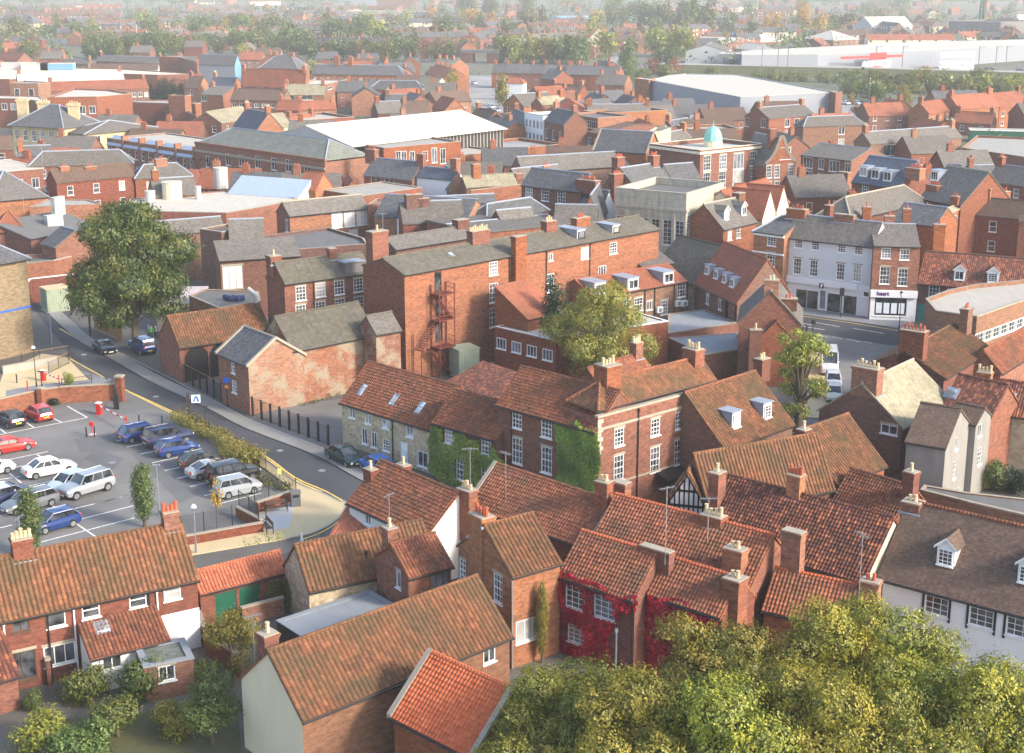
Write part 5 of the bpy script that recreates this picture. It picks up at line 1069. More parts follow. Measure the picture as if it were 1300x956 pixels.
# left edge
o = Bld('buff_brick_building', 'tall buff brick building with lead-edged slate hip at the left edge', 'building', K(5,-190,520), K(5,132,463), 11, base=(K(5,132,463), K(11,150,105)), D=14, rise=3.2, roof='hip', rm='slate', ridge='lead', wm='brick_buff', ov=.4); b = MB(); b.box(-.03,-.06,5.3,o.L+.06,-.003,5.5,'sign_blue'); b.obj('string_course', o.e); o.done()
flat('brick_yard_building', 'plain red brick block with a coped parapet above the green cabinet', 'building', [K(38,165,440),K(38,345,420),K(38,500,380),K(38,420,370),K(38,165,385)], 4.4, wm='brick_red', rm='felt_roof', par=.4)
gwall('yard_wall', 'red brick wall with a white coping behind the green cabinet', [K(38,190,690),K(38,200,672),K(38,470,640)], 3.2, 'brick_red', cop='white_paint')
o = Bld('slate_gable_store', 'small slate roof with a brick gable among the red walls at left', 'outbuilding', K(38,262,292), K(38,352,318), 6.3, C=K(38,540,262), R=K(38,480,215), rm='slate', wm='brick_orange', og=.05); o.done()
o = Bld('hipped_brick_house', 'brick house with a small red hipped roof at far left above the buff building', 'house', K(38,-40,225), K(38,158,215), 7.0, D=8, roof='hip', rise=2.2, rm='tile_red', ridge='tile_red'); o.done()
flat('brick_block', 'flat-roofed brick block with a big white roof tank and a shuttered window', 'building', [K(38,190,70),K(38,345,62),K(38,655,50),K(38,560,22),K(38,300,20)], 8.0, wm='brick_orange', rm='concrete', par=.15, wins=((2,1,2,1.8,1.2,6.5,3,'plain'),))
def rooftank(label, c, pts, z, h, m='white_clad'):
    a, q, r = (P(K(c,*p), z+h) for p in pts); e1 = q-a; L = e1.length; D = min(6, abs((r-q).dot(V((-e1.y,e1.x,0)).normalized())))+.3; e = empty('roof_plant', (a.x,a.y,z), math.atan2(e1.y,e1.x), label, 'roof unit'); b = MB(); b.box(0,0,0,L,D,h,m); b.obj('housing', e); b = MB(); b.box(-.06,-.06,h,L+.06,D+.06,h+.08,'white_roof'); b.obj('lid', e)
    b = MB(); [b.box(L*.2,-.02,h*.3+k*.2,L*.8,-.001,h*.3+k*.2+.1,'metal_grey') for k in range(3)]; b.obj('louvre', e); return e
rooftank('white box tank on the flat brick block', 38, ((318,8),(345,10),(445,2)), 8.2, 2.6); rooftank('low white box behind the dark parapet', 38, ((278,120),(300,126),(402,120)), 7.0, 1.6)
o = Bld('dark_roofed_shed', 'long dark brown roof strip behind the small slate gable', 'building', K(38,195,268), K(38,620,190), 6.5, D=8, roof='lean', rise=1.6, rm='felt_roof', wm='brick_red'); o.done()
o = Bld('low_hip_hall', 'low hipped slate hall with a domed white vent box, left of the tank', 'hall', K(31,-60,830), K(31,300,800), 8.0, D=16, rise=3.5, roof='hip', rm='slate_brown', ridge='lead', wm='brick_orange'); o.done()
flat('workshop_block', 'orange brick workshop with a grey flat roof and white wall pipes behind the coach house', 'building', [K(26,300,32),K(26,490,112),K(26,755,60),K(26,740,5),K(26,400,-10)], 4.8, wm='brick_orange', rm='felt_roof', par=.12)
o = Bld('cream_shed', 'cream walled shed with a lilac flat roof beneath the large tree', 'shed', K(26,90,82), K(26,375,78), 3.4, D=6, roof='lean', rise=.8, rm='pink_flat', wm='cream_render'); o.done()
flat('flat_roof_hall', 'wide grey felt flat roof stepping behind the sash-windowed block', 'hall', [K(6,0,470),K(6,120,440),K(6,560,405),K(6,540,375),K(6,365,322),K(6,-40,372),K(6,-60,462)], 7.4, wm='brick_dark', rm='felt_roof', par=.35)
o = Bld('felted_lean_to', 'brown brick hall wall with boarded doors under a grey slope, right of the large tree', 'building', K(5,1100,478), K(5,1500,452), 7.5, R=K(5,1150,375), roof='lean', pitch=22, rm='slate_brown', wm='brick_dark'); o.w(0,5,[(1165,560)],2.6,3.0,'case3',gl='curtain',fr='coping'); o.done()
o = Bld('boarded_window_house', 'slate roofed brick range with three boarded grey windows', 'house', K(6,168,252), K(6,560,212), 9.0, C=K(6,72,235), R=K(6,500,150), rm='slate_brown', ridge='coping', wm='brick_orange', sidewm={3:'brick_red',13:'brick_red'}, og=.1)
o.w(0,6,[(407,275),(469,268),(530,261)],1.8,2.2,'case3',gl='curtain',lintel=False); o.w(3,6,[(155,303)],1.0,1.7,'case2'); o.w(0,6,[(487,340),(532,333)],1.5,1.0,'case2',gl='curtain'); o.done()
flat('parapet_block', 'tall narrow brick block with parapet next to the boarded windows', 'building', [K(6,560,205),K(6,640,195),K(6,715,205),K(6,700,178),K(6,600,175)], 9.5, wm='brick_orange', rm='felt_roof', par=.3)
o = Bld('white_gable_house', 'curved white painted Dutch gable beneath paired brick stacks', 'house', K(6,742,270), K(6,866,262), 9.2, D=8, roof='cross', R=K(6,805,215), rm='slate_brown', wm='shop_white', og=.05); o.stack(o.L*.42,.4,10,o.h+o.rise+2.0,2.4,1.2,2,'pot_red',m='brick_dark'); o.stack(o.L*.8,.4,9,o.h+o.rise+1.4,1.6,1.2,0,'pot_red',m='brick_dark'); o.done()
o = Bld('corner_gable', 'grey stepped roof dark behind the tall chimney pair', 'building', K(6,700,420), K(6,1080,360), 9.0, R=K(6,990,312), rm='slate_brown', ridge='slate_brown', wm='brick_dark', pitch=28); o.chim(6,1025,268,2.0,1.2,0,m='brick_dark'); o.done()
# roofs between the warehouse and the market hall
GR = 'grey roofs behind the long brick range'
for nm, lb, A, B, h, kw in [
 ('slate_hall','dark ribbed slate roof with orange brick gable, behind the long range', K(37,-240,415), K(37,150,400), 9, dict(R=K(37,130,272),rm='slate_brown')),
 ('slate_hall','bare triangular orange gable between two lead valleys', K(37,158,405), K(37,290,350), 9, dict(roof='cross',R=K(37,232,265),D=14,rm='slate',wm='brick_orange')),
 ('slate_hall','broad blue-black ribbed roof left of the rear stack', K(37,-130,240+60), K(37,345,275), 9, dict(R=K(37,340,232),rm='slate',wm='brick_dark')),
 ('slate_hall','lilac slate roof with a lead hip behind the cream pots', K(37,290,395), K(37,680,330), 9, dict(R=K(37,375,285),rm='slate',roof='hip')),
 ('slate_hall','short buff slate roof with a white lead gutter strip', K(37,385,410), K(37,600,390), 9.4, dict(R=K(37,560,320),rm='slate_brown')),
 ('slate_hall','long flat-pitched dark roof just behind the range ridge', K(37,170,485), K(37,820,420), 9.3, dict(R=K(37,640,380),rm='slate_brown',D=12)),
 ('slate_hall','dark green-grey roof with black gable left of the curved brick gable', K(37,720,400), K(37,985,405), 9.5, dict(R=K(37,735,300),rm='slate_brown'))]:
    o = Bld(nm, lb, 'hall', A, B, h, group=GR, og=.1, far=True, **kw); o.done()
o = Bld('curved_gable_house', 'orange brick house with a curved gable topped by a finial', 'house', K(37,890,402), K(37,1000,405), 8.5, D=12, roof='cross', rise=3.6, rm='slate', wm='brick_orange', og=.02); o.done()
o = Bld('white_mansard_house', 'white walled gambrel gable with a dark slate face, beside the stone hall', 'house', K(37,990,388), K(37,1132,362), 7.0, D=7, R=K(37,1055,215), roof='cross', rm='slate', wm='shop_white'); o.done()
o = Bld('red_terrace', 'red brick terrace with white sash windows under a pale slate slope, left of red pots', 'house', K(37,510,172), K(37,880,215), 10.5, R=K(37,800,90), rm='slate', ridge='lead', wm='brick_red', og=.05)
o.w(0,37,[(558,222),(660,235),(763,250)],1.5,2.0,'sash'); o.chim(37,770,122,2.8,1.0,4,'pot_red'); o.chim(37,935,140,3.6,1.4,7,'pot_red',xx=o.L+1,label='wide stack with a double row of red pots'); o.done()
flat('terrace_yard', 'cream parapet strip and yard roof below the red terrace', 'outbuilding', [K(37,500,262),K(37,770,300),K(37,840,285),K(37,560,245)], 7.0, wm='cream_render', rm='pale_roof', par=.6, cop='cream_render')
gwall('parapet_wall', 'long orange brick parapet crossing behind the grey roofs', [V((P(K(37,190,210),8).x,P(K(37,190,210),8).y,0)), V((P(K(37,500,172),8).x,P(K(37,500,172),8).y,0))], 8, 'brick_orange', world=True)
# stone hall
o = Bld('stone_hall', 'grey ashlar hall with tall pilastered windows and plain parapet', 'hall', K(7,872,178), K(7,1060,120), 11.5, C=K(7,540,140), roof='flat', rm='felt_roof', wm='ashlar', par=1.0, cop='ashlar')
L, D = o.L, o.D
for k in range(5): o.win(0, L*(k+.5)/5, 6.3, 1.5, 6.2, 'grid', lintel=False)
for k in range(6): o.win(3, D*(k+.5)/6, 6.8, 1.4, 3.6, 'grid', lintel=False)
b = MB(); [b.box(L*k/5-.25,-.25,0,L*k/5+.25,-.003,9.6,'ashlar') for k in range(1,5)]; [b.box(-.25,D*k/6-.25,0,-.003,D*k/6+.25,9.6,'ashlar') for k in range(1,6)]; b.obj('pilasters', o.e)
b = MB(); b.box(-.2,-.2,9.9,L+.2,-.003,10.3,'ashlar'); b.box(-.2,0,9.9,-.003,D,10.3,'ashlar'); b.obj('cornice', o.e); o.done()
# cupola building
o = Bld('cupola_building', 'red brick block with white cornice and copper-green dome on its flat roof', 'office', K(34,845,530), K(34,1250,487), 12.0, C=K(34,572,482), roof='flat', rm='white_roof', wm='brick_red', par=.7, cop='cream_paint')
o.w(0,34,[(890,585),(990,578),(1183,556)],1.8,2.6,'sash'); o.w(0,34,[(1090,572)],2.6,2.8,'case3'); o.w(0,34,[(885,700),(985,690),(1180,670)],1.8,3.0,'sash'); o.w(0,34,[(1086,685)],2.8,3.2,'case3'); o.grid(0,1,4,1.8,2.6,2.6)
b = MB(); b.box(-.35,-.35,12.0,o.L+.35,-.003,12.4,'cream_paint'); b.box(-.35,0,12.0,-.003,o.D,12.4,'cream_paint'); b.obj('cornice', o.e)
q = o.ph(K(34,925,462),(0,o.D*.55,0),(0,1,0)); dm = MB(); r0 = 1.75
for i in range(6):
    a0, a1 = i*math.pi/12, (i+1)*math.pi/12
    for k in range(12):
        t0, t1 = 6.2832*k/12, 6.2832*(k+1)/12; f = lambda a,t: (q.x+r0*math.cos(a)*math.cos(t), o.D*.55+r0*math.cos(a)*math.sin(t), 13.0+2.7*math.sin(a)); dm.poly([f(a0,t0),f(a0,t1),f(a1,t1),f(a1,t0)],'copper_green')
dm.cyl((q.x,o.D*.55,15.6),(q.x,o.D*.55,16.8),.12,'copper_green',6,.03); d = dm.obj('dome', o.e); b = MB(); b.cyl((q.x,o.D*.55,12),(q.x,o.D*.55,13.0),1.7,'cream_paint',12); b.obj('drum', d); o.done()
o = Bld('slated_oriel_house', 'slate roof with pointed zinc skylight, in front of the cupola block', 'house', K(34,670,700), K(34,850,685), 9.0, R=K(34,590,600), rm='slate', wm='cream_paint', far=True); o.grid(0,1,4,1.0,1.5,7.6); o.done()
o = Bld('slated_oriel_house', 'pale slate slope with rooflights left of the pointed skylight', 'house', K(34,440,752), K(34,665,715), 9.6, R=K(34,400,610), rm='slate', wm='brick_orange'); o.chim(34,315,650,2.6,1.2,5,'pot_red',xx=-1.2,zb=3); o.chim(34,325,545,1.8,1.2,5,'pot_red',xx=-.5,yy=o.D*.7,zb=3); o.chim(34,550,535,1.6,1.2,4,'pot_red',m='brick_red'); o.done()
flat('maroon_roof', 'flat maroon roof strip just behind the stone hall parapet', 'outbuilding', [K(34,690,785),K(34,990,740),K(34,990,722),K(34,690,755)], 9.8, rm='tile_red', par=.1, wm='brick_red')
o = Bld('lead_roof_theatre', 'big curved lead-grey roof between pale stone gable walls', 'theatre', K(34,170,500), K(34,500,520), 10, R=K(34,270,375), rm='slate', ridge='lead', cop='coping', wm='brick_orange', pitch=45); o.done()
o = Bld('barrel_roof', 'long low ribbed grey asbestos roof behind the pot-crowded terrace', 'hall', K(33,920,640), K(34,390,600), 7.5, R=K(33,930,545), rm='slate_brown', wm='brick_brown'); o.done()
# right side of the centre
o = Bld('dutch_gable_house', 'bright red brick house with an ornate curved Dutch gable and stone window', 'house', K(35,165,600), K(35,345,590), 9.5, D=9, roof='cross', R=K(35,285,425), rm='slate_brown', wm='brick_orange', og=.0)
o.w(0,35,[(180,630),(233,632),(322,622)],1.1,2.2,'sash'); o.w(0,35,[(285,525)],2.2,2.0,'case3'); o.w(0,35,[(182,740),(230,740)],1.1,2.2,'sash'); b = MB(); r = o.rise
for sg in (-1,1):
    for k in range(6): a0, a1 = k/6, (k+1)/6; f = lambda a: (o.L/2+sg*(o.L/2*(1-a)*(1-.35*math.sin(a*3.14))+.15), o.h+r*a+.55); p0, p1 = f(a0), f(a1); b.slab([(p0[0]-.25,-.15,p0[1]),(p0[0]+.25,-.15,p0[1]),(p1[0]+.25,-.15,p1[1]),(p1[0]-.25,-.15,p1[1])][::1],'coping',.3); b.poly([(o.L/2,-.1,p0[1]-.2),(p0[0],-.1,p0[1]),(p1[0],-.1,p1[1]),(o.L/2,-.1,p1[1]-.2)],'brick_orange')
b.obj('dutch_gable', o.e); o.stack(o.L*.35,2,9,o.h+r+1.5,1.2,1.2,2,'pot_red'); o.done()
o = Bld('green_awning_shop', 'red brick shop with olive fascia awning, three window bays and slate roof', 'shop', K(35,385,535), K(35,705,572), 11.0, C=K(35,820,530), R=K(35,790,492), rm='slate_brown', wm='brick_red', og=.05)
o.w(0,35,[(428,582),(595,605)],2.2,1.9,'case3'); o.w(0,35,[(512,592),(680,618)],1.2,1.8,'case2'); o.w(0,35,[(422,690),(588,720)],2.2,3.0,'sash'); o.w(0,35,[(503,705)],1.2,2.8,'sash'); b = MB(); b.box(.3,-.9,4.0,o.L*.48,-.003,4.9,'grey_green'); b.obj('awning', o.e)
for k in range(3): o.win(0,1.4+k*2.2,1.7,1.8,2.6,'grid')
o.chim(35,662,640,2.2,1.2,0,xx=o.L*.98,yy=-1.5,m='brick_orange',zb=0); o.done()
o = Bld('mansard_dormer_house', 'blue-grey slate mansard with three white dormers facing the street', 'house', K(35,708,702), K(35,1010,742), 9.5, R=K(35,880,545), rm='slate_blue', ridge='lead', wm='brick_red', og=.05)
for x in ((780,672),(855,688),(932,702)): o.dorm(35,*x,w=1.6,h=1.5,kind='case2')
o.w(0,35,[(792,750)],1.3,1.8,'sash'); o.chim(35,1110,615,2.8,1.6,6,'pot_red',xx=o.L+1,m='brick_orange'); o.done()
o = Bld('mansard_dormer_house', 'grey slate roof with one white twin dormer, right of the big orange stack', 'house', K(36,640,455), K(36,900,505), 9.5, R=K(36,700,235), rm='slate_brown', ridge='coping', wm='brick_red'); o.dorm(36,732,348,1.7,1.4,kind='case3'); o.chim(36,738,372,2.4,1.6,5,'pot_red',xx=2.5,yy=1.8,m='brick_orange'); o.done()
o = Bld('buff_hip_house', 'wide hipped roof of buff-grey tiles with black coping, behind the shops', 'house', K(36,200,590), K(36,690,480), 9.0, R=K(36,420,402), roof='hip', rm='slate_brown', ridge='coping', wm='brick_dark'); o.chim(36,62,500,1.0,1.0,1,'pot_red',xx=-3,zb=2); o.chim(36,305,515,1.0,1.0,1,'pot_red',xx=4,yy=-1,zb=2); o.done()
o = Bld('slate_gable_house', 'purple slate roof ending in a tall plain orange gable', 'house', K(36,460,600), K(36,735,635), 10.2, C=K(36,972,610), R=K(36,825,522), rm='slate', wm='brick_orange', og=.05); o.chim(36,300,0,1,1,0) if False else None; o.done()
o = Bld('paired_gable_house', 'slate house with a tall orange gable and two brown-framed rear windows', 'house', K(36,880,590), K(36,1105,625), 9, base=(K(36,1105,625), K(36,1090,850)), C=K(36,1275,600), R=K(36,1195,525), rm='slate', wm='brick_orange', og=.05)
o.w(0,36,[(1012,670)],1.5,2.2,'sash',fr='cream_paint'); o.w(0,36,[(1000,785)],1.5,1.7,'case2'); o.pipe(0,36,(1098,700)); o.chim(36,1165,410,1.9,1.4,4,'pot_red',xx=o.L*.8,m='brick_orange'); o.done()
o = Bld('grey_shop_row', 'pale grey three-storey shop with white fascia and dark plate glass windows', 'shop', K(8,105,353), K(8,546,402), 10, base=(K(8,546,402), K(8,532,762)), R=K(8,205,250), rm='slate_brown', ridge='lead', wm='pale_grey_render', og=0, ov=.3, low=(4.05,'shop_white'))
o.w(0,8,[(172,392),(256,402),(388,415),(473,425)],1.1,1.1,'sash'); o.w(0,8,[(166,505),(248,515),(382,532),(466,540)],1.1,2.1,'sash')
for a0, a1, k in ((150,275,'case2'),(310,385,'plain'),(392,465,'plain')): o.w(0,8,[((a0+a1)/2,650+(a0-150)*.11+25)],(a1-a0)*.0255,2.5,k,lintel=False)
o.w(0,8,[(292,672)],.9,2.5,'plain',lintel=False,name='shop_door'); o.w(0,8,[(510,645)],.8,.7,'plain',lintel=False)
b = MB(); b.box(-.1,-.35,3.35,o.L*.86,-.003,4.15,'shop_white'); b.obj('fascia', o.e); b = MB(); q = o.ph(K(8,287,602),(0,-.36,0),(0,1,0)); b.box(q.x-.33,-.38,q.z-.33,q.x+.33,-.352,q.z+.33,'purple'); b.poly([(q.x-.22,-.384,q.z-.22),(q.x+.05,-.384,q.z-.22),(q.x+.25,-.384,q.z+.25),(q.x-.02,-.384,q.z+.25)],'white_paint'); b.obj('logo', o.e)
o.chim(8,405,243,2.6,.8,0,'pot_red',m='brick_orange'); o.chim(8,168,215,2.6,1.2,5,'pot_red',xx=1.4,yy=o.D/2,m='brick_orange'); o.done()
o = Bld('estate_agent_shop', 'orange brick shop, purple lettering on a white fascia, posters in its window', 'shop', K(8,549,402), K(8,782,408), 10, base=(K(8,782,408), K(8,762,782)), R=K(8,860,300), rm='slate_brown', ridge='lead', wm='brick_orange', og=0, D=11, low=(3.4,'shop_white',(0,)))
o.w(0,8,[(610,440),(703,447)],1.15,1.3,'sash'); o.w(0,8,[(603,550),(693,560)],1.2,2.2,'sash'); o.w(0,8,[(632,705)],4.0,2.5,'plain',lintel=False); o.w(0,8,[(733,720)],1.0,2.6,'case2',lintel=False,name='shop_door')
b = MB(); b.box(-.05,-.3,3.05,o.L+.05,-.003,3.95,'shop_white'); b.obj('fascia', o.e); text('haart', o.e, (1.45,-.32,3.32), (R_(90),0,0), .72, 'purple', bold=.025)
q = o.ph(K(8,632,705),(0,0,0),(0,1,0))
for k in range(4): b = MB(); b.box(q.x-1.75+k*.92,.035,.95,q.x-1.05+k*.92,.05,2.3,'paper'); b.obj('poster', o.e)
o.chim(8,878,292,1.4,1.1,1,'pot_red',xx=o.L+.5,yy=4,m='brick_orange',zb=3); o.chim(8,628,250,1.3,1.0,1,'pot_red',xx=1.8,yy=o.D*.75,m='brick_orange'); o.chim(8,715,215,1.0,1.0,1,'pot_red',yy=o.D,m='brick_orange'); o.chim(8,515,205,1.0,1.0,1,'pot_red',yy=o.D,m='brick_orange',zb=4); o.done()
o = Bld('curved_corner_shop', 'brick corner house with white bands left of the grey shop', 'house', K(8,-50,330), K(8,102,350), 9.6, D=12, rise=2.2, roof='hipA', rm='slate', ridge='lead', wm='brick_orange', og=0); o.w(0,8,[(38,380)],1.3,1.2,'sash'); o.w(0,8,[(33,470)],1.3,1.8,'sash'); b = MB(); b.box(-.05,-.12,6.9,o.L,-.003,7.1,'white_paint'); b.box(-.05,-.2,9.2,o.L,-.003,9.55,'white_paint'); b.obj('bands', o.e); o.done()
o = Bld('three_gable_shop', 'row of small white Dutch gables with maroon roofs above the corner', 'shop', K(35,30,920), K(35,310,830), 8.5, D=8, rise=3.2, rm='tile_red', wm='cream_render'); o.done()
for k in range(2):
    o = Bld('gabled_bay', ('left' if k == 0 else 'right')+'-hand white gable with maroon side slopes above the corner shop', 'shop', K(35,140+k*85,935-k*30), K(35,225+k*85,905-k*30), 8.2, D=6, roof='cross', rise=3.6, rm='tile_red', wm='cream_render', group='white street gables', og=.05); o.done()
o = Bld('buff_roof_house', 'olive-buff tiled house with two dormers beside the stone hall', 'house', K(7,1058,318), K(7,1222,280), 8.0, R=K(7,1110,165), rm='slate_brown', ridge='coping', wm='brick_orange'); o.dorm(7,1072,275,1.2,1.3,top='gable'); o.dorm(7,1158,252,1.2,1.3,top='gable'); o.w(0,7,[(1090,348),(1133,337)],1.1,1.5,'sash'); o.chim(7,1135,135,1.6,1.2,0,m='brick_brown'); o.done()
o = Bld('maroon_tiled_house', 'maroon plain tile roof with brick verge between stone hall and street gables', 'house', K(35,0,840), K(35,205,835), 8.6, R=K(35,140,715), rm='tile_red', ridge='tile_red', wm='cream_render'); o.done()
o = Bld('two_dormer_inn', 'long brown plain tile roof with two little white gabled dormers', 'house', K(8,770,585), K(8,1440,642), 6, base=(K(8,770,585), K(8,758,780)), R=K(8,885,437), rm='pantile_dark', ridge='tile_brown', wm='brick_dark', D=None, og=.05)
o.dorm(8,975,577,1.3,1.2,top='gable'); o.dorm(8,1142,588,1.3,1.2,top='gable',kind='lead'); o.w(0,8,[(850,637)],1.3,1.9,'lead'); o.w(0,8,[(948,630)],1.5,1.2,'lead'); o.w(0,8,[(1278,667)],1.2,.9,'lead'); o.door(0,8,788,735,1.1,2.3,'teal_paint'); o.done()
flat('curved_flat_hall', 'big pale flat-roofed hall with a curved parapet and strips of white windows', 'hall', [K(27,672,118),K(27,738,195),K(27,1000,232),K(27,1300,128),K(27,1560,40),K(27,1420,-20),K(27,1230,5),K(27,1000,25),K(27,820,62)], 6.3, wm='brick_brown', rm='pale_roof', par=.45, wins=((2,1,6,2.2,1.1,4.2,3,'grid'),(3,1,5,2.2,1.1,4.2,3,'grid')))
flat('low_link_roof', 'low flat roof with cream domes behind the tudor roof ridge', 'outbuilding', [K(14,780,800),K(14,1020,860),K(14,1450,960),K(14,1450,860),K(14,1000,810),K(14,800,775)], 3.2, wm='brick_brown', rm='felt_roof', par=.1)

for l,A,B,h,kw in [('grey slope behind the felted lean-to, with a rooflight',K(5,1150,372),K(5,1320,366),7.6,dict(R=K(5,1290,268),rm='slate_brown',wm='brick_dark')),('low grey roofs under the cream membrane roof',K(5,800,345),K(5,1120,318),7.0,dict(R=K(5,1090,258),rm='slate_brown',wm='brick_brown')),('broken brick gable pier right of the huge tree',K(5,1000,330),K(5,1108,345),8.2,dict(D=5,roof='flat',par=.3,rm='felt_roof',wm='brick_brown'))]:
    o = Bld('back_range', l, 'building', A, B, h, group='back ranges by the huge tree', far=True, **kw); o.done()
area('garden_lawn', [(60,975),(310,985),(300,880),(180,905),(60,915)], .010, 'lawn')
# ---------------------------------------------------------------- town centre beyond the yard
def H(name, label, A, B, h, c=31, nw=None, **kw):
    """one measured building further off; nw = (side, floors, number, w, h, z1, dz)"""
    yb = kw.pop('yb', None); cat = kw.pop('cat', 'building'); ch = kw.pop('ch', []); kw.setdefault('og', .1); ww = kw.pop('ws', [])
    for k in ('C','R'):
        if k in kw: kw[k] = K(*kw[k]) if len(kw[k]) == 3 else K(c, *kw[k])
    A = K(*A) if len(A) == 3 else K(c, *A); B = K(*B) if len(B) == 3 else K(c, *B)
    if yb is not None: kw['base'] = (A, (A[0], K(c,0,yb)[1]))
    o = Bld(name, label, cat, A, B, h, far=True, **kw)
    for n in (nw or []): o.grid(n[0], n[1], n[2], n[3], n[4], n[5], n[6] if len(n) > 6 else 3, kind=n[7] if len(n) > 7 else 'case2')
    for (sd, pts, w, hh) in ww: o.w(sd, c, pts, w, hh, 'case2')
    for t in ch: o.chim(c, t[0], t[1], *(t[2:] if len(t) > 2 else (1.4, 1.0, 3)), m='brick_orange')
    if not nw and not ww and o.roof != 'flat' and o.wm.startswith('brick'):
        o.grid(0, 2 if h > 6.5 else 1, max(1, min(6, int(o.L/4.2))), 1.1, 1.6, h-1.6-(2.9 if h > 6.5 else 0), kind='sash1')
        if o.D > 5: o.grid(1, 1, max(1, min(3, int(o.D/5))), 1.0, 1.5, h-1.7, kind='sash1')
    if not ch and o.roof == 'gable' and o.wm.startswith('brick') and o.L > 5 and cat in ('building','house'):
        for x in ((.7, o.L-.7) if o.L > 10 else (.7,)): o.stack(x, o.D/2, o.h+o.rise-1, o.h+o.rise+1.5, 1.0, 1.1, 3 if x < 1 else 2, 'pot_red' if int(o.L*7) % 3 else 'pot_cream', 'brick_orange')
    o.done(); return o
GC = 'town centre roofs'
H('stone_villa','cream stone villa with slate mansard and tall cream stacks, upper left',(75,335),(400,352),9.5,D=12,rise=4,roof='hip',rm='slate',ridge='lead',wm='ashlar_cream',nw=[(0,2,6,1.3,2.4,3,4,'sash')],group=GC,ov=.7)
o = H('stone_wing','cream stone wing with lead-edged hip and yellow side wall',(405,385),(535,400),8,C=(920,350),rise=2.0,roof='hip',rm='slate_brown',ridge='lead',wm='ashlar_cream',ov=.6,group=GC,ws=[(0,[(442,440),(490,443)],1.3,2.2),(1,[(622,442)],1.5,2.2)])
for x, y, l in ((140,178,'left'),(272,190,'middle'),(465,205,'right')):
    q = P(K(31,x,y), 14); e = empty('chimney_stack', (q.x,q.y,0), .1, l+' tall cream stone stack on the villa roof', 'chimney', GC); b = MB(); b.box(-1.2,-.8,6,1.2,.8,13.4,'ashlar_cream'); b.box(-1.4,-1,13.4,1.4,1,14,'ashlar_cream'); b.obj('stack', e)
    for k in range(4): link('chimney_pot', potmesh('pot_cream',k%3), e, (-.8+k*.53,0,14))
o = H('blue_bay_range','long red brick range with five sky-blue lead bays under the parapet',(678,432),(1236,518),8.0,C=(920,380),roof='flat',rm='pale_roof',wm='brick_red',par=.2,nw=[(0,2,13,1.1,1.9,2.2,3.3,'sash1')],group=GC)
for k in range(5):
    b = MB(); x0, x1 = o.L*k/5+.5, o.L*(k+1)/5-.5; b.slab([(x0,-.5,7.0),(x1,-.5,7.0),(x1,1.6,8.8),(x0,1.6,8.8)],'blue_sheet',.2); b.obj('lead_bay', o.e); b = MB(); b.box(x1+.2,-.3,6.8,x1+.8,1.2,9.2,'brick_orange'); b.obj('brick_pier', o.e)
o = H('arched_brick_hall','red brick hall with sash windows, blind arches and grey-green hipped roofs',(38,465),(862,580),10,c=32,R=(480,388),pitch=30,roof='hip',rm='slate_green',ridge='lead',wm='brick_red',ov=-.4,group=GC,ws=[(0,[(123,575),(248,562),(332,570),(436,580),(540,592),(630,602),(752,645)],1.7,2.2)])
L = o.L; b = MB(); b.box(-.1,-.1,10,L+.1,.4,10.5,'brick_orange'); b.box(-.05,-.2,8.6,L+.05,-.003,9.0,'coping'); b.obj('parapet', o.e)
for x0 in (2.6, L-3.4):
    b = MB()
    for k in range(12): t0, t1 = math.pi*k/12, math.pi*(k+1)/12; b.poly([(x0+r*math.cos(t),-.12,5.2+r*math.sin(t)) for r, t in ((2.0,t0),(2.4,t0),(2.4,t1),(2.0,t1))],'brick_dark')
    b.obj('blind_arch', o.e)

o = Bld('arched_hall_front','pedimented red brick front wing of the arched hall, by the orange gable','building',K(32,800,590),K(32,1010,640),7.5,D=8,R=K(32,1010,565),rm='slate_blue',wm='brick_red',group=GC); o.w(0,32,[(985,670),(1015,668),(1048,675)],.9,2.0,'sash1'); o.done()
market = H('market_hall','huge pale cream market hall roof over a dark glazed end wall',(1010,472),(33,795,358),10,c=32,R=(33,430,262),pitch=13,rm='white_roof',ridge='white_roof',wm='white_clad',group=GC,ov=1.2)
L = market.L
for k in range(26):
    x = L*(.40+.60*(k+.5)/26); b = MB(); b.box(x-.62*L/70,-.06,4.6,x+.62*L/70,-.003,9.6,'dark_glass'); b.obj('window', market.e)
for k in range(18):
    x = L*.38*(k+.5)/18; b = MB(); b.box(x-.7,-.06,8.6,x+.7,-.003,9.5,'dark_glass'); b.obj('window', market.e)
H('hall_link','light grey glazed link roof left of the market hall',(32,700,430),(32,1005,475),8.5,R=(32,1000,325),pitch=12,rm='pale_flags2',wm='white_clad',group=GC)
H('orange_store','plain orange brick store below the glazed market wall',(527,548),(805,515),6.5,c=33,D=14,roof='flat',rm='pale_roof',wm='brick_orange',par=.3,group=GC)
H('orange_store','lower orange wall block running right to the car park',(805,517),(1180,482),5.0,c=33,D=16,roof='flat',rm='asphalt_far',wm='brick_orange',par=.6,group=GC)
H('service_block','orange-brown brick block, white sash windows and a tall white door',(35,500),(525,458),9.5,c=33,D=13,roof='flat',rm='concrete',wm='brick_orange',par=.3,group=GC,ws=[(0,[(130,540),(165,540),(217,540),(300,540)],1.2,1.9),(0,[(358,535),(412,540)],1.3,3.0)])
H('slate_villa','blue-grey slate roof and white casements right of the orange pediment',(32,1110,660),(33,215,690),8,c=33,R=(250,578),rm='slate',ridge='lead',wm='brick_red',group=GC,ws=[(0,[(-15,700),(70,712)],2.2,1.5)],ch=[(-40,495,2.2,1.2,4)])
H('slate_villa','dark blue slate roof with one rooflight over a white wall',(245,668),(470,690),8.5,c=33,R=(470,625),rm='slate_blue',wm='shop_white',group=GC,ch=[(275,525,1.4,1,1),(490,555,1.3,1.2,1)])
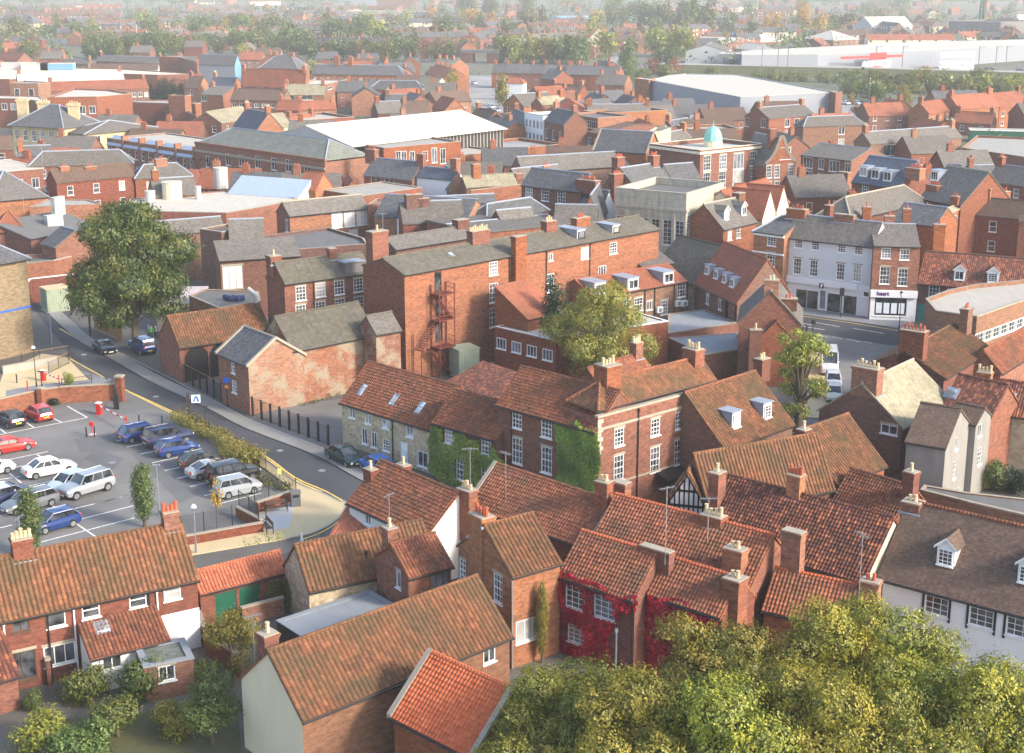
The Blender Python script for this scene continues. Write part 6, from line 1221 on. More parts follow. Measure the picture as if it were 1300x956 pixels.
H('gable_stack_house','golden brick gable under twin stacks in front of the orange store',(450,750),(560,745),7,c=33,D=8,roof='cross',R=(500,640),rm='slate_brown',wm='brick_orange',group=GC)
H('buff_slope_house','buff sloping roof with a single rooflight beneath the orange store',(560,735),(880,715),8,c=33,R=(800,655),rm='stone_slate',wm='brick_brown',group=GC,ch=[(620,590,1.3,1.2,2),(890,650,1.3,1,1)])
H('pot_house','grey roofed house crowned with many little red pots, left of the slate slope',(880,680),(1170,650),8.5,c=33,R=(1100,600),rm='slate_brown',wm='brick_dark',group=GC,ch=[(965,635,1.6,1,4),(1060,600,1.4,1,3)])
flat('membrane_roof_store','enormous cream membrane flat roof with vents, right of the large tree','store',[K(31,830,815),K(32,230,765),K(32,690,812),K(32,520,855),K(32,235,905),K(38,960,95),K(31,780,880)],7,rm='white_roof',wm='brick_orange',par=.15,group=GC)
H('blue_sheet_roof','pale blue sheet slope with cream top above the membrane roof',(250,775),(690,808),7.1,c=32,R=(690,690),roof='lean',pitch=30,rm='blue_sheet',wm='white_clad',group=GC)
for (c_,x,y,r,hh,l) in ((31,1095,810,1.6,2.6,'round cream water tank on the membrane roof'),(31,955,825,.8,1.5,'white box vent on the membrane roof'),(32,60,815,.5,2.0,'tall white vent on the membrane roof'),(32,205,745,1.2,3.4,'white rounded stair turret behind the membrane roof')):
    q = P(K(c_,x,y),7); b = MB(); b.cyl((0,0,0),(0,0,hh),r,'cream_render' if r > 1.55 else 'white_clad',16); b.cyl((0,0,hh),(0,0,hh+.15),r*1.06,'white_roof',16); tag(b.obj('roof_tank',None,(q.x,q.y,7)),l,'roof unit')
H('red_gable_house','bright red tiled house with plain orange gable beside the blue sheet slope',(685,750),(802,758),8,c=32,C=(985,735),R=(900,652),rm='tile_red',ridge='tile_red',wm='brick_orange',group=GC,ws=[(0,[(733,785)],1.3,1.8),(1,[(960,765)],1.6,1.8)])
H('small_gable_house','little orange gable with maroon slope right of the red tiled house',(1000,745),(1090,742),6.5,c=32,D=7,roof='cross',R=(1045,700),rm='tile_red',wm='brick_orange',group=GC)
H('tarmac_roof_yard','grey railed roof yard among red posts behind the boarded windows',(1090,800),(33,280,745),7.5,c=32,D=10,roof='flat',rm='concrete',wm='brick_red',par=.1,group=GC)
for l,A,B,h,kw in [('long dark hip over brown walls, centre left',(185,602),(845,582),9,dict(R=(700,503),roof='hip',rm='slate_brown',nw=None)),
 ('wide brown tile roof with short stacks, left',(358,708),(850,660),8.5,dict(R=(760,592),rm='tile_brown',ch=[(405,605,1.6,1,2),(570,605,2.2,1.2,3)])),
 ('brick range with a strip of white windows and felt top',(480,725),(930,692),6.5,dict(D=6,roof='flat',rm='concrete',wm='brick_orange',nw=[(0,1,8,1.6,1.4,4.8)])),
 ('buff-grey slope with an orange end gable and lead valley',(985,795),(1255,778),7.5,dict(C=(860,770),R=(925,690),rm='slate_brown',wm='brick_orange')),
 ('low dark hip beneath the blue bays',(858,680),(1215,658),8,dict(R=(1010,592),roof='hip',rm='slate_brown',ch=[(1020,555,2,1.2,2)])),
 ('dark slate roof and small orange gable under the villa',(110,530),(325,522),8,dict(C=(470,512),R=(400,470),rm='slate',wm='brick_orange')),
 ('orange brick block with pale hipped flat at the far left',(-40,645),(270,618),8.5,dict(C=(150,560),roof='hip',rise=1.0,rm='pale_roof',wm='brick_orange',nw=[(0,2,3,1.4,1.8,3,3)])),
 ('dark gable sliver at the left edge beside the villa',(-60,500),(80,495),8,dict(R=(20,415),rm='tile_brown')),
 ('brown brick wall block below the low hip',(290,790),(560,775),6,dict(D=6,roof='flat',rm='felt_roof',wm='brick_red'))]:
    H('town_roof', l, A, B, h, group=GC, **kw)
# shopping centre
flat('shopping_centre','windowless red brick block with white corner pipe and cream roof','shopping centre',[K(31,300,178),K(31,612,172),K(31,838,152),K(31,690,128),K(31,470,120)],11,wm='brick_red',rm='white_roof',par=.4,wins=((0,1,5,1.6,2.0,8,3,'case2'),(1,1,2,2.2,2.4,2.6,3,'case2')))
flat('shopping_centre','lower red brick link with white coping, behind the yellow wing','shopping centre',[K(31,838,205),K(31,1070,212),K(31,1250,300),K(31,1100,190),K(31,860,190)],7,wm='brick_red',rm='concrete',par=.3)
flat('shopping_centre','square red brick tower block right of the red link','shopping centre',[K(31,1066,162),K(31,1172,166),K(31,1212,160),K(31,1110,152)],11,wm='brick_red',rm='concrete',par=.3)
flat('shopping_centre','small orange cube beside the square tower block','shopping centre',[K(31,1212,212),K(31,1240,214),K(31,1278,205),K(31,1240,202)],8,wm='brick_orange',rm='concrete',par=.2)
flat('shopping_centre','brown brick drum with one tall white door at upper left','shopping centre',[K(31,60,85),K(31,240,86),K(31,320,78),K(31,150,68)],11,wm='brick_brown',rm='concrete',par=.3,wins=((0,1,2,1.6,3.5,8,3,'plain'),))
flat('shopping_centre','low red block with a black plant frame, left of the villa stacks','shopping centre',[K(31,-60,180),K(31,110,182),K(31,290,200),K(31,250,165),K(31,0,160)],8,wm='brick_red',rm='white_roof',par=.3,wins=((0,1,3,1.6,1.8,6,3,'case2'),))
H('arcade_roof','long pale metal ridge roof, upper left',(115,72),(790,55),9,R=(740,2),D=None,pitch=24,rm='white_clad',ridge='white_roof',wm='brick_brown',group='arcade roofs')
H('arcade_roof','long brown tiled roof strip below the pale metal one',(320,128),(945,108),7.5,R=(925,55),pitch=28,rm='tile_red',wm='brick_brown',group='arcade roofs',nw=[(0,1,16,1.2,1.4,5.5)])
flat('superstore','broad cream flat roof with plant boxes at the upper left','store',[K(41,-80,505),K(41,60,508),K(41,700,470),K(41,1000,480),K(41,1290,475),K(41,740,440),K(41,-80,425)],8,rm='cream_render',wm='brick_red',par=.3)
for x,y,w_,m_,l in ((230,425,5,'white_clad','white plant box, left one on the cream superstore roof'),(370,425,6,'blue_clad','blue and white plant box on the cream superstore roof'),(120,420,6,'white_clad','long low white plant box at the left end of the superstore')):
    q = P(K(41,x,y+20),8); e = empty('roof_plant',(q.x,q.y,8),0,l,'roof unit'); b = MB(); b.box(-w_,-2,0,w_,2,2.4,m_); b.obj('housing', e); b = MB(); b.box(-w_-.1,-2.1,2.4,w_+.1,2.1,2.6,'white_roof'); b.obj('lid', e)
flat('orange_tower','plain orange brick stair tower with sloping shoulder, upper left','tower',[K(41,1008,362),K(41,1145,366),K(41,1250,400),K(41,1160,356)],12,wm='brick_orange',rm='concrete',par=.2)
H('sorting_shed','grey steel shed with four rooflights and a glazed blue gable',(62,405),(290,410),8,c=42,C=(437,408),R=(350,352),rm='slate',wm='grey_clad',sidewm={1:'blue_clad'},group=GC)
for k in range(4): pass
H('red_roof_centre','big maroon roofed health centre with an orange gable and dormers',(330,532),(738,542),8,c=42,C=(812,540),R=(767,447),rm='tile_red',wm='brick_orange',nw=[(0,1,5,2.2,1.5,6.3)])
H('strip_window_office','orange office with dark strip windows beside the yellow tree',(32,868,95),(32,1000,62),8,c=32,C=(800,60),roof='flat',rm='white_roof',wm='brick_orange',par=.4,ws=[(0,[(895,108)],5,.9),(0,[(960,104)],6,.9)])
for l,A,B,h,kw in [('buff tiled house row with orange end, below the maroon roof',(598,150),(858,150),6,dict(R=(858,88),rm='stone_slate',wm='brick_brown',ws=[(0,[(630,163),(690,163),(750,163)],3.5,1.6)])),
 ('brown house with small white windows left of the dark green clump',(262,180),(595,188),5.5,dict(R=(590,120),rm='tile_brown',wm='brick_brown',nw=[(0,1,7,1.6,1.2,3.8)])),
 ('dark brown roof with an orange gable, right of the evergreen clump',(-30,105),(60,108),6,dict(C=(170,100),R=(110,38),rm='tile_brown',wm='brick_orange')),
 ('black-blue roof lying between orange gables',(125,95),(275,100),7,dict(R=(270,40),rm='slate_blue',wm='brick_orange')),
 ('maroon terraces with orange verge, centre left',(550,245),(695,248),5.5,dict(R=(690,188),rm='tile_red',wm='brick_red')),
 ('longer maroon roof with white porthole behind the market',(695,245),(935,240),5.5,dict(R=(930,190),rm='tile_red',wm='brick_orange')),
 ('grey-brown roof with pale bargeboard',(75,150),(215,155),6,dict(C=(245,180),R=(260,105),rm='slate_brown',wm='brick_orange',ws=[(0,[(80,175),(125,180)],2,1.6)])),
 ('plain brown gable with white bargeboards left of slate roof',(15,322),(205,330),7.5,dict(D=16,roof='cross',R=(105,262),rm='stone_slate',wm='brick_brown')),
 ('blue slate slope leaning on an orange gable',(280,350),(425,380),7.5,dict(C=(505,350),R=(462,258),rm='slate_blue',wm='brick_orange')),
 ('pale tan roof behind the grey-green hips',(490,365),(650,350),7,dict(R=(600,268),rm='stone_slate',wm='cream_render')),
 ('low red parapet house under the pale tan roof',(640,315),(800,290),7,dict(R=(790,272),rm='tile_red',wm='brick_orange')),
 ('flat cream roofed shops left of the market hall',(680,330),(1050,305),7,dict(D=16,roof='flat',rm='pale_roof',wm='brick_red'))]:
    H('town_house', l, A, B, h, c=32, group=GC, **kw)
H('station_range','long grey slate station range with rows of small arched windows',(780,468),(43,165,478),7,c=42,R=(1200,415),roof='hipB',rm='slate',wm='brick_orange',nw=[(0,1,14,1.2,1.5,5)],ch=[(938,355,1.8,1.5,3),(1025,360,1.8,1.5,3)])
H('station_house','slate hipped station house with two orange stacks',(445,430),(690,435),7,c=42,R=(650,350),roof='hip',rm='slate',wm='brick_orange',ch=[(543,328,1.8,1.5,2),(653,335,1.8,1.5,2)])
H('grand_pub','long orange building with slate hip, cream window band',(42,1145,565),(285,568),7,c=43,R=(200,513),roof='hip',rm='slate',wm='brick_orange',nw=[(0,1,7,1.8,2.2,4)])
for l,A,B,h,kw in [('grey slate roof behind the market ridge, far one',(45,182),(300,182),6,dict(R=(290,150),rm='slate')),
 ('dark low roof stripe behind the market ridge',(0,268),(160,262),6,dict(R=(160,190),rm='slate_brown',wm='brick_dark')),
 ('brown brick box with dark roof touching the market ridge',(160,265),(330,262),7,dict(R=(330,192),rm='tile_brown',wm='brick_red')),
 ('orange gable pair by the street tree',(425,250),(550,245),6,dict(R=(490,178),roof='cross',D=10,rm='tile_red',wm='brick_orange')),
 ('brown roof with tiny skylights near the car park',(580,290),(700,310),6,dict(R=(690,245),rm='tile_brown',wm='brick_orange')),
 ('small brick gable over the street bend',(690,318),(820,330),6,dict(roof='cross',R=(760,275),D=9,rm='tile_brown',wm='brick_orange')),
 ('cream rendered street house left of the yellow tree',(240,90),(365,100),6,dict(R=(340,42),rm='stone_slate',wm='cream_render')),
 ('long narrow house descending to the street, blue slates',(815,300),(930,355),7,dict(R=(880,245),rm='slate',wm='brick_orange')),
 ('steep brick gable right of the street tree',(795,210),(925,225),7,dict(roof='cross',R=(875,150),D=12,rm='slate_brown',wm='brick_orange')),
 ('red gable cluster above the white house',(925,170),(1050,185),7,dict(roof='cross',R=(985,105),D=10,rm='tile_red',wm='brick_red')),
 ('maroon hip beyond the street tree',(800,75),(920,78),6,dict(R=(850,42),roof='hip',rm='tile_red',wm='shop_white')),
 ('brown row with a bright white end panel',(1080,130),(1280,140),6.5,dict(R=(1260,90),rm='tile_brown',wm='brick_red')),
 ('grey roof with lichen-orange patch beside the red triangle',(1040,215),(1200,200),9,dict(R=(1180,155),rm='stone_slate',wm='brick_orange')),
 ('steep red triangle roof with tall stack',(1130,235),(1310,235),9,dict(roof='cross',R=(1225,185),D=10,rm='tile_red',wm='brick_red',ch=[(1225,130,2,1.4,5)]))]:
    H('street_house', l, A, B, h, c=33, group='houses around the far street', **kw)
H('white_town_house','tall white three-storey house front, right of the small car park',(930,278),(1048,300),10,c=33,D=9,roof='flat',rm='concrete',wm='shop_white',nw=[(0,3,5,1.1,1.8,2.2,3.0)],cat='house')
H('brick_town_house','dark red brick house with white quoins and grey roof, beside the white front',(1050,312),(1180,340),9.5,c=33,R=(1160,242),rm='slate',wm='brick_dark',nw=[(0,2,3,1.6,2.2,3,3.6)],cat='house')
H('strip_window_block','orange 1930s block with bands of wide white windows',(33,1183,285),(34,195,312),10,c=34,D=10,roof='flat',rm='felt_roof',wm='brick_orange',par=.4,nw=[(0,3,4,3.0,1.7,2.2,3.3,'case4')],cat='office')
H('brown_gable_house','maroon sided gable wedge between strip-window block and lead roof',(122,388),(205,400),7.5,c=34,C=(300,310),R=(215,305),rm='tile_brown',wm='brick_red',cat='house',nw=[(0,1,2,1.2,1.8,5.5)])
H('long_parapet_hall','long orange brick hall with mossy grey roof behind the lead theatre roof',(130,252),(530,250),9,c=34,R=(520,212),rm='slate_brown',wm='brick_orange')
H('long_parapet_hall','plain orange parapet block with corner pier',(200,300),(640,280),8,c=34,D=8,roof='flat',rm='felt_roof',wm='brick_orange',par=1.2)
flat('theatre_stage','pale stone end wall block of the theatre','theatre',[K(34,505,400),K(34,605,392),K(34,660,372),K(34,560,368)],13,wm='ashlar',rm='felt_roof',par=.4)
for l,A,B,h,kw in [('low slate roof right of the theatre end wall',(660,350),(790,330),7,dict(R=(760,300),rm='slate')),
 ('grey slate roof in front of the grey warehouse',(770,330),(870,325),6,dict(R=(850,285),rm='slate',roof='hip')),
 ('long flat grey roof left of the watermarked corner',(795,392),(1110,385),7,dict(D=12,roof='flat',rm='concrete',wm='brick_red')),
 ('brown wedge roof left of the long flat grey roof',(650,450),(790,420),8,dict(R=(740,372),rm='slate_brown'))]:
    H('back_building', l, A, B, h, c=34, group='buildings behind the cupola block', **kw)
# grey warehouse with orange ends
flat('grey_warehouse','vast pale grey windowless warehouse with white roof and orange corner','warehouse',[K(34,517,62),K(34,1100,172),K(35,608,142),K(34,1240,55),K(34,1085,28),K(34,752,22),K(34,640,34)],9,wm='grey_clad',rm='white_roof',par=.3,cop='white_clad')
flat('warehouse_corner','orange brick stair corner at the left end of the grey warehouse','warehouse corner',[K(34,428,50),K(34,518,60),K(34,560,52),K(34,470,44)],9.4,wm='brick_orange',rm='white_roof',par=.2)
flat('warehouse_corner','orange brick corner at the right end of the grey warehouse','warehouse corner',[K(35,606,142),K(35,648,136),K(35,600,128),K(35,560,134)],9.4,wm='brick_orange',rm='white_roof',par=.2)
for l,A,B,h,kw in [('orange brick works with pediment gable and white casements, under the warehouse',(182,302),(474,278),7.5,dict(C=(0,288),R=(370,216),rm='slate_brown',wm='brick_orange',ws=[(0,[(298,330),(360,327),(298,403),(357,400)],1.8,2.0),(3,[(145,332)],1.6,2.2),(3,[(40,325)],1.4,2.2)])),
 ('square brown brick works with creeper, grey hip roof',(400,352),(790,338),9,dict(R=(690,285),roof='hip',rm='slate_brown',wm='brick_brown',ws=[(0,[(643,378),(640,455)],1.6,1.8)]))]:
    H('brick_works', l, A, B, h, c=35, group='brick works', **kw)
H('long_works','long dark brick works with a pale slate roof and wide white windows',(325,112),(905,70),7.5,c=36,C=(288,92),R=(850,2),rm='slate_brown',wm='brick_brown',ws=[(0,[(455,152),(620,140)],4.5,2.4),(0,[(780,127)],4.5,2.6),(0,[(835,112)],1,1.6)])
flat('grey_roof_depot','grey flat-roofed depot with red brick wall, right edge','depot',[K(36,905,152),K(36,1400,225),K(36,1400,90),K(36,1000,72)],5.5,wm='brick_red',rm='concrete',par=.5)
H('garage_block','row of green garage doors under a white edge, far right',(960,30),(1400,40),3,c=36,D=6,roof='flat',rm='white_roof',wm='green_paint',cop='white_paint',par=.1)
for l,A,B,h,kw in [('blue slate cottage with orange gable and one window',(800,325),(882,330),6.5,dict(C=(990,318),R=(940,250),rm='slate_blue',wm='brick_orange',ws=[(1,[(930,350)],1.4,2)])),
 ('small slate roof beside the overgrown yard',(960,312),(1130,308),5.5,dict(R=(1120,248),rm='slate',wm='brick_orange')),
 ('dark slate shed roof left of the wide stack',(1062,345),(1320,380),6,dict(R=(1290,262),rm='slate_brown')),
 ('long maroon roof running off the right edge',(1000,560),(1440,600),8,dict(R=(1290,478),rm='tile_brown',wm='brick_red')),
 ('grey slope below the broad buff hip',(700,600),(900,520),9,dict(R=(985,492),rm='stone_slate',wm='brick_orange')),
 ('dark brick house with black gutter at the right edge',(1270,600),(1460,610),8.5,dict(R=(1320,560),rm='tile_brown',wm='brick_orange'))]:
    H('back_house', l, A, B, h, c=36, group='houses at the right of the centre', **kw)
for l,A,B,h,kw in [('maroon roofed orange housing block, left half',(838,550),(985,530),6,dict(C=(725,545),R=(930,480),rm='tile_red',wm='brick_orange',nw=[(0,2,4,1.4,1.3,1.6,2.7)])),
 ('maroon roofed orange housing block, middle',(985,528),(1180,515),6.6,dict(R=(1140,452),rm='tile_red',wm='brick_orange',nw=[(0,2,5,1.4,1.3,1.6,2.7)])),
 ('maroon roofed orange housing block, right half',(1182,522),(1330,508),6.2,dict(R=(1260,445),rm='tile_red',wm='brick_orange',nw=[(0,2,4,1.4,1.3,1.6,2.7)])),
 ('low maroon annexe in front of the orange housing',(955,590),(1140,600),3.5,dict(R=(1130,548),rm='tile_red',wm='brick_orange'))]:
    H('housing_block', l, A, B, h, c=45, group='orange housing block', **kw)
# retail park
rp = flat('retail_park','very long pale grey retail shed, red sign band and glass entrances','retail park',[K(45,-70,272),K(45,300,268),K(45,860,244),K(45,1360,214),K(45,1360,192),K(45,800,205),K(45,-70,250)],8,wm='grey_clad',rm='white_roof',par=.3,cop='white_clad')
def board(name, label, cat, p0, p1, z0, z1, c, m, off=.4, txt=None, tm='white_paint', sz=.6):
    a, q = P(K(c,*p0), (z0+z1)/2), P(K(c,*p1), (z0+z1)/2); L = (q-a).xy.length; rz = math.atan2(q.y-a.y,q.x-a.x); e = empty(name,(a.x,a.y,0),rz,label,cat); b = MB(); b.box(0,-off-.2,z0,L,-off,z1,m); b.obj('panel', e)
    if txt: text(txt, e, (L/2,-off-.25,z0+(z1-z0)*.25),(R_(90),0,0),(z1-z0)*sz,tm,bold=.04)
    return e
board('shop_sign','long thin red sign band on the retail shed','sign',(408,281),(705,270),6.2,7.3,45,'sign_red')
board('shop_sign','red sign panel with white lettering at the band centre','sign',(545,274),(625,270),5.4,8.4,45,'sign_red',.7)
board('shop_sign','small red sign over the glass entrance','sign',(558,331),(600,329),1.6,3.4,45,'sign_red',.9)
board('shop_sign','big pale white letters board on the right-hand retail unit','sign',(888,268),(1060,262),5.2,7.8,45,'white_clad')
board('shop_sign','cream and yellow sign panel left on the retail shed','sign',(288,290),(345,287),3.2,7.8,45,'sign_yellow')
board('glass_entrance','glazed entrance below the red sign','entrance',(510,325),(650,318),.1,5.2,45,'glass_pale',.25)
board('glass_entrance','glazed entrance of the white-lettered unit','entrance',(885,322),(1055,312),.1,4.6,45,'glass_pale',.25)
board('glass_entrance','dark doorway under the cream sign panel','entrance',(280,340),(345,337),.1,2.8,45,'dark_clad',.25)
for l,A,B,h,kw in [('pale gabled shed left of the brown factories',(482,120),(560,125),11,dict(yb=200,roof='cross',R=(530,82),D=30,wm='white_clad',rm='pale_roof')),
 ('brown arched factory with a pale door',(632,188),(795,190),13,dict(yb=228,roof='cross',R=(712,142),D=45,wm='brick_brown',rm='slate_brown')),
 ('brown factory behind the arched one',(560,150),(640,160),12,dict(yb=205,R=(690,112),wm='brick_brown',rm='slate_brown')),
 ('dark grey open-fronted factory bay',(790,118),(915,115),14,dict(yb=157,D=40,roof='flat',wm='dark_clad',rm='slate_brown')),
 ('low buff roofed yard building',(1000,160),(1160,160),7,dict(yb=196,D=12,roof='flat',wm='brick_dark',rm='path_buff')),
 ('tall dark shed at the right edge',(1188,112),(1360,105),20,dict(yb=190,D=40,roof='flat',wm='dark_clad',rm='slate_brown')),
 ('white tent-roofed unit above the retail shed',(375,195),(500,190),8,dict(yb=235,roof='hip',rise=5,D=24,wm='brick_brown',rm='white_roof')),
 ('little white tent roof far left of the retail park',(10,205),(120,200),6,dict(yb=218,roof='hip',rise=4,D=16,wm='brick_brown',rm='white_roof')),
 ('maroon low sheds beside the tent roof',(315,215),(420,212),5,dict(yb=236,D=16,rise=3,wm='brick_red',rm='tile_red'))]:
    H('industrial_unit', l, A, B, h, c=45, group='industrial sheds on the skyline', cat='shed', **kw)
for l,A,B,h,kw in [('pale portal shed with open dark front, right of centre',(752,325),(1012,328),9,dict(yb=415,roof='cross',R=(880,285),D=30,wm='white_clad',rm='slate_brown')),
 ('low grey clad unit right of the open-fronted shed',(955,350),(1310,355),7,dict(yb=440,D=25,roof='flat',wm='grey_clad',rm='pale_roof')),
 ('white ridged roof with maroon slope',(990,285),(1200,270),8,dict(yb=335,roof='cross',R=(1110,240),D=26,wm='brick_red',rm='white_roof')),
 ('second grey clad ridge, right side',(1170,320),(1330,318),8,dict(yb=342,roof='cross',R=(1250,285),D=26,wm='grey_clad',rm='white_roof')),
 ('bright blue box on the skyline',(990,215),(1090,212),9,dict(yb=247,D=8,roof='flat',wm='sign_blue',rm='blue_clad')),
 ('long white and blue factory, centre skyline',(-60,110),(410,108),9,dict(yb=152,D=30,roof='flat',wm='blue_clad',rm='white_clad')),
 ('thin white shed line far right of centre',(660,120),(1080,118),6,dict(yb=136,D=20,roof='flat',wm='brick_brown',rm='white_clad'))]:
    H('industrial_unit', l, A, B, h, c=44, group='industrial sheds on the skyline', cat='shed', **kw)
for l,A,B,h,kw in [('long white warehouse on the left skyline',(985,72),(1480,78),9,dict(yb=112,D=35,roof='flat',wm='cream_render',rm='white_clad')),
 ('huge grey-lilac factory at the top edge',(965,-2),(1190,-2),17,dict(yb=57,D=40,roof='flat',wm='grey_clad',rm='slate')),
 ('maroon-grey factory half at the top edge',(1192,0),(1440,0),16,dict(yb=57,D=40,roof='flat',wm='brick_brown',rm='slate')),
 ('dark green block among the trees, top left',(665,48),(790,48),8,dict(yb=86,D=14,roof='flat',wm='teal_dark',rm='felt_roof')),
 ('brick school with three pale window bands',(470,175),(630,172),8,dict(yb=216,R=(600,150),rm='slate_brown',wm='brick_orange')),
 ('long brown roofed works beside the railway',(555,248),(785,246),8,dict(yb=285,R=(760,205),rm='slate_brown',wm='brick_orange')),
 ('orange two-storey office end of the works',(785,240),(905,238),8,dict(yb=285,R=(890,198),rm='slate_brown',wm='brick_orange'))]:
    H('industrial_unit', l, A, B, h, c=42, group='industrial sheds on the skyline', cat='shed', **kw)
for l,A,B,h,kw in [('cream balconied flats with slate hips, far left',(-40,145),(215,148),9,dict(yb=207,R=(150,95),roof='hip',rm='slate',wm='ashlar_cream')),
 ('orange roofed flats left of the dark conifer hedge',(222,158),(400,162),8,dict(yb=182,R=(330,112),rm='pantile_new',wm='brick_orange')),
 ('slate and orange flats behind the conifer hedge',(455,165),(610,160),8,dict(yb=226,R=(560,108),rm='slate',wm='brick_orange')),
 ('orange gable flats right of the conifer hedge',(615,190),(755,190),8,dict(yb=232,R=(700,150),rm='slate',wm='brick_orange')),
 ('big orange gable with slate wing',(750,200),(870,200),8,dict(yb=242,roof='cross',R=(810,150),D=20,rm='slate',wm='brick_orange')),
 ('long white shed below the conifer hedge',(220,252),(438,255),4.5,dict(yb=272,D=8,roof='flat',rm='white_clad',wm='grey_clad')),
 ('low maroon shed left of the white one',(-40,260),(215,262),4.5,dict(yb=300,R=(200,228),rm='tile_brown',wm='brick_brown')),
 ('red brick cottage with a tall stack at the left edge',(-40,375),(110,388),6,dict(R=(60,330),rm='tile_red',wm='brick_orange',ch=[(32,305,1.8,1.5,2)])),
 ('grey flat shed right of the superstore boxes',(380,400),(560,405),6,dict(R=(540,378),rm='slate_brown',wm='brick_brown')),
 ('wide pale low-pitched shed behind the flagpole',(610,385),(1000,400),6.5,dict(R=(900,360),rm='slate_brown',wm='brick_brown')),
 ('maroon low shop row with white signs',(570,440),(1000,440),4.5,dict(R=(900,405),rm='tile_brown',wm='white_clad'))]:
    H('edge_building', l, A, B, h, c=41, group='buildings at the left skyline', **kw)
def row(label, c, A, B, n, h=5.5, D=9, rm='slate', wm='brick_red', rise=3, name='terraced_house', group=None, ch=True):
    """n neighbouring houses, each its own object, sharing one set of meshes"""
    a, q = P(K(c,*A), h), P(K(c,*B), h); e = (q-a); L = e.length/n; d = e.normalized(); rz = math.atan2(d.y,d.x); b = MB(); nw_ = max(1,int(L/3.2))
    for pts in ([(0,0,0),(L,0,0),(L,0,h),(0,0,h)],[(L,D,0),(0,D,0),(0,D,h),(L,D,h)],[(L,0,0),(L,D,0),(L,D,h),(L,D/2,h+rise),(L,0,h)],[(0,D,0),(0,0,0),(0,0,h),(0,D/2,h+rise),(0,D,h)]): b.poly(pts, wm)
    wall = b.mesh('wall'); b = MB(); k = rise/(D/2); b.slab([(.02,-.3,h-.3*k+.1),(L-.02,-.3,h-.3*k+.1),(L-.02,D/2,h+rise+.1),(.02,D/2,h+rise+.1)],rm); b.slab([(L-.02,D+.3,h-.3*k+.1),(.02,D+.3,h-.3*k+.1),(.02,D/2,h+rise+.1),(L-.02,D/2,h+rise+.1)],rm); roof = b.mesh('roof')
    b = MB(); b.box(-.5,-.5,0,.5,.5,2.4,'brick_orange'); b.cyl((-.2,0,2.4),(-.2,0,2.8),.14,'pot_red',6); b.cyl((.2,0,2.4),(.2,0,2.8),.14,'pot_red',6); chm = b.mesh('chimney'); wn = win_meshes(1.1,1.5,'sash1','white_paint','glass',True,False)[0]
    ords = ['first','second','third','fourth','fifth','sixth','seventh','eighth','ninth','tenth','eleventh','twelfth','thirteenth','fourteenth','fifteenth','sixteenth','seventeenth','eighteenth','nineteenth','twentieth']
    for i in range(n):
        p = a+d*L*i; ee = empty(name,(p.x,p.y,0),rz,f'{ords[i]} from left in {label}' if n > 1 else label,'house',group or label); link('wall',wall,ee); link('roof',roof,ee)
        if ch: link('chimney',chm,ee,(.5,D/2,h+rise-1.0))
        for f in range(2):
            for k_ in range(nw_): link('window',wn,ee,(L*(k_+.5)/nw_,-.03,1.5+2.7*f))
        cc = ee.location+Matrix.Rotation(rz,3,'Z')@V((L/2,D/2,0)); FOOT.append((cc.x,cc.y,L/2,D/2,rz))
row('the slate terrace right of the rail bridge',43,(720,460),(1290,468),7,6,9,'slate','brick_red')
row('the slate terrace end above the evergreen',44,(-20,470),(320,478),4,6,9,'slate','brick_red')
row('the pair facing the cone-shaped tree',44,(182,535),(365,540),2,6.5,9,'slate_brown','brick_orange')
row('the gabled brick villas beyond the railway',43,(150,238),(540,235),7,7,10,'slate','brick_red')
row('the terrace along the hazy rising road',44,(175,300),(240,215),6,6,9,'stone_slate','brick_brown')
row('the smoky terraces left of the cleft road',43,(650,250),(860,170),8,6,9,'slate','brick_red')
row('the terraces right of the cleft road',43,(980,250),(1290,235),9,6,9,'slate_brown','brick_red')
row('the middle hazy terrace behind the terraces',43,(1000,205),(1270,195),8,6,9,'slate','brick_red')
row('the long slate terrace above the station trees',42,(420,160),(900,150),14,6,9,'slate','brick_red')
row('the white-windowed terrace behind the school',42,(640,185),(900,190),8,6,9,'slate_brown','brick_red')
row('the skyline terrace at top left',41,(20,60),(280,62),9,6,9,'slate','brick_red')
row('the second skyline terrace, left',41,(290,88),(640,92),10,6,9,'tile_red','brick_orange')
row('the third skyline terrace under hazy trees',41,(1000,95),(1290,98),9,6,9,'slate','brick_red')
row('the bungalows above the left conifers',41,(470,35),(630,36),5,5,9,'slate','white_render' if False else 'cream_render')
row('the shops lining the far street, left side',43,(300,460),(420,500),4,7,9,'tile_red','brick_orange')
row('the street corner by the rail bridge',43,(330,420),(465,430),3,6.5,9,'stone_slate','brick_orange')
row('the hazy suburb line above the retail park',45,(-20,120),(180,118),8,6,10,'slate_brown','brick_brown')
row('the faint terrace near the top right',45,(560,45),(900,42),12,6,10,'slate_brown','brick_brown')
row('the faint terrace at top centre',44,(640,50),(1000,40),12,6,10,'slate_brown','brick_brown')
row('the faint top left terrace by the yellow trees',42,(60,48),(420,46),11,6,10,'slate_brown','brick_orange')
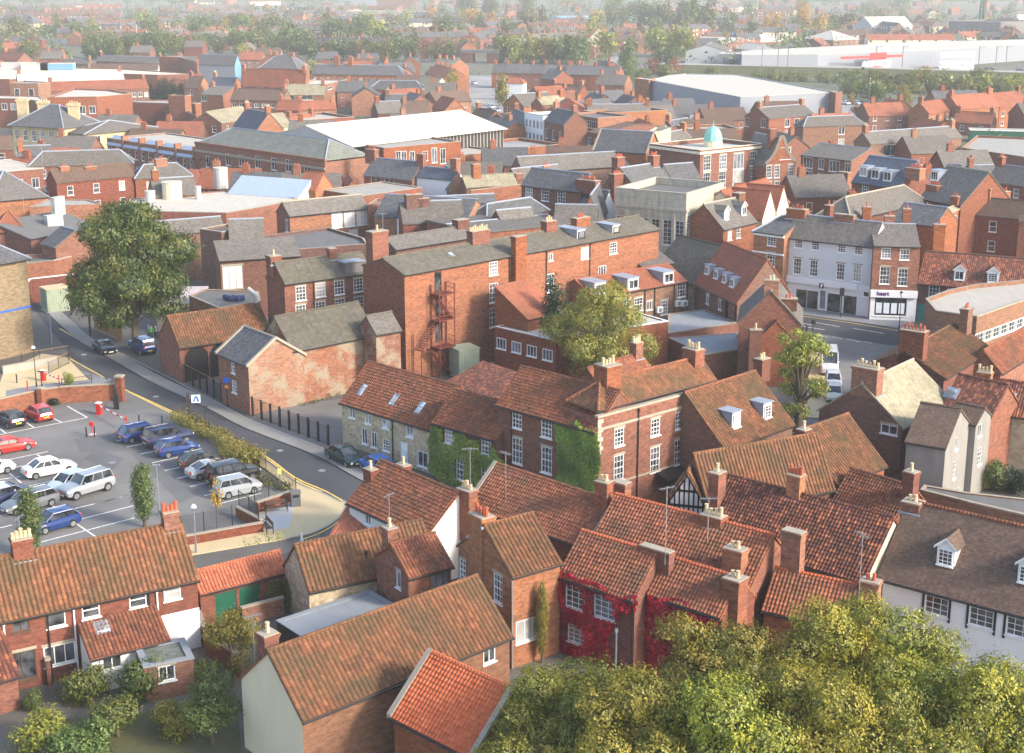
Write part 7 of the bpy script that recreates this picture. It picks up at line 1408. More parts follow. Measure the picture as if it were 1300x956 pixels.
# far street, car park ground, railway
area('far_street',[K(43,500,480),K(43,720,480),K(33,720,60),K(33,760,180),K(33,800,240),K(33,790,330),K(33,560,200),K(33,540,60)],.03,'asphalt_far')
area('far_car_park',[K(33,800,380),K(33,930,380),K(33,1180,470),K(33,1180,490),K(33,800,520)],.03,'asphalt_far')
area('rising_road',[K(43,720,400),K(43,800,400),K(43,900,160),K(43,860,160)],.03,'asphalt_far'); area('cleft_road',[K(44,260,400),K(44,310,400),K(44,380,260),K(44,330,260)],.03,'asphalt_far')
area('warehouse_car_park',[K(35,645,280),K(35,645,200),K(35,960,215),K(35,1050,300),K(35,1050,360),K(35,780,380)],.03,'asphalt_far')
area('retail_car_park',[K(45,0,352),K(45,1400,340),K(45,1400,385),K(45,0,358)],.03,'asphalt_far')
area('yard_concrete',[K(45,790,165),K(45,1000,170),K(45,1300,205),K(45,1300,215),K(45,800,220)],.03,'pale_roof')
q0, q1, q2 = P(K(45,-500,352)), P(K(45,560,375)), P(K(45,1400,400)); b = MB(); r0 = [V((p.x,p.y,0)) for p in (q0,q1,q2)]
for a, c_ in zip(r0, r0[1:]):
    n = V((-(c_-a).y,(c_-a).x,0)).normalized(); up = V((0,0,4))
    b.poly([a-n*14,c_-n*14,c_-n*5+up,a-n*5+up],'lawn'); b.poly([a-n*5+up,c_-n*5+up,c_+n*5+up,a+n*5+up],'concrete'); b.poly([a+n*5+up,c_+n*5+up,c_+n*14,a+n*14],'lawn')
tag(b.obj('railway_embankment'), None, kind='structure')
q = P(K(43,520,400)); q_ = P(K(43,760,405)); L = (q_-q).length; e = empty('railway_bridge',(q.x,q.y,0),math.atan2((q_-q).y,(q_-q).x),'dark railway bridge crossing the far street','bridge'); b = MB(); b.box(0,0,5,L,6,6.4,'dark_clad'); b.obj('deck', e)
for x in (0,L-6): b = MB(); b.box(x,.2,-.3,x+6,5.8,5,'brick_dark'); b.obj('abutment', e)
# ---------------------------------------------------------------- trees and planting
TS = []; PEND = []        # far trees and houses that get their label from where they stand
ORD = ['','first','second','third','fourth','fifth','sixth','seventh','eighth','ninth','tenth','eleventh','twelfth','thirteenth','fourteenth','fifteenth','sixteenth','seventeenth','eighteenth','nineteenth','twentieth','twenty-first','twenty-second','twenty-third','twenty-fourth','twenty-fifth','twenty-sixth','twenty-seventh','twenty-eighth','twenty-ninth','thirtieth']
def bigtree(name, label, q, h, blobs, n, sz, mat, seed, trunk, group=None):
    e = empty('tree', q, 0, label, 'tree', group); link('crown', leafmesh('crown', blobs, n, sz, mat, seed, .3, 7), e); b = MB(); th = trunk
    b.cyl((0,0,-.3),(.1,0,th*.5),.42,'bark',10,.3,False); b.cyl((.1,0,th*.5),(.1,.2,h*.78),.3,'bark',8,.05,False)
    for (x,y,z,*_r) in blobs: b.cyl((.05,0,min(z*.55,th*.7)),(x*.5,y*.5,z*.78),.15,'bark',6,.08,False); b.cyl((x*.5,y*.5,z*.78),(x,y,z),.08,'bark',5,.02,False)
    b.obj('trunk', e); return e
rr = random.Random(5)
def lobes(n, h, r, z0, rmin, rmax, fl=.8):
    o = []
    for i in range(n):
        z = z0+(h-z0)*rr.random(); k = math.sin(math.pi*min(1,max(.12,(z-z0)/(h-z0)*.86+.1)))**.6; a = i*2.4+rr.uniform(-.4,.4); q = r*k*rr.uniform(.45,.95); s_ = rr.uniform(rmin,rmax); o.append((math.cos(a)*q, math.sin(a)*q, z, s_, s_, s_*fl))
    return o
q = P((172,446)); q.z = 0
bigtree('tree','huge olive-green tree towering over the street behind the coach house', q, 17.4, lobes(40,16.4,6.6,4.6,1.5,2.7,.7)+[(0,0,15.6,2.4,2.4,1.7),(0,0,11,4.4,4.4,4.5)], 80000, .31, 'leaf_sycamore', 21, 8)
q = P((762,500)); bigtree('tree','bushy yellow-green tree growing through the yard beside the flat white roof', V((q.x,q.y,0)), 11, lobes(34,10.6,5.4,2.2,1.1,1.9,.8)+[(0,0,6,2.6,2.6,3)], 34000, .23, 'leaf_lime', 31, 4)
q = P((1012,548)); bigtree('tree','airy lime-green tree beside the lane and parked white van', V((q.x,q.y,0)), 10, lobes(20,10.0,2.5,1.5,.6,1.1,.5)+[(1.9,-.5,8.3,.8,.8,.4),(-1.6,0,9.2,.7,.7,.4)], 7000, .26, 'leaf_lime', 41, 5)
q = P((703,474)); bigtree('conifer','ragged dark conifer leaning over the white flat roof',V((q.x,q.y,0)),10.4,[(math.sin(k*2.1)*.5,math.cos(k*1.7)*.4,3.2+k*.58,1.75-k*.10,1.6-k*.1,.8) for k in range(13)],9000,.26,'leaf_conifer',35,9)
tree((184,669), 5.4, 'slender columnar tree alone in the car park', 'column', 'leaf_green', 1.2, 1.6); tree((42,707), 5.6, 'slender columnar tree by the blue hatchback at the left', 'column', 'leaf_green', 1.2, 1.6)
tree(K(28,378,556), 4.6, 'tiny yellow-leaved sapling inside the car park railing', 'sparse', 'leaf_autumn', .6, 1)
tree(K(11,343,278), 2.6, 'bright lime shrub behind the car park brick wall', 'bush', 'leaf_lime', .6, 1, name='bush')
FG = 'canopy of foreground trees'
for i, (px, py, h, r, l, mt) in enumerate([(735,872,8.5,3.4,'left end of the near canopy, below the mossy barn','leaf_olive2'),(892,832,11,4.0,'rounded yellow-green crown directly below the creeper annexe','leaf_gold2'),(965,842,11,4.2,'near crown below the single slab stack','leaf_olive2'),(1082,815,11.6,4.6,'tallest near crown, below the two red pots','leaf_gold2'),(1178,838,11.2,4.2,'near crown in front of the white timbered house, left window','leaf_olive2'),(1286,880,11,4.4,'near crown at the right bottom corner','leaf_gold2'),(815,915,9.5,4.0,'near crown at the bottom, left of centre canopy','leaf_gold2'),(935,915,10.5,4.2,'near crown at the bottom of the canopy middle','leaf_olive2'),(1050,905,10.5,4.4,'near crown at the bottom, under the tallest one','leaf_gold2'),(1165,925,10,4.0,'near crown at the bottom, right of centre','leaf_olive2'),(690,930,8,3.4,'low near crown at the bottom left of the canopy','leaf_olive2')]):
    q = P((px, py), h*.86); bigtree('tree', l, V((q.x,q.y,0)), h, lobes(24,h*.97,r,h*.42,.9,1.7,.75)+[(0,0,h*.7,r*.6,r*.6,h*.2)], 56000, .155, mt, 60+i, h*.5, FG)
tree(P and (688,842), 5.6, 'thin yellow-green sapling between brick house and the canopy', 'column', 'leaf_gold', .55, 1.6)
for (x,y,h,k,mt,wd,l) in [(296,866,4.9,'round','leaf_gold',1.0,'golden bush-like tree in the garden by the lone chimney'),(112,892,3.8,'bush','leaf_olive',1.1,'olive shrub in front of the long cottage row'),(190,885,4.2,'bush','leaf_green',1.1,'green shrub below the lean-to kitchen roof'),(262,872,2.6,'bush','leaf_green',1.2,'low green shrub at the end of the cottage garden'),(255,812,1.6,'bush','leaf_lime',1.2,'small lime shrub behind the white painted wall'),(45,900,2.0,'bush','leaf_green',1.0,'little shrub at the patio door'),(150,935,3.6,'bush','leaf_olive',1.2,'olive shrub in the lower cottage garden'),(225,930,3.2,'bush','leaf_gold',1.2,'golden shrub in the lower cottage garden'),(270,945,4.4,'round','leaf_green',1.2,'round green tree at the bottom of the cottage gardens'),(60,950,3.4,'bush','leaf_lime',1.3,'lime shrub at the bottom left edge'),(105,965,3.6,'bush','leaf_green',1.3,'dark green shrub at the bottom edge')]:
    tree((x,y), h, l, k, mt, wd, 1.2, name='bush' if k == 'bush' else 'tree')
for (c,x,y,h,mt,wd,l) in [(16,70,540,4.2,'leaf_green',.6,'dark upright shrub against the stone barn gable'),(16,185,560,3.6,'leaf_olive',.6,'russet climbing shrub at the barn corner'),(16,300,520,3.0,'leaf_gold',.55,'thin creeper bush on the barn wall'),(14,1140,800,4.5,'leaf_green',.7,'green shrub against the pale stone house'),(14,1080,790,3.0,'leaf_lime',.6,'bright shrub at the grey cottage corner'),(14,1260,810,3.5,'leaf_dark',1.4,'dark evergreen mass at the right edge'),(12,1120,240,1.4,'leaf_lime',.9,'small lime weeds behind the maroon outhouse'),(25,45,720,1.6,'leaf_lime',1.0,'lime green weeds in the yard corner'),(25,640,620,3.5,'leaf_green',1.3,'dark undergrowth beneath the bushy yellow tree'),(13,1130,190,2.6,'leaf_green',1.0,'green bush between the flat roofs and the mossy dormer house'),(11,270,375,1.2,'leaf_dark',1.4,'dark weeds at the foot of the car park wall'),(36,510,0,2.5,'leaf_green',1,'x')][:-1]:
    tree(K(c,x,y), h, l, 'bush', mt, wd, 1.0, name='bush')
def hedge(name, label, pts, wd, h, mat, n=90, sz=.2, seed=3, cat='hedge'):
    q = [P(p) for p in pts] if not isinstance(pts[0], V) else pts; o = q[0].copy(); bl = []; r2 = random.Random(seed)
    for a, c in zip(q, q[1:]):
        L = (c-a).length; k = max(1,int(L/.8))
        for i in range(k): p = a+(c-a)*(i+.5)/k-o; s_ = r2.uniform(.8,1.2); bl.append((p.x+r2.uniform(-.2,.2),p.y+r2.uniform(-.2,.2),h*.5*s_,wd*.6,wd*.6,h*.5*s_))
    ob = bpy.data.objects.new(name, leafmesh(name, bl, int(n*len(bl)), sz, mat, seed, .1)); col.objects.link(ob); ob.location = (o.x,o.y,0); return tag(ob, label, cat)
hedge('hedge','yellow-green hedge running between parked cars and the street railing',[K(11,880,452),K(11,1000,520),K(11,1150,600),K(11,1290,680),K(28,420,110),K(28,560,180)],1.5,1.5,'leaf_gold',260,.2)
hedge('low_shrubs','low green and brown shrubs at the end of the car park bed',[K(28,560,190),K(28,700,270),K(28,840,330)],1.2,.7,'leaf_olive',120,.2,8)
hedge('flowering_creeper','pale yellow creeper trailing on the garage roof ridge',[V((P(K(28,530,668),3.4).x,P(K(28,530,668),3.4).y,0)),V((P(K(28,835,615),3.4).x,P(K(28,835,615),3.4).y,0))],.5,.6,'leaf_lime',60,.15,9,'climbing plant').location.z = 3.3
hedge('wall_weeds','strip of green weeds along the foot of the patched wall',[K(12,215,378),K(12,330,355),K(12,430,320)],.5,.35,'leaf_green',70,.12,10,'weeds')
hedge('yard_bush','green bush in the overgrown yard right of the slate cottage',[K(36,930,440),K(36,1060,425)],4,3,'leaf_lime',200,.4,11,'bush')
hedge('roof_creeper','green creeper hanging on the square brown works wall',[K(35,470,450),K(35,545,445)],2,7.5,'leaf_green',260,.4,12,'climbing plant')
# belts of single trees
def belt(c, pts, n, h, mats, where, kind='round', jit=3, wd=1.0, hi=.14, seed=0):
    r2 = random.Random(seed+n*7); q = [P(K(c,*p)) for p in pts]; Ls = [(b_-a).length for a, b_ in zip(q,q[1:])]; T = sum(Ls)
    for i in range(n):
        t = T*(i+.5)/n; k = 0
        while t > Ls[k] and k < len(Ls)-1: t -= Ls[k]; k += 1
        p = q[k]+(q[k+1]-q[k])*t/Ls[k]; jx = jit*r2.uniform(-1,1); jy = jit*r2.uniform(-1,1)*1.5; kk = r2.choice(kind) if isinstance(kind, list) else kind; m_ = r2.choice(mats)
        TS.append((r2.uniform(*h)*.8, kk, m_, wd*r2.uniform(.85,1.25), hi, where, V((p.x+jx,p.y+jy,0))))
belt(31,[(950,190),(1060,195),(1190,205)],7,(9,11),['leaf_dark'],'in the dark evergreen clump by the shopping centre','conifer',1.2,1.5,.3)
belt(41,[(235,255),(640,265)],17,(12,13.5),['leaf_dark'],'in the tall dark conifer hedge, top left','conifer',1,1.3,.16)
belt(41,[(530,370),(780,378)],8,(13,17),['leaf_green','leaf_olive'],'left of the flagpole',['round','tall'],4)
belt(41,[(800,375),(1120,372)],10,(15,19),['leaf_green','leaf_olive','leaf_green'],'right of the flagpole',['round','tall'],4)
belt(41,[(110,385),(270,400)],5,(10,15),['leaf_green','leaf_olive'],'above the red stack cottage',['round','tall'],3); belt(41,[(300,385),(450,395)],4,(9,12),['leaf_olive','leaf_lime'],'between the left cottage and flagpole','round',3)
belt(41,[(1130,360),(1290,345)],5,(11,14),['leaf_lime','leaf_olive'],'left of the rooflit shed','round',3); belt(41,[(820,190),(990,170)],5,(16,20),['leaf_green','leaf_lime'],'behind the orange gable flats',['round','tall'],8)
belt(41,[(1010,210),(1290,200)],8,(12,17),['leaf_olive','leaf_lime','leaf_green'],'on the far left rise',['round'],8)
belt(42,[(10,350),(300,345),(450,370)],10,(13,18),['leaf_green','leaf_olive','leaf_green'],'behind the rooflit shed',['round','tall'],5)
belt(42,[(30,240),(430,235)],11,(16,22),['leaf_olive','leaf_green','leaf_autumn','leaf_green'],'on the wooded slope, upper left centre',['round','tall'],9)
belt(42,[(440,340),(800,345)],8,(11,15),['leaf_green','leaf_olive'],'in front of the railway works',['round','tall'],5); belt(42,[(800,375),(1300,400)],13,(11,15),['leaf_olive','leaf_green','leaf_olive'],'behind the station range',['round'],4)
belt(42,[(900,290),(1290,290)],9,(16,24),['leaf_green','leaf_green','leaf_lime'],'in the tall clump left of the brick villas',['tall','round'],7)
belt(42,[(600,120),(1060,120)],9,(10,16),['leaf_green','leaf_olive'],'before the white skyline warehouse',['round'],9)
belt(43,[(0,385),(480,395)],10,(11,15),['leaf_olive','leaf_green','leaf_rust'],'beyond the grand pub','round',5)
belt(43,[(470,345),(640,350)],4,(8,11),['leaf_green'],'left of the rail bridge','round',4); belt(43,[(770,400),(1130,405)],9,(14,19),['leaf_lime','leaf_green','leaf_gold'],'behind the slate terrace',['tall','round'],3)
belt(43,[(1150,405),(1300,400)],4,(17,20),['leaf_green'],'at the right end of the slate terrace','round',3); belt(43,[(190,130),(560,150),(700,210)],14,(14,22),['leaf_green','leaf_olive','leaf_lime','leaf_autumn'],'on the hazy slope above the villas',['round','tall'],12)
belt(43,[(560,100),(880,110)],9,(20,34),['leaf_olive','leaf_green'],'in the tall hazy avenue',['tall','round'],15); belt(43,[(950,200),(1060,200)],3,(22,28),['leaf_olive'],'standing above the cleft road','tall',8)
belt(44,[(0,410),(130,415)],3,(15,18),['leaf_green'],'left of the cleft road','round',4); belt(44,[(190,415),(250,420)],2,(7,9),['leaf_olive'],'at the cleft road foot','round',2)
belt(44,[(520,355),(720,365)],5,(16,22),['leaf_lime','leaf_lime','leaf_olive'],'left of the portal shed','round',6); belt(44,[(560,410),(740,415)],5,(9,11),['leaf_lime','leaf_green'],'just below the portal shed','round',4)
belt(44,[(480,470),(700,475)],6,(8,11),['leaf_rust','leaf_olive','leaf_rust'],'on the railway bank before the warehouse','round',3); belt(44,[(500,190),(900,215)],10,(22,34),['leaf_green','leaf_olive','leaf_green'],'in the tall hazy mid-right clump',['tall','round'],14)
belt(44,[(810,450),(950,455),(1100,440),(1190,440)],5,(6,9),['leaf_rust','leaf_olive'],'along the railway above the warehouse','round',3)
belt(44,[(20,90),(300,100),(420,130)],7,(20,30),['leaf_green','leaf_lime'],'before the blue and white factory','round',15)
belt(45,[(420,425),(1300,455)],26,(5,9),['leaf_olive','leaf_green','leaf_gold','leaf_green'],'on the scrubby bank under the retail park','round',5,1.3)
belt(45,[(430,480),(700,505)],9,(6,9),['leaf_green','leaf_green'],'behind the warehouse car park','round',4,1.3); belt(45,[(1010,465),(1290,450)],8,(8,10),['leaf_lime','leaf_olive'],'behind the orange housing block','round',4,1.2)
belt(45,[(60,175),(480,150)],12,(14,24),['leaf_green','leaf_olive','leaf_autumn'],'left of the brown factories',['round','tall'],16); belt(45,[(480,75),(900,80)],9,(14,20),['leaf_green','leaf_olive'],'behind the skyline factories','round',20)
belt(45,[(60,205),(330,200)],8,(6,8),['leaf_green','leaf_gold'],'along the garden centre fence','round',5); belt(45,[(80,335),(240,335)],3,(7,9),['leaf_rust','leaf_olive'],'before the grey retail wall','round',4)
for c,x,y,h,mt,l,k,wd in [(33,470,195,11,'leaf_gold','round golden tree on the far street beside the pub','round',.8),(33,790,225,11.5,'leaf_gold','second golden-green tree, right side of the far street','tall',1.0),(44,105,560,9,'leaf_green','neat cone-shaped evergreen above the brown roofs','tall',1.1),(44,385,470,17,'leaf_green','large dark green tree left of the grey warehouse','round',.9),(44,395,530,9,'leaf_green','dark tree touching the orange warehouse corner','round',.8),(34,480,205,4.5,'leaf_dark','low dark bush in front of the warehouse corner','bush',1.4),(32,1020,118,6.5,'leaf_autumn','yellow autumn tree beside the strip-window office','round',1.0),(32,1090,110,7,'leaf_gold','greenish-yellow tree right of the autumn one','round',1.0),(42,1060,0,1,'leaf_gold','x','round',1),(35,755,300,6,'leaf_rust','rusty brown bush by the warehouse car park','bush',1.2),(35,1030,255,9,'leaf_gold','yellow-green tree between car park and orange housing','round',1.0),(35,705,215,4.5,'leaf_autumn','small yellow tree among the parked cars','tall',.8),(45,820,368,6,'leaf_autumn','orange-brown shrub before the retail entrances','bush',1.4),(45,925,368,5,'leaf_autumn','bright orange shrub by the retail car park','bush',1.5),(45,590,225,9,'leaf_green','dark round tree before the arched factory','round',1.2),(45,215,120,22,'leaf_autumn','big amber tree on the hazy right skyline','round',1.0),(32,485,252,4,'leaf_green','small conifer between the maroon terraces','conifer',1.2),(32,400,245,3.5,'leaf_lime','lime bush beside the small conifer','bush',1.4),(36,925,225,3,'leaf_green','dark green bush at the depot corner','bush',1.3),(44,430,585,4,'leaf_dark','x','bush',1)]:
    if l != 'x': tree(K(c,x,y), h, l, k, mt, wd, .3, name={'bush':'bush','conifer':'conifer'}.get(k,'tree'))
# filler: smaller houses where the photograph shows more roofs than can be told apart, and hazy suburbs
def free(x, y, r):
    for (fx,fy,a,b_,rz) in FOOT:
        dx, dy = x-fx, y-fy; c_, s_ = math.cos(-rz), math.sin(-rz); u, v = dx*c_-dy*s_, dx*s_+dy*c_
        if abs(u) < a+r and abs(v) < b_+r: return False
    return True
FH = {}
def fhouse(x, y, rz, kind, where):
    if kind not in FH:
        L, D, h, r, wm, rm = kind; b = MB()
        for pts in ([(0,0,-.3),(L,0,-.3),(L,0,h),(0,0,h)],[(L,D,-.3),(0,D,-.3),(0,D,h),(L,D,h)],[(L,0,-.3),(L,D,-.3),(L,D,h),(L,D/2,h+r),(L,0,h)],[(0,D,-.3),(0,0,-.3),(0,0,h),(0,D/2,h+r),(0,D,h)]): b.poly(pts, wm)
        wall = b.mesh('wall'); b = MB(); k = r/(D/2); b.slab([(-.2,-.3,h-.3*k+.1),(L+.2,-.3,h-.3*k+.1),(L+.2,D/2,h+r+.1),(-.2,D/2,h+r+.1)],rm); b.slab([(L+.2,D+.3,h-.3*k+.1),(-.2,D+.3,h-.3*k+.1),(-.2,D/2,h+r+.1),(L+.2,D/2,h+r+.1)],rm); roof = b.mesh('roof')
        b = MB(); b.box(-.6,-.45,0,.6,.45,2.4,'brick_orange'); b.cyl((-.25,0,2.4),(-.25,0,2.8),.14,'pot_red',6); b.cyl((.25,0,2.4),(.25,0,2.8),.14,'pot_red',6); FH[kind] = (wall, roof, b.mesh('chimney'))
    wall, roof, ch = FH[kind]; L, D, h, r, wm, rm = kind; e = empty('house',(x,y,0),rz,None,'house','houses '+where); link('wall',wall,e); link('roof',roof,e); link('chimney',ch,e,(L*.25,D/2,h+r-1.0))
    if y < 700:
        wn = win_meshes(1.1,1.5,'sash1','white_paint','glass',True,False)[0]
        for f in range(2):
            for k_ in range(max(1,int(L/3.5))): link('window',wn,e,(L*(k_+.5)/max(1,int(L/3.5)),-.03,1.5+2.7*f))
    c_, s_ = math.cos(rz), math.sin(rz); FOOT.append((x+c_*L/2-s_*D/2, y+s_*L/2+c_*D/2, L/2, D/2, rz)); PEND.append((e, rm, where, 'house')); return e
r3 = random.Random(44)
KIN = [(9,8,5.5,3,'brick_red','slate'),(12,8,5.5,2.8,'brick_orange','tile_brown'),(10,8,6,3,'brick_red','slate_brown'),(14,9,5.5,3,'brick_orange','slate'),(11,8,5,3,'brick_brown','tile_red')]
ZONES = [((0,60,480,110),22,'among the car parks, upper left',5),((480,100,800,200),16,'behind the market hall and far street',4),((650,150,900,215),14,'between the street and the theatre',4),((420,90,562,150),9,'near the far golden tree',4),((0,150,300,300),10,'left of the large tree',4),((280,200,700,300),8,'behind the long brick range',4),((960,150,1300,330),16,'right of the cupola block',4),((0,14,300,60),22,'in the left hazy suburb',8),((300,22,620,62),26,'in the centre hazy suburb',8),((620,28,960,70),34,'in the right-of-centre hazy suburb',8),((960,4,1300,48),30,'in the right hazy suburb',10),((560,50,760,75),12,'around the rising road',5),((200,4,1000,24),30,'on the faint skyline',16)]
for (x0,y0,x1,y1), n, where, rad in ZONES:
    got = 0; base = r3.uniform(-.5,.5)
    for _ in range(n*9):
        if got >= n: break
        px, py = r3.uniform(x0,x1), r3.uniform(y0,y1); q = P((px,py)); kd = r3.choice(KIN); rz = base + r3.choice([0,0,math.pi/2,0]) + r3.uniform(-.08,.08); cx, cy = q.x+math.cos(rz)*kd[0]/2-math.sin(rz)*kd[1]/2, q.y+math.sin(rz)*kd[0]/2+math.cos(rz)*kd[1]/2
        if 560 < px < 720 and 85 < py < 190: continue
        if free(cx, cy, rad): fhouse(q.x, q.y, rz, kd, where); got += 1
# hazy tree scatter
for (x0,y0,x1,y1), n, where, hh in [((0,8,330,66),26,'scattered through the left suburb',(10,17)),((330,14,650,70),30,'scattered through the centre suburb',(10,18)),((650,14,980,72),34,'scattered through the right-centre suburb',(10,18)),((980,3,1300,44),26,'scattered through the right suburb',(9,15)),((0,2,1300,12),40,'along the faint skyline',(14,24)),((960,190,1300,330),5,'in back yards right of the centre',(3,5)),((0,70,500,110),9,'in the upper left car parks',(6,10))]:
    got = 0
    for _ in range(n*8):
        if got >= n: break
        px, py = r3.uniform(x0,x1), r3.uniform(y0,y1); q = P((px,py))
        if 560 < px < 720 and 85 < py < 190: continue
        if free(q.x,q.y,3): m_ = r3.choice(['leaf_green','leaf_olive','leaf_green','leaf_lime']); TS.append((r3.uniform(*hh), r3.choice(['round','tall','round']), m_, r3.uniform(.9,1.5), .10, where, V((q.x,q.y,0)))); got += 1
TS.sort(key=lambda t: -t[0]/t[6].length); rest = TS[235:]
for t in TS[:235]: e = tree(None, t[0], None, t[1], t[2], t[3], t[4], 'trees '+t[5], world=t[6]); PEND.append((e,t[2],t[5],'tree'))
r4 = random.Random(8); bl = [(t[6].x+r4.uniform(-1,1)*t[0]*.25, t[6].y, t[0]*k, t[0]*.3*t[3], t[0]*.3, t[0]*.24) for t in rest for k in (.38,.62,.8)]
for _ in range(620): q = P((r4.uniform(0,1300), 3+66*r4.random()**1.3)); s_ = r4.uniform(2.6,5.2); bl.append((q.x,q.y,s_*1.1,s_*1.3,s_,s_))
ob = bpy.data.objects.new('distant_trees', leafmesh('distant_trees', bl, 60000, 1.9, 'leaf_green', 88)); col.objects.link(ob); tag(ob, 'small hazy trees scattered through the far suburbs', 'trees', None, 'stuff')
CN = {'slate':'dark slate-roofed','tile_brown':'brown-roofed','slate_brown':'grey-roofed','tile_red':'red-roofed','leaf_green':'green','leaf_olive':'olive','leaf_lime':'light green','leaf_dark':'dark','leaf_autumn':'amber','leaf_gold':'golden-green','leaf_rust':'rusty'}
grp = {}
for e, m_, where, kd in PEND: grp.setdefault((m_, where, kd), []).append(e)
for (m_, where, kd), L_ in grp.items():
    L_.sort(key=lambda e: proj(e.location)[0])
    for i, e in enumerate(L_): e['label'] = (f'{ORD[i+1]} {CN[m_]} {kd} from left, {where}' if len(L_) > 1 else f'only {CN[m_]} {kd} {where}'); e['category'] = kd
# terraces too small to tell apart
r5 = random.Random(12); b = MB()
for _ in range(150):
    q = P((r5.uniform(-20,1320), 5+62*r5.random()**1.1)); rz = r5.choice([.1,.1,.75,-.6,1.4])+r5.uniform(-.08,.08); n = r5.randint(3,9); L = 6.5; T = Matrix.Translation((q.x,q.y,0)) @ Matrix.Rotation(rz,4,'Z'); wm = r5.choice(['brick_red','brick_orange','brick_brown','brick_red','cream_render']); rm = r5.choice(['slate','slate_brown','tile_brown','slate','tile_red'])
    if not free(q.x,q.y,9): continue
    b.box(0,0,-.3,n*L,8.5,5.5,wm,T,False); X = n*L
    for p in ([(-.2,-.3,5.3),(X+.2,-.3,5.3),(X+.2,4.25,8.6),(-.2,4.25,8.6)],[(X+.2,8.8,5.3),(-.2,8.8,5.3),(-.2,4.25,8.6),(X+.2,4.25,8.6)]): b.poly([T@V(v) for v in p],rm)
    for x in (0,X): b.poly([T@V(v) for v in [(x,0,5.5),(x,8.5,5.5),(x,4.25,8.4)]],wm)
    for k in range(n+1): b.box(k*L-.4,3.9,7.8,k*L+.4,4.7,9.8,'brick_orange',T)
    for k in range(n*2):
        for z in (1.2,3.9): b.poly([T@V(v) for v in [(k*L/2+1,-.05,z),(k*L/2+2.1,-.05,z),(k*L/2+2.1,-.05,z+1.4),(k*L/2+1,-.05,z+1.4)]],'curtain' if k % 3 else 'dark_glass')
o = b.obj('distant_houses'); tag(o,'tiny hazy terraces filling the far suburbs','houses',None,'stuff')
# woods that read as one mass on the horizon
def mass(name, label, pts, h, n, sz, mat, seed):
    q = [P(p) for p in pts]; r2 = random.Random(seed); o = q[0].copy(); bl = []
    for a, c_ in zip(q, q[1:]):
        L = (c_-a).length; k = max(1,int(L/(h*1.1)))
        for i in range(k): p = a+(c_-a)*(i+r2.random())/k-o; s_ = h*r2.uniform(.45,.8); bl.append((p.x,p.y+r2.uniform(-h,h),s_*.6,s_,s_,s_*.7))
    ob = bpy.data.objects.new(name, leafmesh(name, bl, n, sz, mat, seed, 0)); col.objects.link(ob); ob.location = (o.x,o.y,0); tag(ob, label, 'woodland', None, 'stuff')
mass('far_woodland','hazy woodland along the skyline',[(0,1),(300,2),(650,1),(1000,2),(1300,1)],26,14000,5,'leaf_green',77)
mass('bank_scrub','scrub along the left part of the railway bank',[K(45,-700,385),K(45,-300,388),K(45,420,402)],5,12000,.7,'leaf_olive',80)
mass('bank_scrub','scrub covering the railway bank below the retail park',[K(45,400,400),K(45,700,410),K(45,1300,432)],7,16000,.8,'leaf_olive',78)
mass('bank_scrub','scrub on the near side of the railway bank',[K(45,430,450),K(45,800,455),K(45,1300,470)],6,14000,.8,'leaf_olive',79)
# ---------------------------------------------------------------- vehicles
CP = 'cars parked in the car park'
S = lambda x, y: K(11, x, y)
def cr(x, y, dx, dy, kind, colr, label, c=11, **kw): return car(K(c,x,y), K(c,x+dx,y+dy), kind, colr, label, kw.pop('group', CP), **kw)
rt = (140,-29)
cr(718,538,*rt,'estate','blue','blue estate car, farthest in the row beside the hedge'); cr(840,568,*rt,'suv','navy','dark blue four-wheel drive between two brighter blue cars'); cr(885,615,*rt,'hatch','blue','bright blue three-door hatchback under the white-spoilered off-roader')
cr(1008,680,*rt,'hatch','black','black hatchback beside the silver coupe'); cr(1055,722,*rt,'coupe','silver','silver coupe squeezed beside the black off-roader'); cr(1165,752,*rt,'suv','black','black off-roader with a spare wheel on its tailgate',spare=True); cr(1190,815,*rt,'mpv','silver','silver-grey people carrier nearest the railing')
lf = (-97,-55)
cr(55,470,*lf,'hatch','black','black hatchback backed against the brick car park wall'); cr(195,440,*lf,'hatch','red','dark red hatchback beside the brick car park wall')
cr(55,600,160,-30,'coupe','red','bright red car at the left edge of the car park'); cr(248,715,160,-33,'saloon','white','white saloon in the middle rank'); cr(345,790,-150,55,'hatch','pale_blue','pale blue hatchback beside the silver off-roader'); cr(435,812,-150,45,'suv','silver','silver off-roader with roof bars'); cr(-40,715,160,-33,'hatch','white','white hatchback cut by the left edge')
cr(20,850,150,-35,'hatch','pale_blue','light blue car on the left edge above the blue estate'); cr(150,60,-150,40,'estate','grey','dark grey estate with red rear lights, behind the columnar tree',c=15); cr(10,30,-150,40,'saloon','navy','navy car at the left edge of the near rank',c=15); cr(275,160,-150,40,'hatch','blue','vivid blue hatchback behind the cottage chimney',c=15)
cr(525,105,90,55,'coupe','black','black open-topped car parked by the far kerb',group='cars on the street'); cr(712,105,-90,-45,'suv','blue','blue off-roader parked under the huge tree',group='cars on the street'); cr(445,655,100,48,'saloon','dark_green','dark green saloon at the stone cottages',c=12,group='cars on the street'); cr(600,700,-100,-48,'hatch','bright_blue','bright blue hatchback partly behind the white cottage roof',c=12,group='cars on the street')
cr(322,200,15,120,'van','white','white van parked in the lane beside the lime-green tree',c=14,group='lane vehicles',name='van'); cr(345,275,12,110,'hatch','white','white hatchback right behind the cream car in the lane',c=14,group='lane vehicles'); cr(348,340,12,110,'hatch','cream','cream car nearest in the lane with its bonnet towards us',c=14,group='lane vehicles')
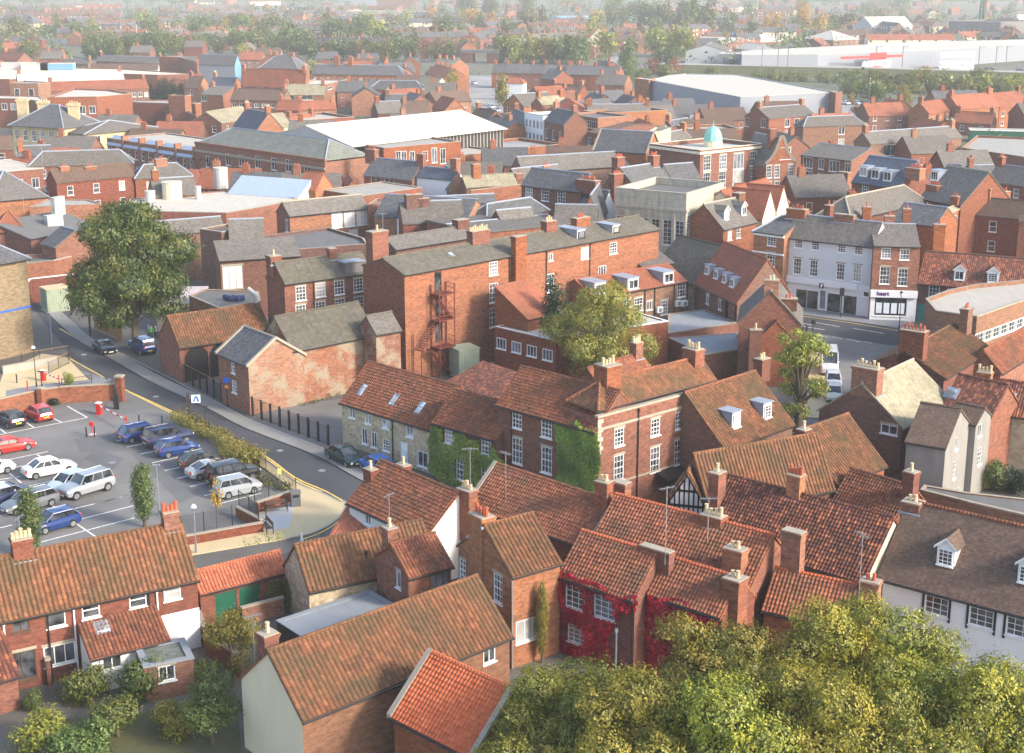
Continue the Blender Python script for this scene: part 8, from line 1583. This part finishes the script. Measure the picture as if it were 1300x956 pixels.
for i,(c,x,y,dx,dy,cl,l) in enumerate([(33,560,90,40,-20,'blue','blue car turning on the far street'),(33,610,85,40,10,'white','white car at the far street junction'),(33,720,240,60,20,'white','white car beneath the street tree'),(33,755,262,60,20,'pale_blue','pale blue car beneath the street tree'),(33,840,430,70,15,'white','white car, leftmost in the yard beside the market'),(33,880,470,70,10,'silver','silver car in the yard beside the market'),(33,925,450,70,10,'white','second white car in the market yard'),(33,985,450,70,10,'grey','grey car by the white town house'),(33,1050,455,70,10,'white','white car by the white town house'),(35,670,215,60,10,'white','white car left of the small yellow tree'),(35,740,215,60,10,'white','white car right of the small yellow tree'),(35,790,218,60,10,'navy','dark car right of the small yellow tree'),(35,850,262,60,-6,'navy','dark car in the front of the warehouse car park'),(35,990,278,60,-8,'silver','silver car behind the shrubs near the housing'),
 (36,1155,70,60,10,'silver','silver car, left of the three by the green doors'),(36,1215,68,60,10,'white','white car, middle of the three by the green doors'),(36,1275,72,60,10,'silver','grey car, right of the three by the green doors'),(45,545,357,40,0,'white','white car at the glass retail entrance'),(45,700,366,40,0,'white','white car right of the glass retail entrance'),(45,870,350,40,0,'white','white car before the white-lettered unit'),(45,1135,340,40,0,'navy','dark car in the retail car park'),(45,1280,348,40,0,'navy','dark car at the right edge of the retail car park'),(45,1180,358,40,0,'blue','blue car in the retail car park')]):
    car(K(c,x,y), K(c,x+dx,y+dy), ['hatch','saloon','estate'][i%3], cl, l, 'small cars in the distance', far=True)
# ---------------------------------------------------------------- street things
gwall('car_park_wall','red brick wall with stone coping round the upper car park',[K(11,-60,440),K(11,190,380),K(11,300,362),K(11,600,345)],1.7,'brick_red')
def pier(label, p, h, w=.55): q = P(p); e = empty('gate_pier',q,-.2,label,'pier'); b = MB(); b.box(-w/2,-w/2,-.2,w/2,w/2,h,'brick_red'); b.obj('shaft',e); b = MB(); b.box(-w/2-.06,-w/2-.06,h,w/2+.06,w/2+.06,h+.15,'coping'); b.obj('cap',e)
pier('brick pier midway along the car park wall',K(11,208,385),2.0); pier('brick pier ending the car park wall at the street',K(11,606,352),2.6,.7)
def redbox(p, h, label, m='signal_red'): q = P(p); e = empty('barrier_machine',q,-.3,label,'barrier machine'); b = MB(); b.box(-.22,-.2,0,.22,.2,h,m); b.obj('cabinet',e); b = MB(); b.box(-.26,-.24,h,.26,.24,h+.1,'white_paint'); b.obj('cap',e); return e
def boom(p, p2, label):
    q, t = P(p), P(p2); d = t-q; L = d.length; e = empty('car_park_barrier',(q.x,q.y,0),math.atan2(d.y,d.x),label,'barrier'); b = MB(); n = 8
    for k in range(n): b.box(L*k/n,-.04,.85,L*(k+1)/n,.04,.97,'signal_red' if k % 2 else 'white_paint')
    b.obj('pole',e); b = MB(); b.cyl((L,0,0),(L,0,1.35),.05,'signal_red',6); b.obj('rest_post',e)
redbox(K(11,497,418),1.15,'red barrier machine at the car park exit'); boom(K(11,500,418),K(11,638,492),'striped red and white barrier arm at the exit'); redbox(K(11,218,250),1.1,'red barrier machine on the left drive'); boom(K(11,222,250),K(11,298,282),'short striped barrier arm on the left drive')
e = redbox(K(11,462,525),.1,'small red ticket pillar in the middle of the car park'); b = MB(); b.cyl((0,0,.1),(0,0,1.0),.05,'signal_red',6); b.box(-.2,-.1,1.0,.2,.1,1.35,'signal_red'); b.obj('reader',e)
for x, y, l in ((433,532,'black bollard left of the red ticket pillar'),(474,530,'black bollard right of the red ticket pillar'),(697,470,'black bollard at the far corner of the blue estate'),(812,475,'black bollard between the blue estate and hedge'),(85,262,'black bollard on the buff terrace')): post('bollard',K(11,x,y),.95,.07,'black_paint',l,group='black bollards')
post('red_post',K(11,140,312),1.3,.07,'signal_red','slim red post left of the drive barrier','post')
q = P(K(11,583,392)); e = empty('notice_stand',q,0,'tall narrow black notice stand at the wall end','sign'); b = MB(); b.box(-.25,-.12,0,.25,.12,1.5,'black_paint'); b.obj('board',e); b = MB(); b.cyl((0,0,1.5),(0,0,2.2),.12,'black_paint',8); b.cyl((0,0,2.2),(0,0,2.45),.18,'black_paint',8,.05); b.obj('finial',e)
lamp(K(11,185,305),4.6,'black lamp post with white head left of the drive barrier','globe'); lamp(K(11,213,312),2.3,'short black lamp post at the wall pier','flat'); lamp(K(11,1030,512),2.6,'short black lamp post behind the hedge','flat'); lamp(K(28,246,716),3.6,'grey lamp post with white globe before the garage row','globe',col_='metal_grey'); lamp(K(28,12,470),4.2,'slim grey lamp post behind the cottage chimney','flat',col_='metal_grey')
lamp(K(24,1205,465),4.6,'black lantern post with flower basket on the high street','lantern'); lamp(K(24,560,950),6.0,'dark lamp post with white lamp below the lime-green tree','flat')
q = P(K(24,835,370)); b = MB(); b.cyl((0,0,0),(0,0,3.9),.07,'black_paint',6); b.box(-.25,-.2,2.9,.25,.2,3.9,'black_paint'); tag(b.obj('traffic_signal',None,q),'black traffic signal on the shop pavement','traffic signal')
q = P(K(24,655,520)); e = empty('traffic_signal',q,0,'black traffic signal behind the lime-green tree','traffic signal'); b = MB(); b.cyl((0,0,0),(0,0,2.2),.06,'black_paint',6); b.obj('post',e); b = MB(); b.cyl((0,-.1,2.4),(0,.1,2.4),.3,'black_paint',12); b.obj('head',e)
for x,l in ((592,'left'),(618,'right')): post('bollard',K(24,x,500),1.6,.09,'black_paint',l+' black bollard at the end of the lane','bollard','lane bollards')
q = P(K(26,300,830)); e = empty('parking_sign',q,.15,'dark wooden post carrying a white square with a blue emblem','sign'); b = MB(); b.box(-.13,-.13,0,.13,.13,2.9,'dark_timber'); b.obj('post',e); b = MB(); b.box(.35,-.06,1.95,1.2,-.02,2.75,'shop_white'); b.box(.13,-.04,2.3,.4,-.03,2.36,'dark_timber'); pn = b.obj('panel',e)
b = MB(); b.poly([(.45,-.07,2.05),(.62,-.07,2.05),(.86,-.07,2.66),(.72,-.07,2.66)],'sign_blue'); b.poly([(.90,-.07,2.05),(1.12,-.07,2.05),(.92,-.07,2.66),(.80,-.07,2.5)],'sign_blue'); b.obj('emblem',pn)
q = P(K(26,545,742)); e = empty('road_sign',q,0,'blue round road sign on a black post beside the gatehouse','sign'); b = MB(); b.cyl((0,0,0),(0,0,3.2),.06,'black_paint',6); b.obj('post',e); b = MB(); b.cyl((0,-.10,2.95),(0,-.07,2.95),.32,'sign_blue',16); b.box(-.16,-.1,2.1,.16,-.07,2.45,'orange_lamp'); b.obj('disc',e)
q = P(K(38,330,935)); b = MB(); b.cyl((0,0,0),(0,0,4.6),.06,'blue_sheet',6,.04); tag(b.obj('blue_pole',None,q),'thin pale blue pole on the pavement at far left','pole')
q = P(K(38,575,885)); b = MB(); b.cyl((0,0,0),(0,0,5.2),.13,'dark_timber',7,.10); tag(b.obj('telegraph_pole',None,q),'dark wooden pole beside the huge tree','pole')
# fences
def postfence(label, pts, n, h, group=None):
    q = [P(p) for p in pts]; o = q[0]; e = empty('security_fence',(o.x,o.y,0),0,label,'fence',group); a, c_ = V((0,0,0)), q[1]-q[0]; b = MB(); b.box(-.09,-.09,-.1,.09,.09,h,'black_paint'); pm = b.mesh('post'); d = c_.normalized(); L = c_.length; rz = math.atan2(d.y,d.x)
    for i in range(n): p = c_*i/(n-1); link('post',pm,e,(p.x,p.y,0),rz); 
    b = MB(); 
    for z in (.15, h-.12): b.cyl(V((0,0,z)), c_+V((0,0,z)), .03, 'timber' if z > 1 else 'black_paint', 5)
    for i in range(int(L/.16)): p = d*(i+.5)*.16; b.cyl((p.x,p.y,.15),(p.x,p.y,h-.12),.010,'black_paint',3,caps=False)
    b.obj('mesh_panel',e)
postfence('black mesh fence before the cart arches',[K(26,282,578),K(26,508,700)],6,2.1); postfence('black mesh fence running from gatehouse to stone cottages',[K(26,705,792),K(12,362,572)],9,2.0)
railing('black railing with buff top along the hedge and street',[K(11,965,470),K(11,1090,545),K(11,1300,660),K(28,600,115),K(28,690,200),K(28,778,265),K(28,880,330)],1.25,topm='timber')
gwall('low_brick_wall','low brick wall under the black railing, above the garage row',[K(28,150,672),K(28,660,580)],.8,'brick_red'); railing('black railing on the low wall above the garage row',[K(28,150,660),K(28,300,632),K(28,480,590)],1.9,z0=.4)
gwall('low_brick_wall','short brick wall beside the steps at the seats',[K(28,510,480),K(28,660,560)],.8,'brick_red'); gwall('low_brick_wall','low brick wall behind the bench',[K(28,640,455),K(28,850,385)],.9,'brick_red')
railing('black railing round the steps beside the seats',[K(28,520,455),K(28,585,500),K(28,645,560)],1.3,z0=.6); railing('black railing behind the bench',[K(28,620,440),K(28,710,410)],1.2,z0=.6)
def bench(p, rz, label): q = P(p,.11); e = empty('bench',q,rz,label,'bench','benches on the corner'); b = MB(); [b.box(-.85,-.25+k*.14,.42,.85,-.15+k*.14,.46,'brown_paint') for k in range(4)]; b.obj('seat',e); b = MB(); [b.box(-.85,.28,.6+k*.13,.85,.32,.69+k*.13,'brown_paint') for k in range(3)]; b.obj('backrest',e); [ (lambda bb: (bb.box(x-.03,-.25,0,x+.03,-.19,.62,'black_paint'), bb.box(x-.03,.26,0,x+.03,.32,.95,'black_paint'), bb.box(x-.03,-.19,.56,x+.03,.26,.62,'black_paint'), bb.obj('side_frame',e)))(MB()) for x in (-.88,.88)]
bench(K(28,755,450),.35,'brown slatted bench facing the flagstones'); bench(K(28,690,568),-1.1,'black framed bench at the corner of the low wall')
q = P(K(28,877,408),.1); e = empty('litter_bin',q,.3,'grey litter bin beside the flagstones','bin'); b = MB(); b.box(-.38,-.34,0,.38,.34,1.1,'grey_clad2'); b.obj('body',e); b = MB(); b.box(-.42,-.38,1.1,.42,.38,1.25,'dark_clad'); b.box(-.25,-.36,.8,.25,-.345,1.0,'black_paint'); b.obj('lid',e)
q = P(K(28,917,650),.02); b = MB(); b.cyl((0,0,0),(0,0,.05),.28,'white_paint',10); b.cyl((0,0,.05),(0,0,.9),.16,'white_paint',10,.04); tag(b.obj('white_cone',None,q),'white road cone on the bend','cone')
q = P(K(12,120,772),.02); e = empty('info_post',q,.2,'yellow-topped info post on the buff path','sign'); b = MB(); b.box(-.06,-.04,0,.06,.04,1.5,'metal_grey'); b.obj('post',e); b = MB(); b.box(-.16,-.06,1.0,.16,.06,1.5,'sign_yellow'); b.obj('plate',e)
# left terrace rails and steps
railing('black railing on the ramp beside the buff brick building',[K(11,0,200),K(11,110,165),K(11,200,155),K(11,345,130)],1.3,gap=.2,topm='timber'); railing('short black railing beside the lime shrub',[K(11,310,285),K(11,460,262)],.9,gap=.2); railing('black stair railing left of the street',[K(11,245,215),K(11,345,165)],1.3,topm='timber')
gwall('ramp_wall','low rendered ramp wall beside the buff brick building',[K(11,20,215),K(11,280,165)],.8,'concrete')
q = P(K(38,600,840)); q2 = P(K(38,775,915)); d = q2-q; e = empty('timber_fence',(q.x,q.y,0),math.atan2(d.y,d.x),'golden timber fence enclosing the foot of the huge tree','fence'); L = d.length; b = MB(); [b.box(k*.16,-.015,.1,k*.16+.145,.015,1.9,'timber') for k in range(int(L/.16))]; b.obj('boards',e)
pb = MB(); pb.box(-.06,-.06,0,.06,.06,2.0,'timber'); pm = pb.mesh('post'); [link('post',pm,e,(L*k/3,.06,0)) for k in range(4)]
# cottage garden walls
gwall('garden_wall','brick garden wall behind the cottages and garage row',[K(15,1000,680),K(15,1040,790),K(15,1200,900)],1.4,'brick_red'); gwall('garden_wall','long brick wall below the green doors',[K(16,-60,640),K(16,130,590)],1.2,'brick_red')
gwall('garden_wall','brick boundary wall between the two cottage yards',[K(15,205,800),K(15,250,945)],1.7,'brick_dark')
q = P(K(16,180,718),.0); b = MB(); b.cyl((0,0,0),(0,0,1.1),.35,'sign_blue',12); b.cyl((0,0,1.1),(0,0,1.2),.38,'sign_blue',12); tag(b.obj('water_butt',None,q),'blue water butt under the flat shed roof','water butt')
q = P(K(15,1190,550),.4); b = MB(); b.cyl((0,0,0),(0,0,.5),.35,'green_paint',10); b.cyl((0,0,.5),(0,0,.6),.4,'green_paint',10); tag(b.obj('hose_reel',None,q),'round green hose reel between the two green doors','hose reel')
# aerials
def aerial(c, x, y, z, h, label, n=6):
    q = P(K(c,x,y), z); e = empty('tv_aerial',(q.x,q.y,z),.4+x*.01,label,'aerial','television aerials'); b = MB(); b.cyl((0,0,-1.5),(0,0,h),.03,'metal_grey',5); b.obj('mast',e); b = MB(); b.cyl((-.55,0,h-.1),(.55,0,h-.1),.02,'metal_grey',4)
    for k in range(n): b.cyl((-.5+k*.2,-.25,h-.1),(-.5+k*.2,.25,h-.1),.012,'metal_grey',3)
    b.obj('antenna',e)
aerial(21,510,215,7.5,2.3,'big aerial standing before the ivied wall'); aerial(21,285,180,8,2.2,'aerial above the two cream pots'); aerial(18,475,470,7,3.6,'tall aerial with a box beside the two red pots'); aerial(22,325,590,8.5,3.6,'very tall aerial rising from the broad red roof'); aerial(22,595,440,9.5,1.4,'aerial on the stack with four cream pots'); aerial(23,370,440,7,1.2,'aerial on the single gable chimney'); aerial(15,100,190,8,1.2,'aerial among the crowded cream pots'); aerial(15,1270,760,3,2.2,'aerial on a pole above the golden bush'); aerial(6,635,330,13,2.2,'thin aerial on the long range corner'); aerial(38,150,50,10,2.0,'aerial on the low hipped slate hall'); aerial(31,270,590,10,3.5,'tall aerial over the brown tiled roofs')
q = P(K(41,878,362)); b = MB(); b.cyl((0,0,0),(0,0,17),.14,'shop_white',6,.07); tag(b.obj('flagpole',None,q),'tall white flagpole before the dark trees, upper left','flagpole')
for c,x,y,h,l in [(45,480,360,9,'white-headed lamp left of the red sign'),(45,865,345,9,'white-headed lamp at the white-lettered unit'),(45,1273,345,9,'white-headed lamp at the far right of the retail park'),(45,390,445,6,'lamp on the bank above the warehouse roof end'),(45,547,500,8,'white-headed lamp in the warehouse car park'),(35,1105,115,6,'slim lamp on the railway bank'),(33,785,215,8,'grey lamp beside the second golden tree'),(44,603,490,9,'left of two lamps behind the warehouse roof'),(44,643,485,7,'right of two lamps behind the warehouse roof')]: lamp(K(c,x,y),h,l,'globe',group='distant lamp posts',col_='metal_grey')
for k,x in enumerate((25,102,150,577,705,1075,1158,1207)):
    q = P(K(45,x,372)); b = MB(); b.cyl((0,0,0),(0,0,9),.16,'dark_clad',6); b.cyl((0,0,8.5),(2.5,0,8.8),.07,'dark_clad',5); tag(b.obj('railway_mast',None,(q.x,q.y,4)),ORD[k+1]+' dark railway mast from the left, before the retail park','mast','railway masts')
e = empty('green_crane',P(K(45,1090,130)),0,'green lattice crane on the right skyline','crane'); b = MB()
for sx in (-2,2):
    for sy in (-2,2): b.cyl((sx,sy,0),(sx*.4,sy*.4,26),.5,'green_paint',5)
for k in range(7): b.cyl((-2+k*.2,0,k*3.6),(2-k*.2,0,k*3.6+3.6),.35,'green_paint',4)
b.obj('tower',e); b = MB(); b.cyl((0,0,24),(5,0,44),.6,'green_paint',5,.3); b.obj('jib',e)
q = P(K(45,1105,130)); b = MB(); b.cyl((q.x,q.y,0),(q.x,q.y,45),1.4,'brick_dark',8,.9); tag(b.obj('skyline_chimney'),'thin dark chimney rising beside the green crane','chimney')
q = P(K(44,360,30)) ; q = P(K(43,930,75)); b = MB(); b.cyl((0,0,0),(0,0,30),1.6,'brick_orange',8,1.0); tag(b.obj('factory_chimney',None,q),'slim pink brick factory chimney in the centre haze','chimney')
# people
def person(p, top, legs, label, pose=0, z=0):
    q = P(p, z); me = bpy.data.meshes.new('person'); s_ = [(0,0,.92,.14),(0,0,1.2,.15),(0,0,1.42,.12),(0,0,1.52,.06),(0,-.01,1.66,.105),(-.2,0,1.4,.06),(-.27,-.03,1.12,.045),(-.25,-.12,.88,.035),(.2,0,1.4,.06),(.27,-.03,1.12,.045),(.25,-.12,.88,.035),(-.1,0,.85,.10),(-.12,-.06,.48,.07),(-.12,.02,.06,.05),(-.12,-.13,.03,.04),(.1,0,.85,.10),(.12,.08,.48,.07),(.12,.16,.06,.05),(.12,.02,.03,.04)]
    ed = [(0,1),(1,2),(2,3),(3,4),(2,5),(5,6),(6,7),(2,8),(8,9),(9,10),(0,11),(11,12),(12,13),(13,14),(0,15),(15,16),(16,17),(17,18)]
    me.from_pydata([v[:3] for v in s_], ed, []); o = bpy.data.objects.new('person', me); col.objects.link(o); o.location = q; o.rotation_euler.z = pose
    sk = o.modifiers.new('Skin','SKIN'); me.skin_vertices.new() if not me.skin_vertices else None
    for i, v in enumerate(s_): me.skin_vertices[0].data[i].radius = (v[3], v[3]*.8)
    me.skin_vertices[0].data[0].use_root = True; su = o.modifiers.new('Sub','SUBSURF'); su.levels = su.render_levels = 1
    t = NT('clothes'+label[:6]); z_ = t.n('SeparateXYZ', {0: t.obj()}).outputs[2]; c_ = t.ramp(t.math('MULTIPLY', z_, .5), [(.0, legs), (.44, legs), (.445, top), (.745, top), (.75, (.45,.28,.2)), (.84, (.45,.28,.2)), (.85, (.06,.04,.03))]); r_ = [n for n in t.t.nodes if n.type == 'VALTORGB'][0]; r_.color_ramp.interpolation = 'CONSTANT'
    t.fin(c_, .9); me.materials.append(t.m); tag(o, label, 'person', 'people by the tree foot'); return o
person(K(38,962,905),(.10,.35,.05),(.03,.03,.05),'person in a bright green top beside the huge tree',.5); person(K(38,945,895),(.05,.12,.3),(.03,.03,.05),'blue-shirted person behind the green-topped one',1.5); person(K(38,990,900),(.35,.35,.4),(.02,.02,.03),'grey-shirted person nearest the coach house gable',-.8)
for i,(c,x,y,cl,l) in enumerate([(43,560,475,(.4,.05,.04),'red-topped person crossing under the rail bridge'),(43,585,478,(.05,.05,.06),'dark figure under the rail bridge'),(43,640,480,(.05,.05,.08),'dark figure near the pale kiosk')]): person(K(c,x,y),cl,(.03,.03,.05),l,i)
# clutter on the coach roof and yard
q = P(K(26,585,50),4.95); b = MB(); r2 = random.Random(3); [b.cyl((r2.uniform(-1.1,1.1),r2.uniform(-.5,.5),0),(r2.uniform(-1.3,1.3),r2.uniform(-.7,.7),.25),.3,'blue_tarp',7) for _ in range(9)]; tag(b.obj('tarpaulin',None,q),'crumpled navy tarpaulin on the workshop flat roof','tarpaulin')
q = P(K(26,725,75),4.9); b = MB(); b.cyl((0,0,0),(0,0,1.0),.28,'white_clad',10); b.cyl((0,0,1.0),(-.9,0,1.8),.28,'white_clad',10); tag(b.obj('duct',None,q),'bent white duct on the workshop roof edge','duct')
q = P(K(24,672,868),.1); b = MB(); b.cyl((0,0,0),(0,0,.5),.55,'black_paint',14); tag(b.obj('planter',None,q),'round black planter on the lane path','planter')
# haze: one box of even air round the camera and the whole scene
b = MB(); b.box(-2300,-120,-1.0,2300,5200,62,'ground_mix'); hz = b.obj('haze'); hm = bpy.data.materials.new('haze_air'); hm.use_nodes = True; n_ = hm.node_tree.nodes; n_.remove(n_['Principled BSDF']); pv = n_.new('ShaderNodeVolumePrincipled'); pv.inputs['Color'].default_value = (.92,.93,.95,1); pv.inputs['Density'].default_value = .00024; pv.inputs['Anisotropy'].default_value = 0
hm.node_tree.links.new(pv.outputs[0], n_['Material Output'].inputs['Volume']); hz.data.materials.clear(); hz.data.materials.append(hm); hz['kind'] = 'stuff'
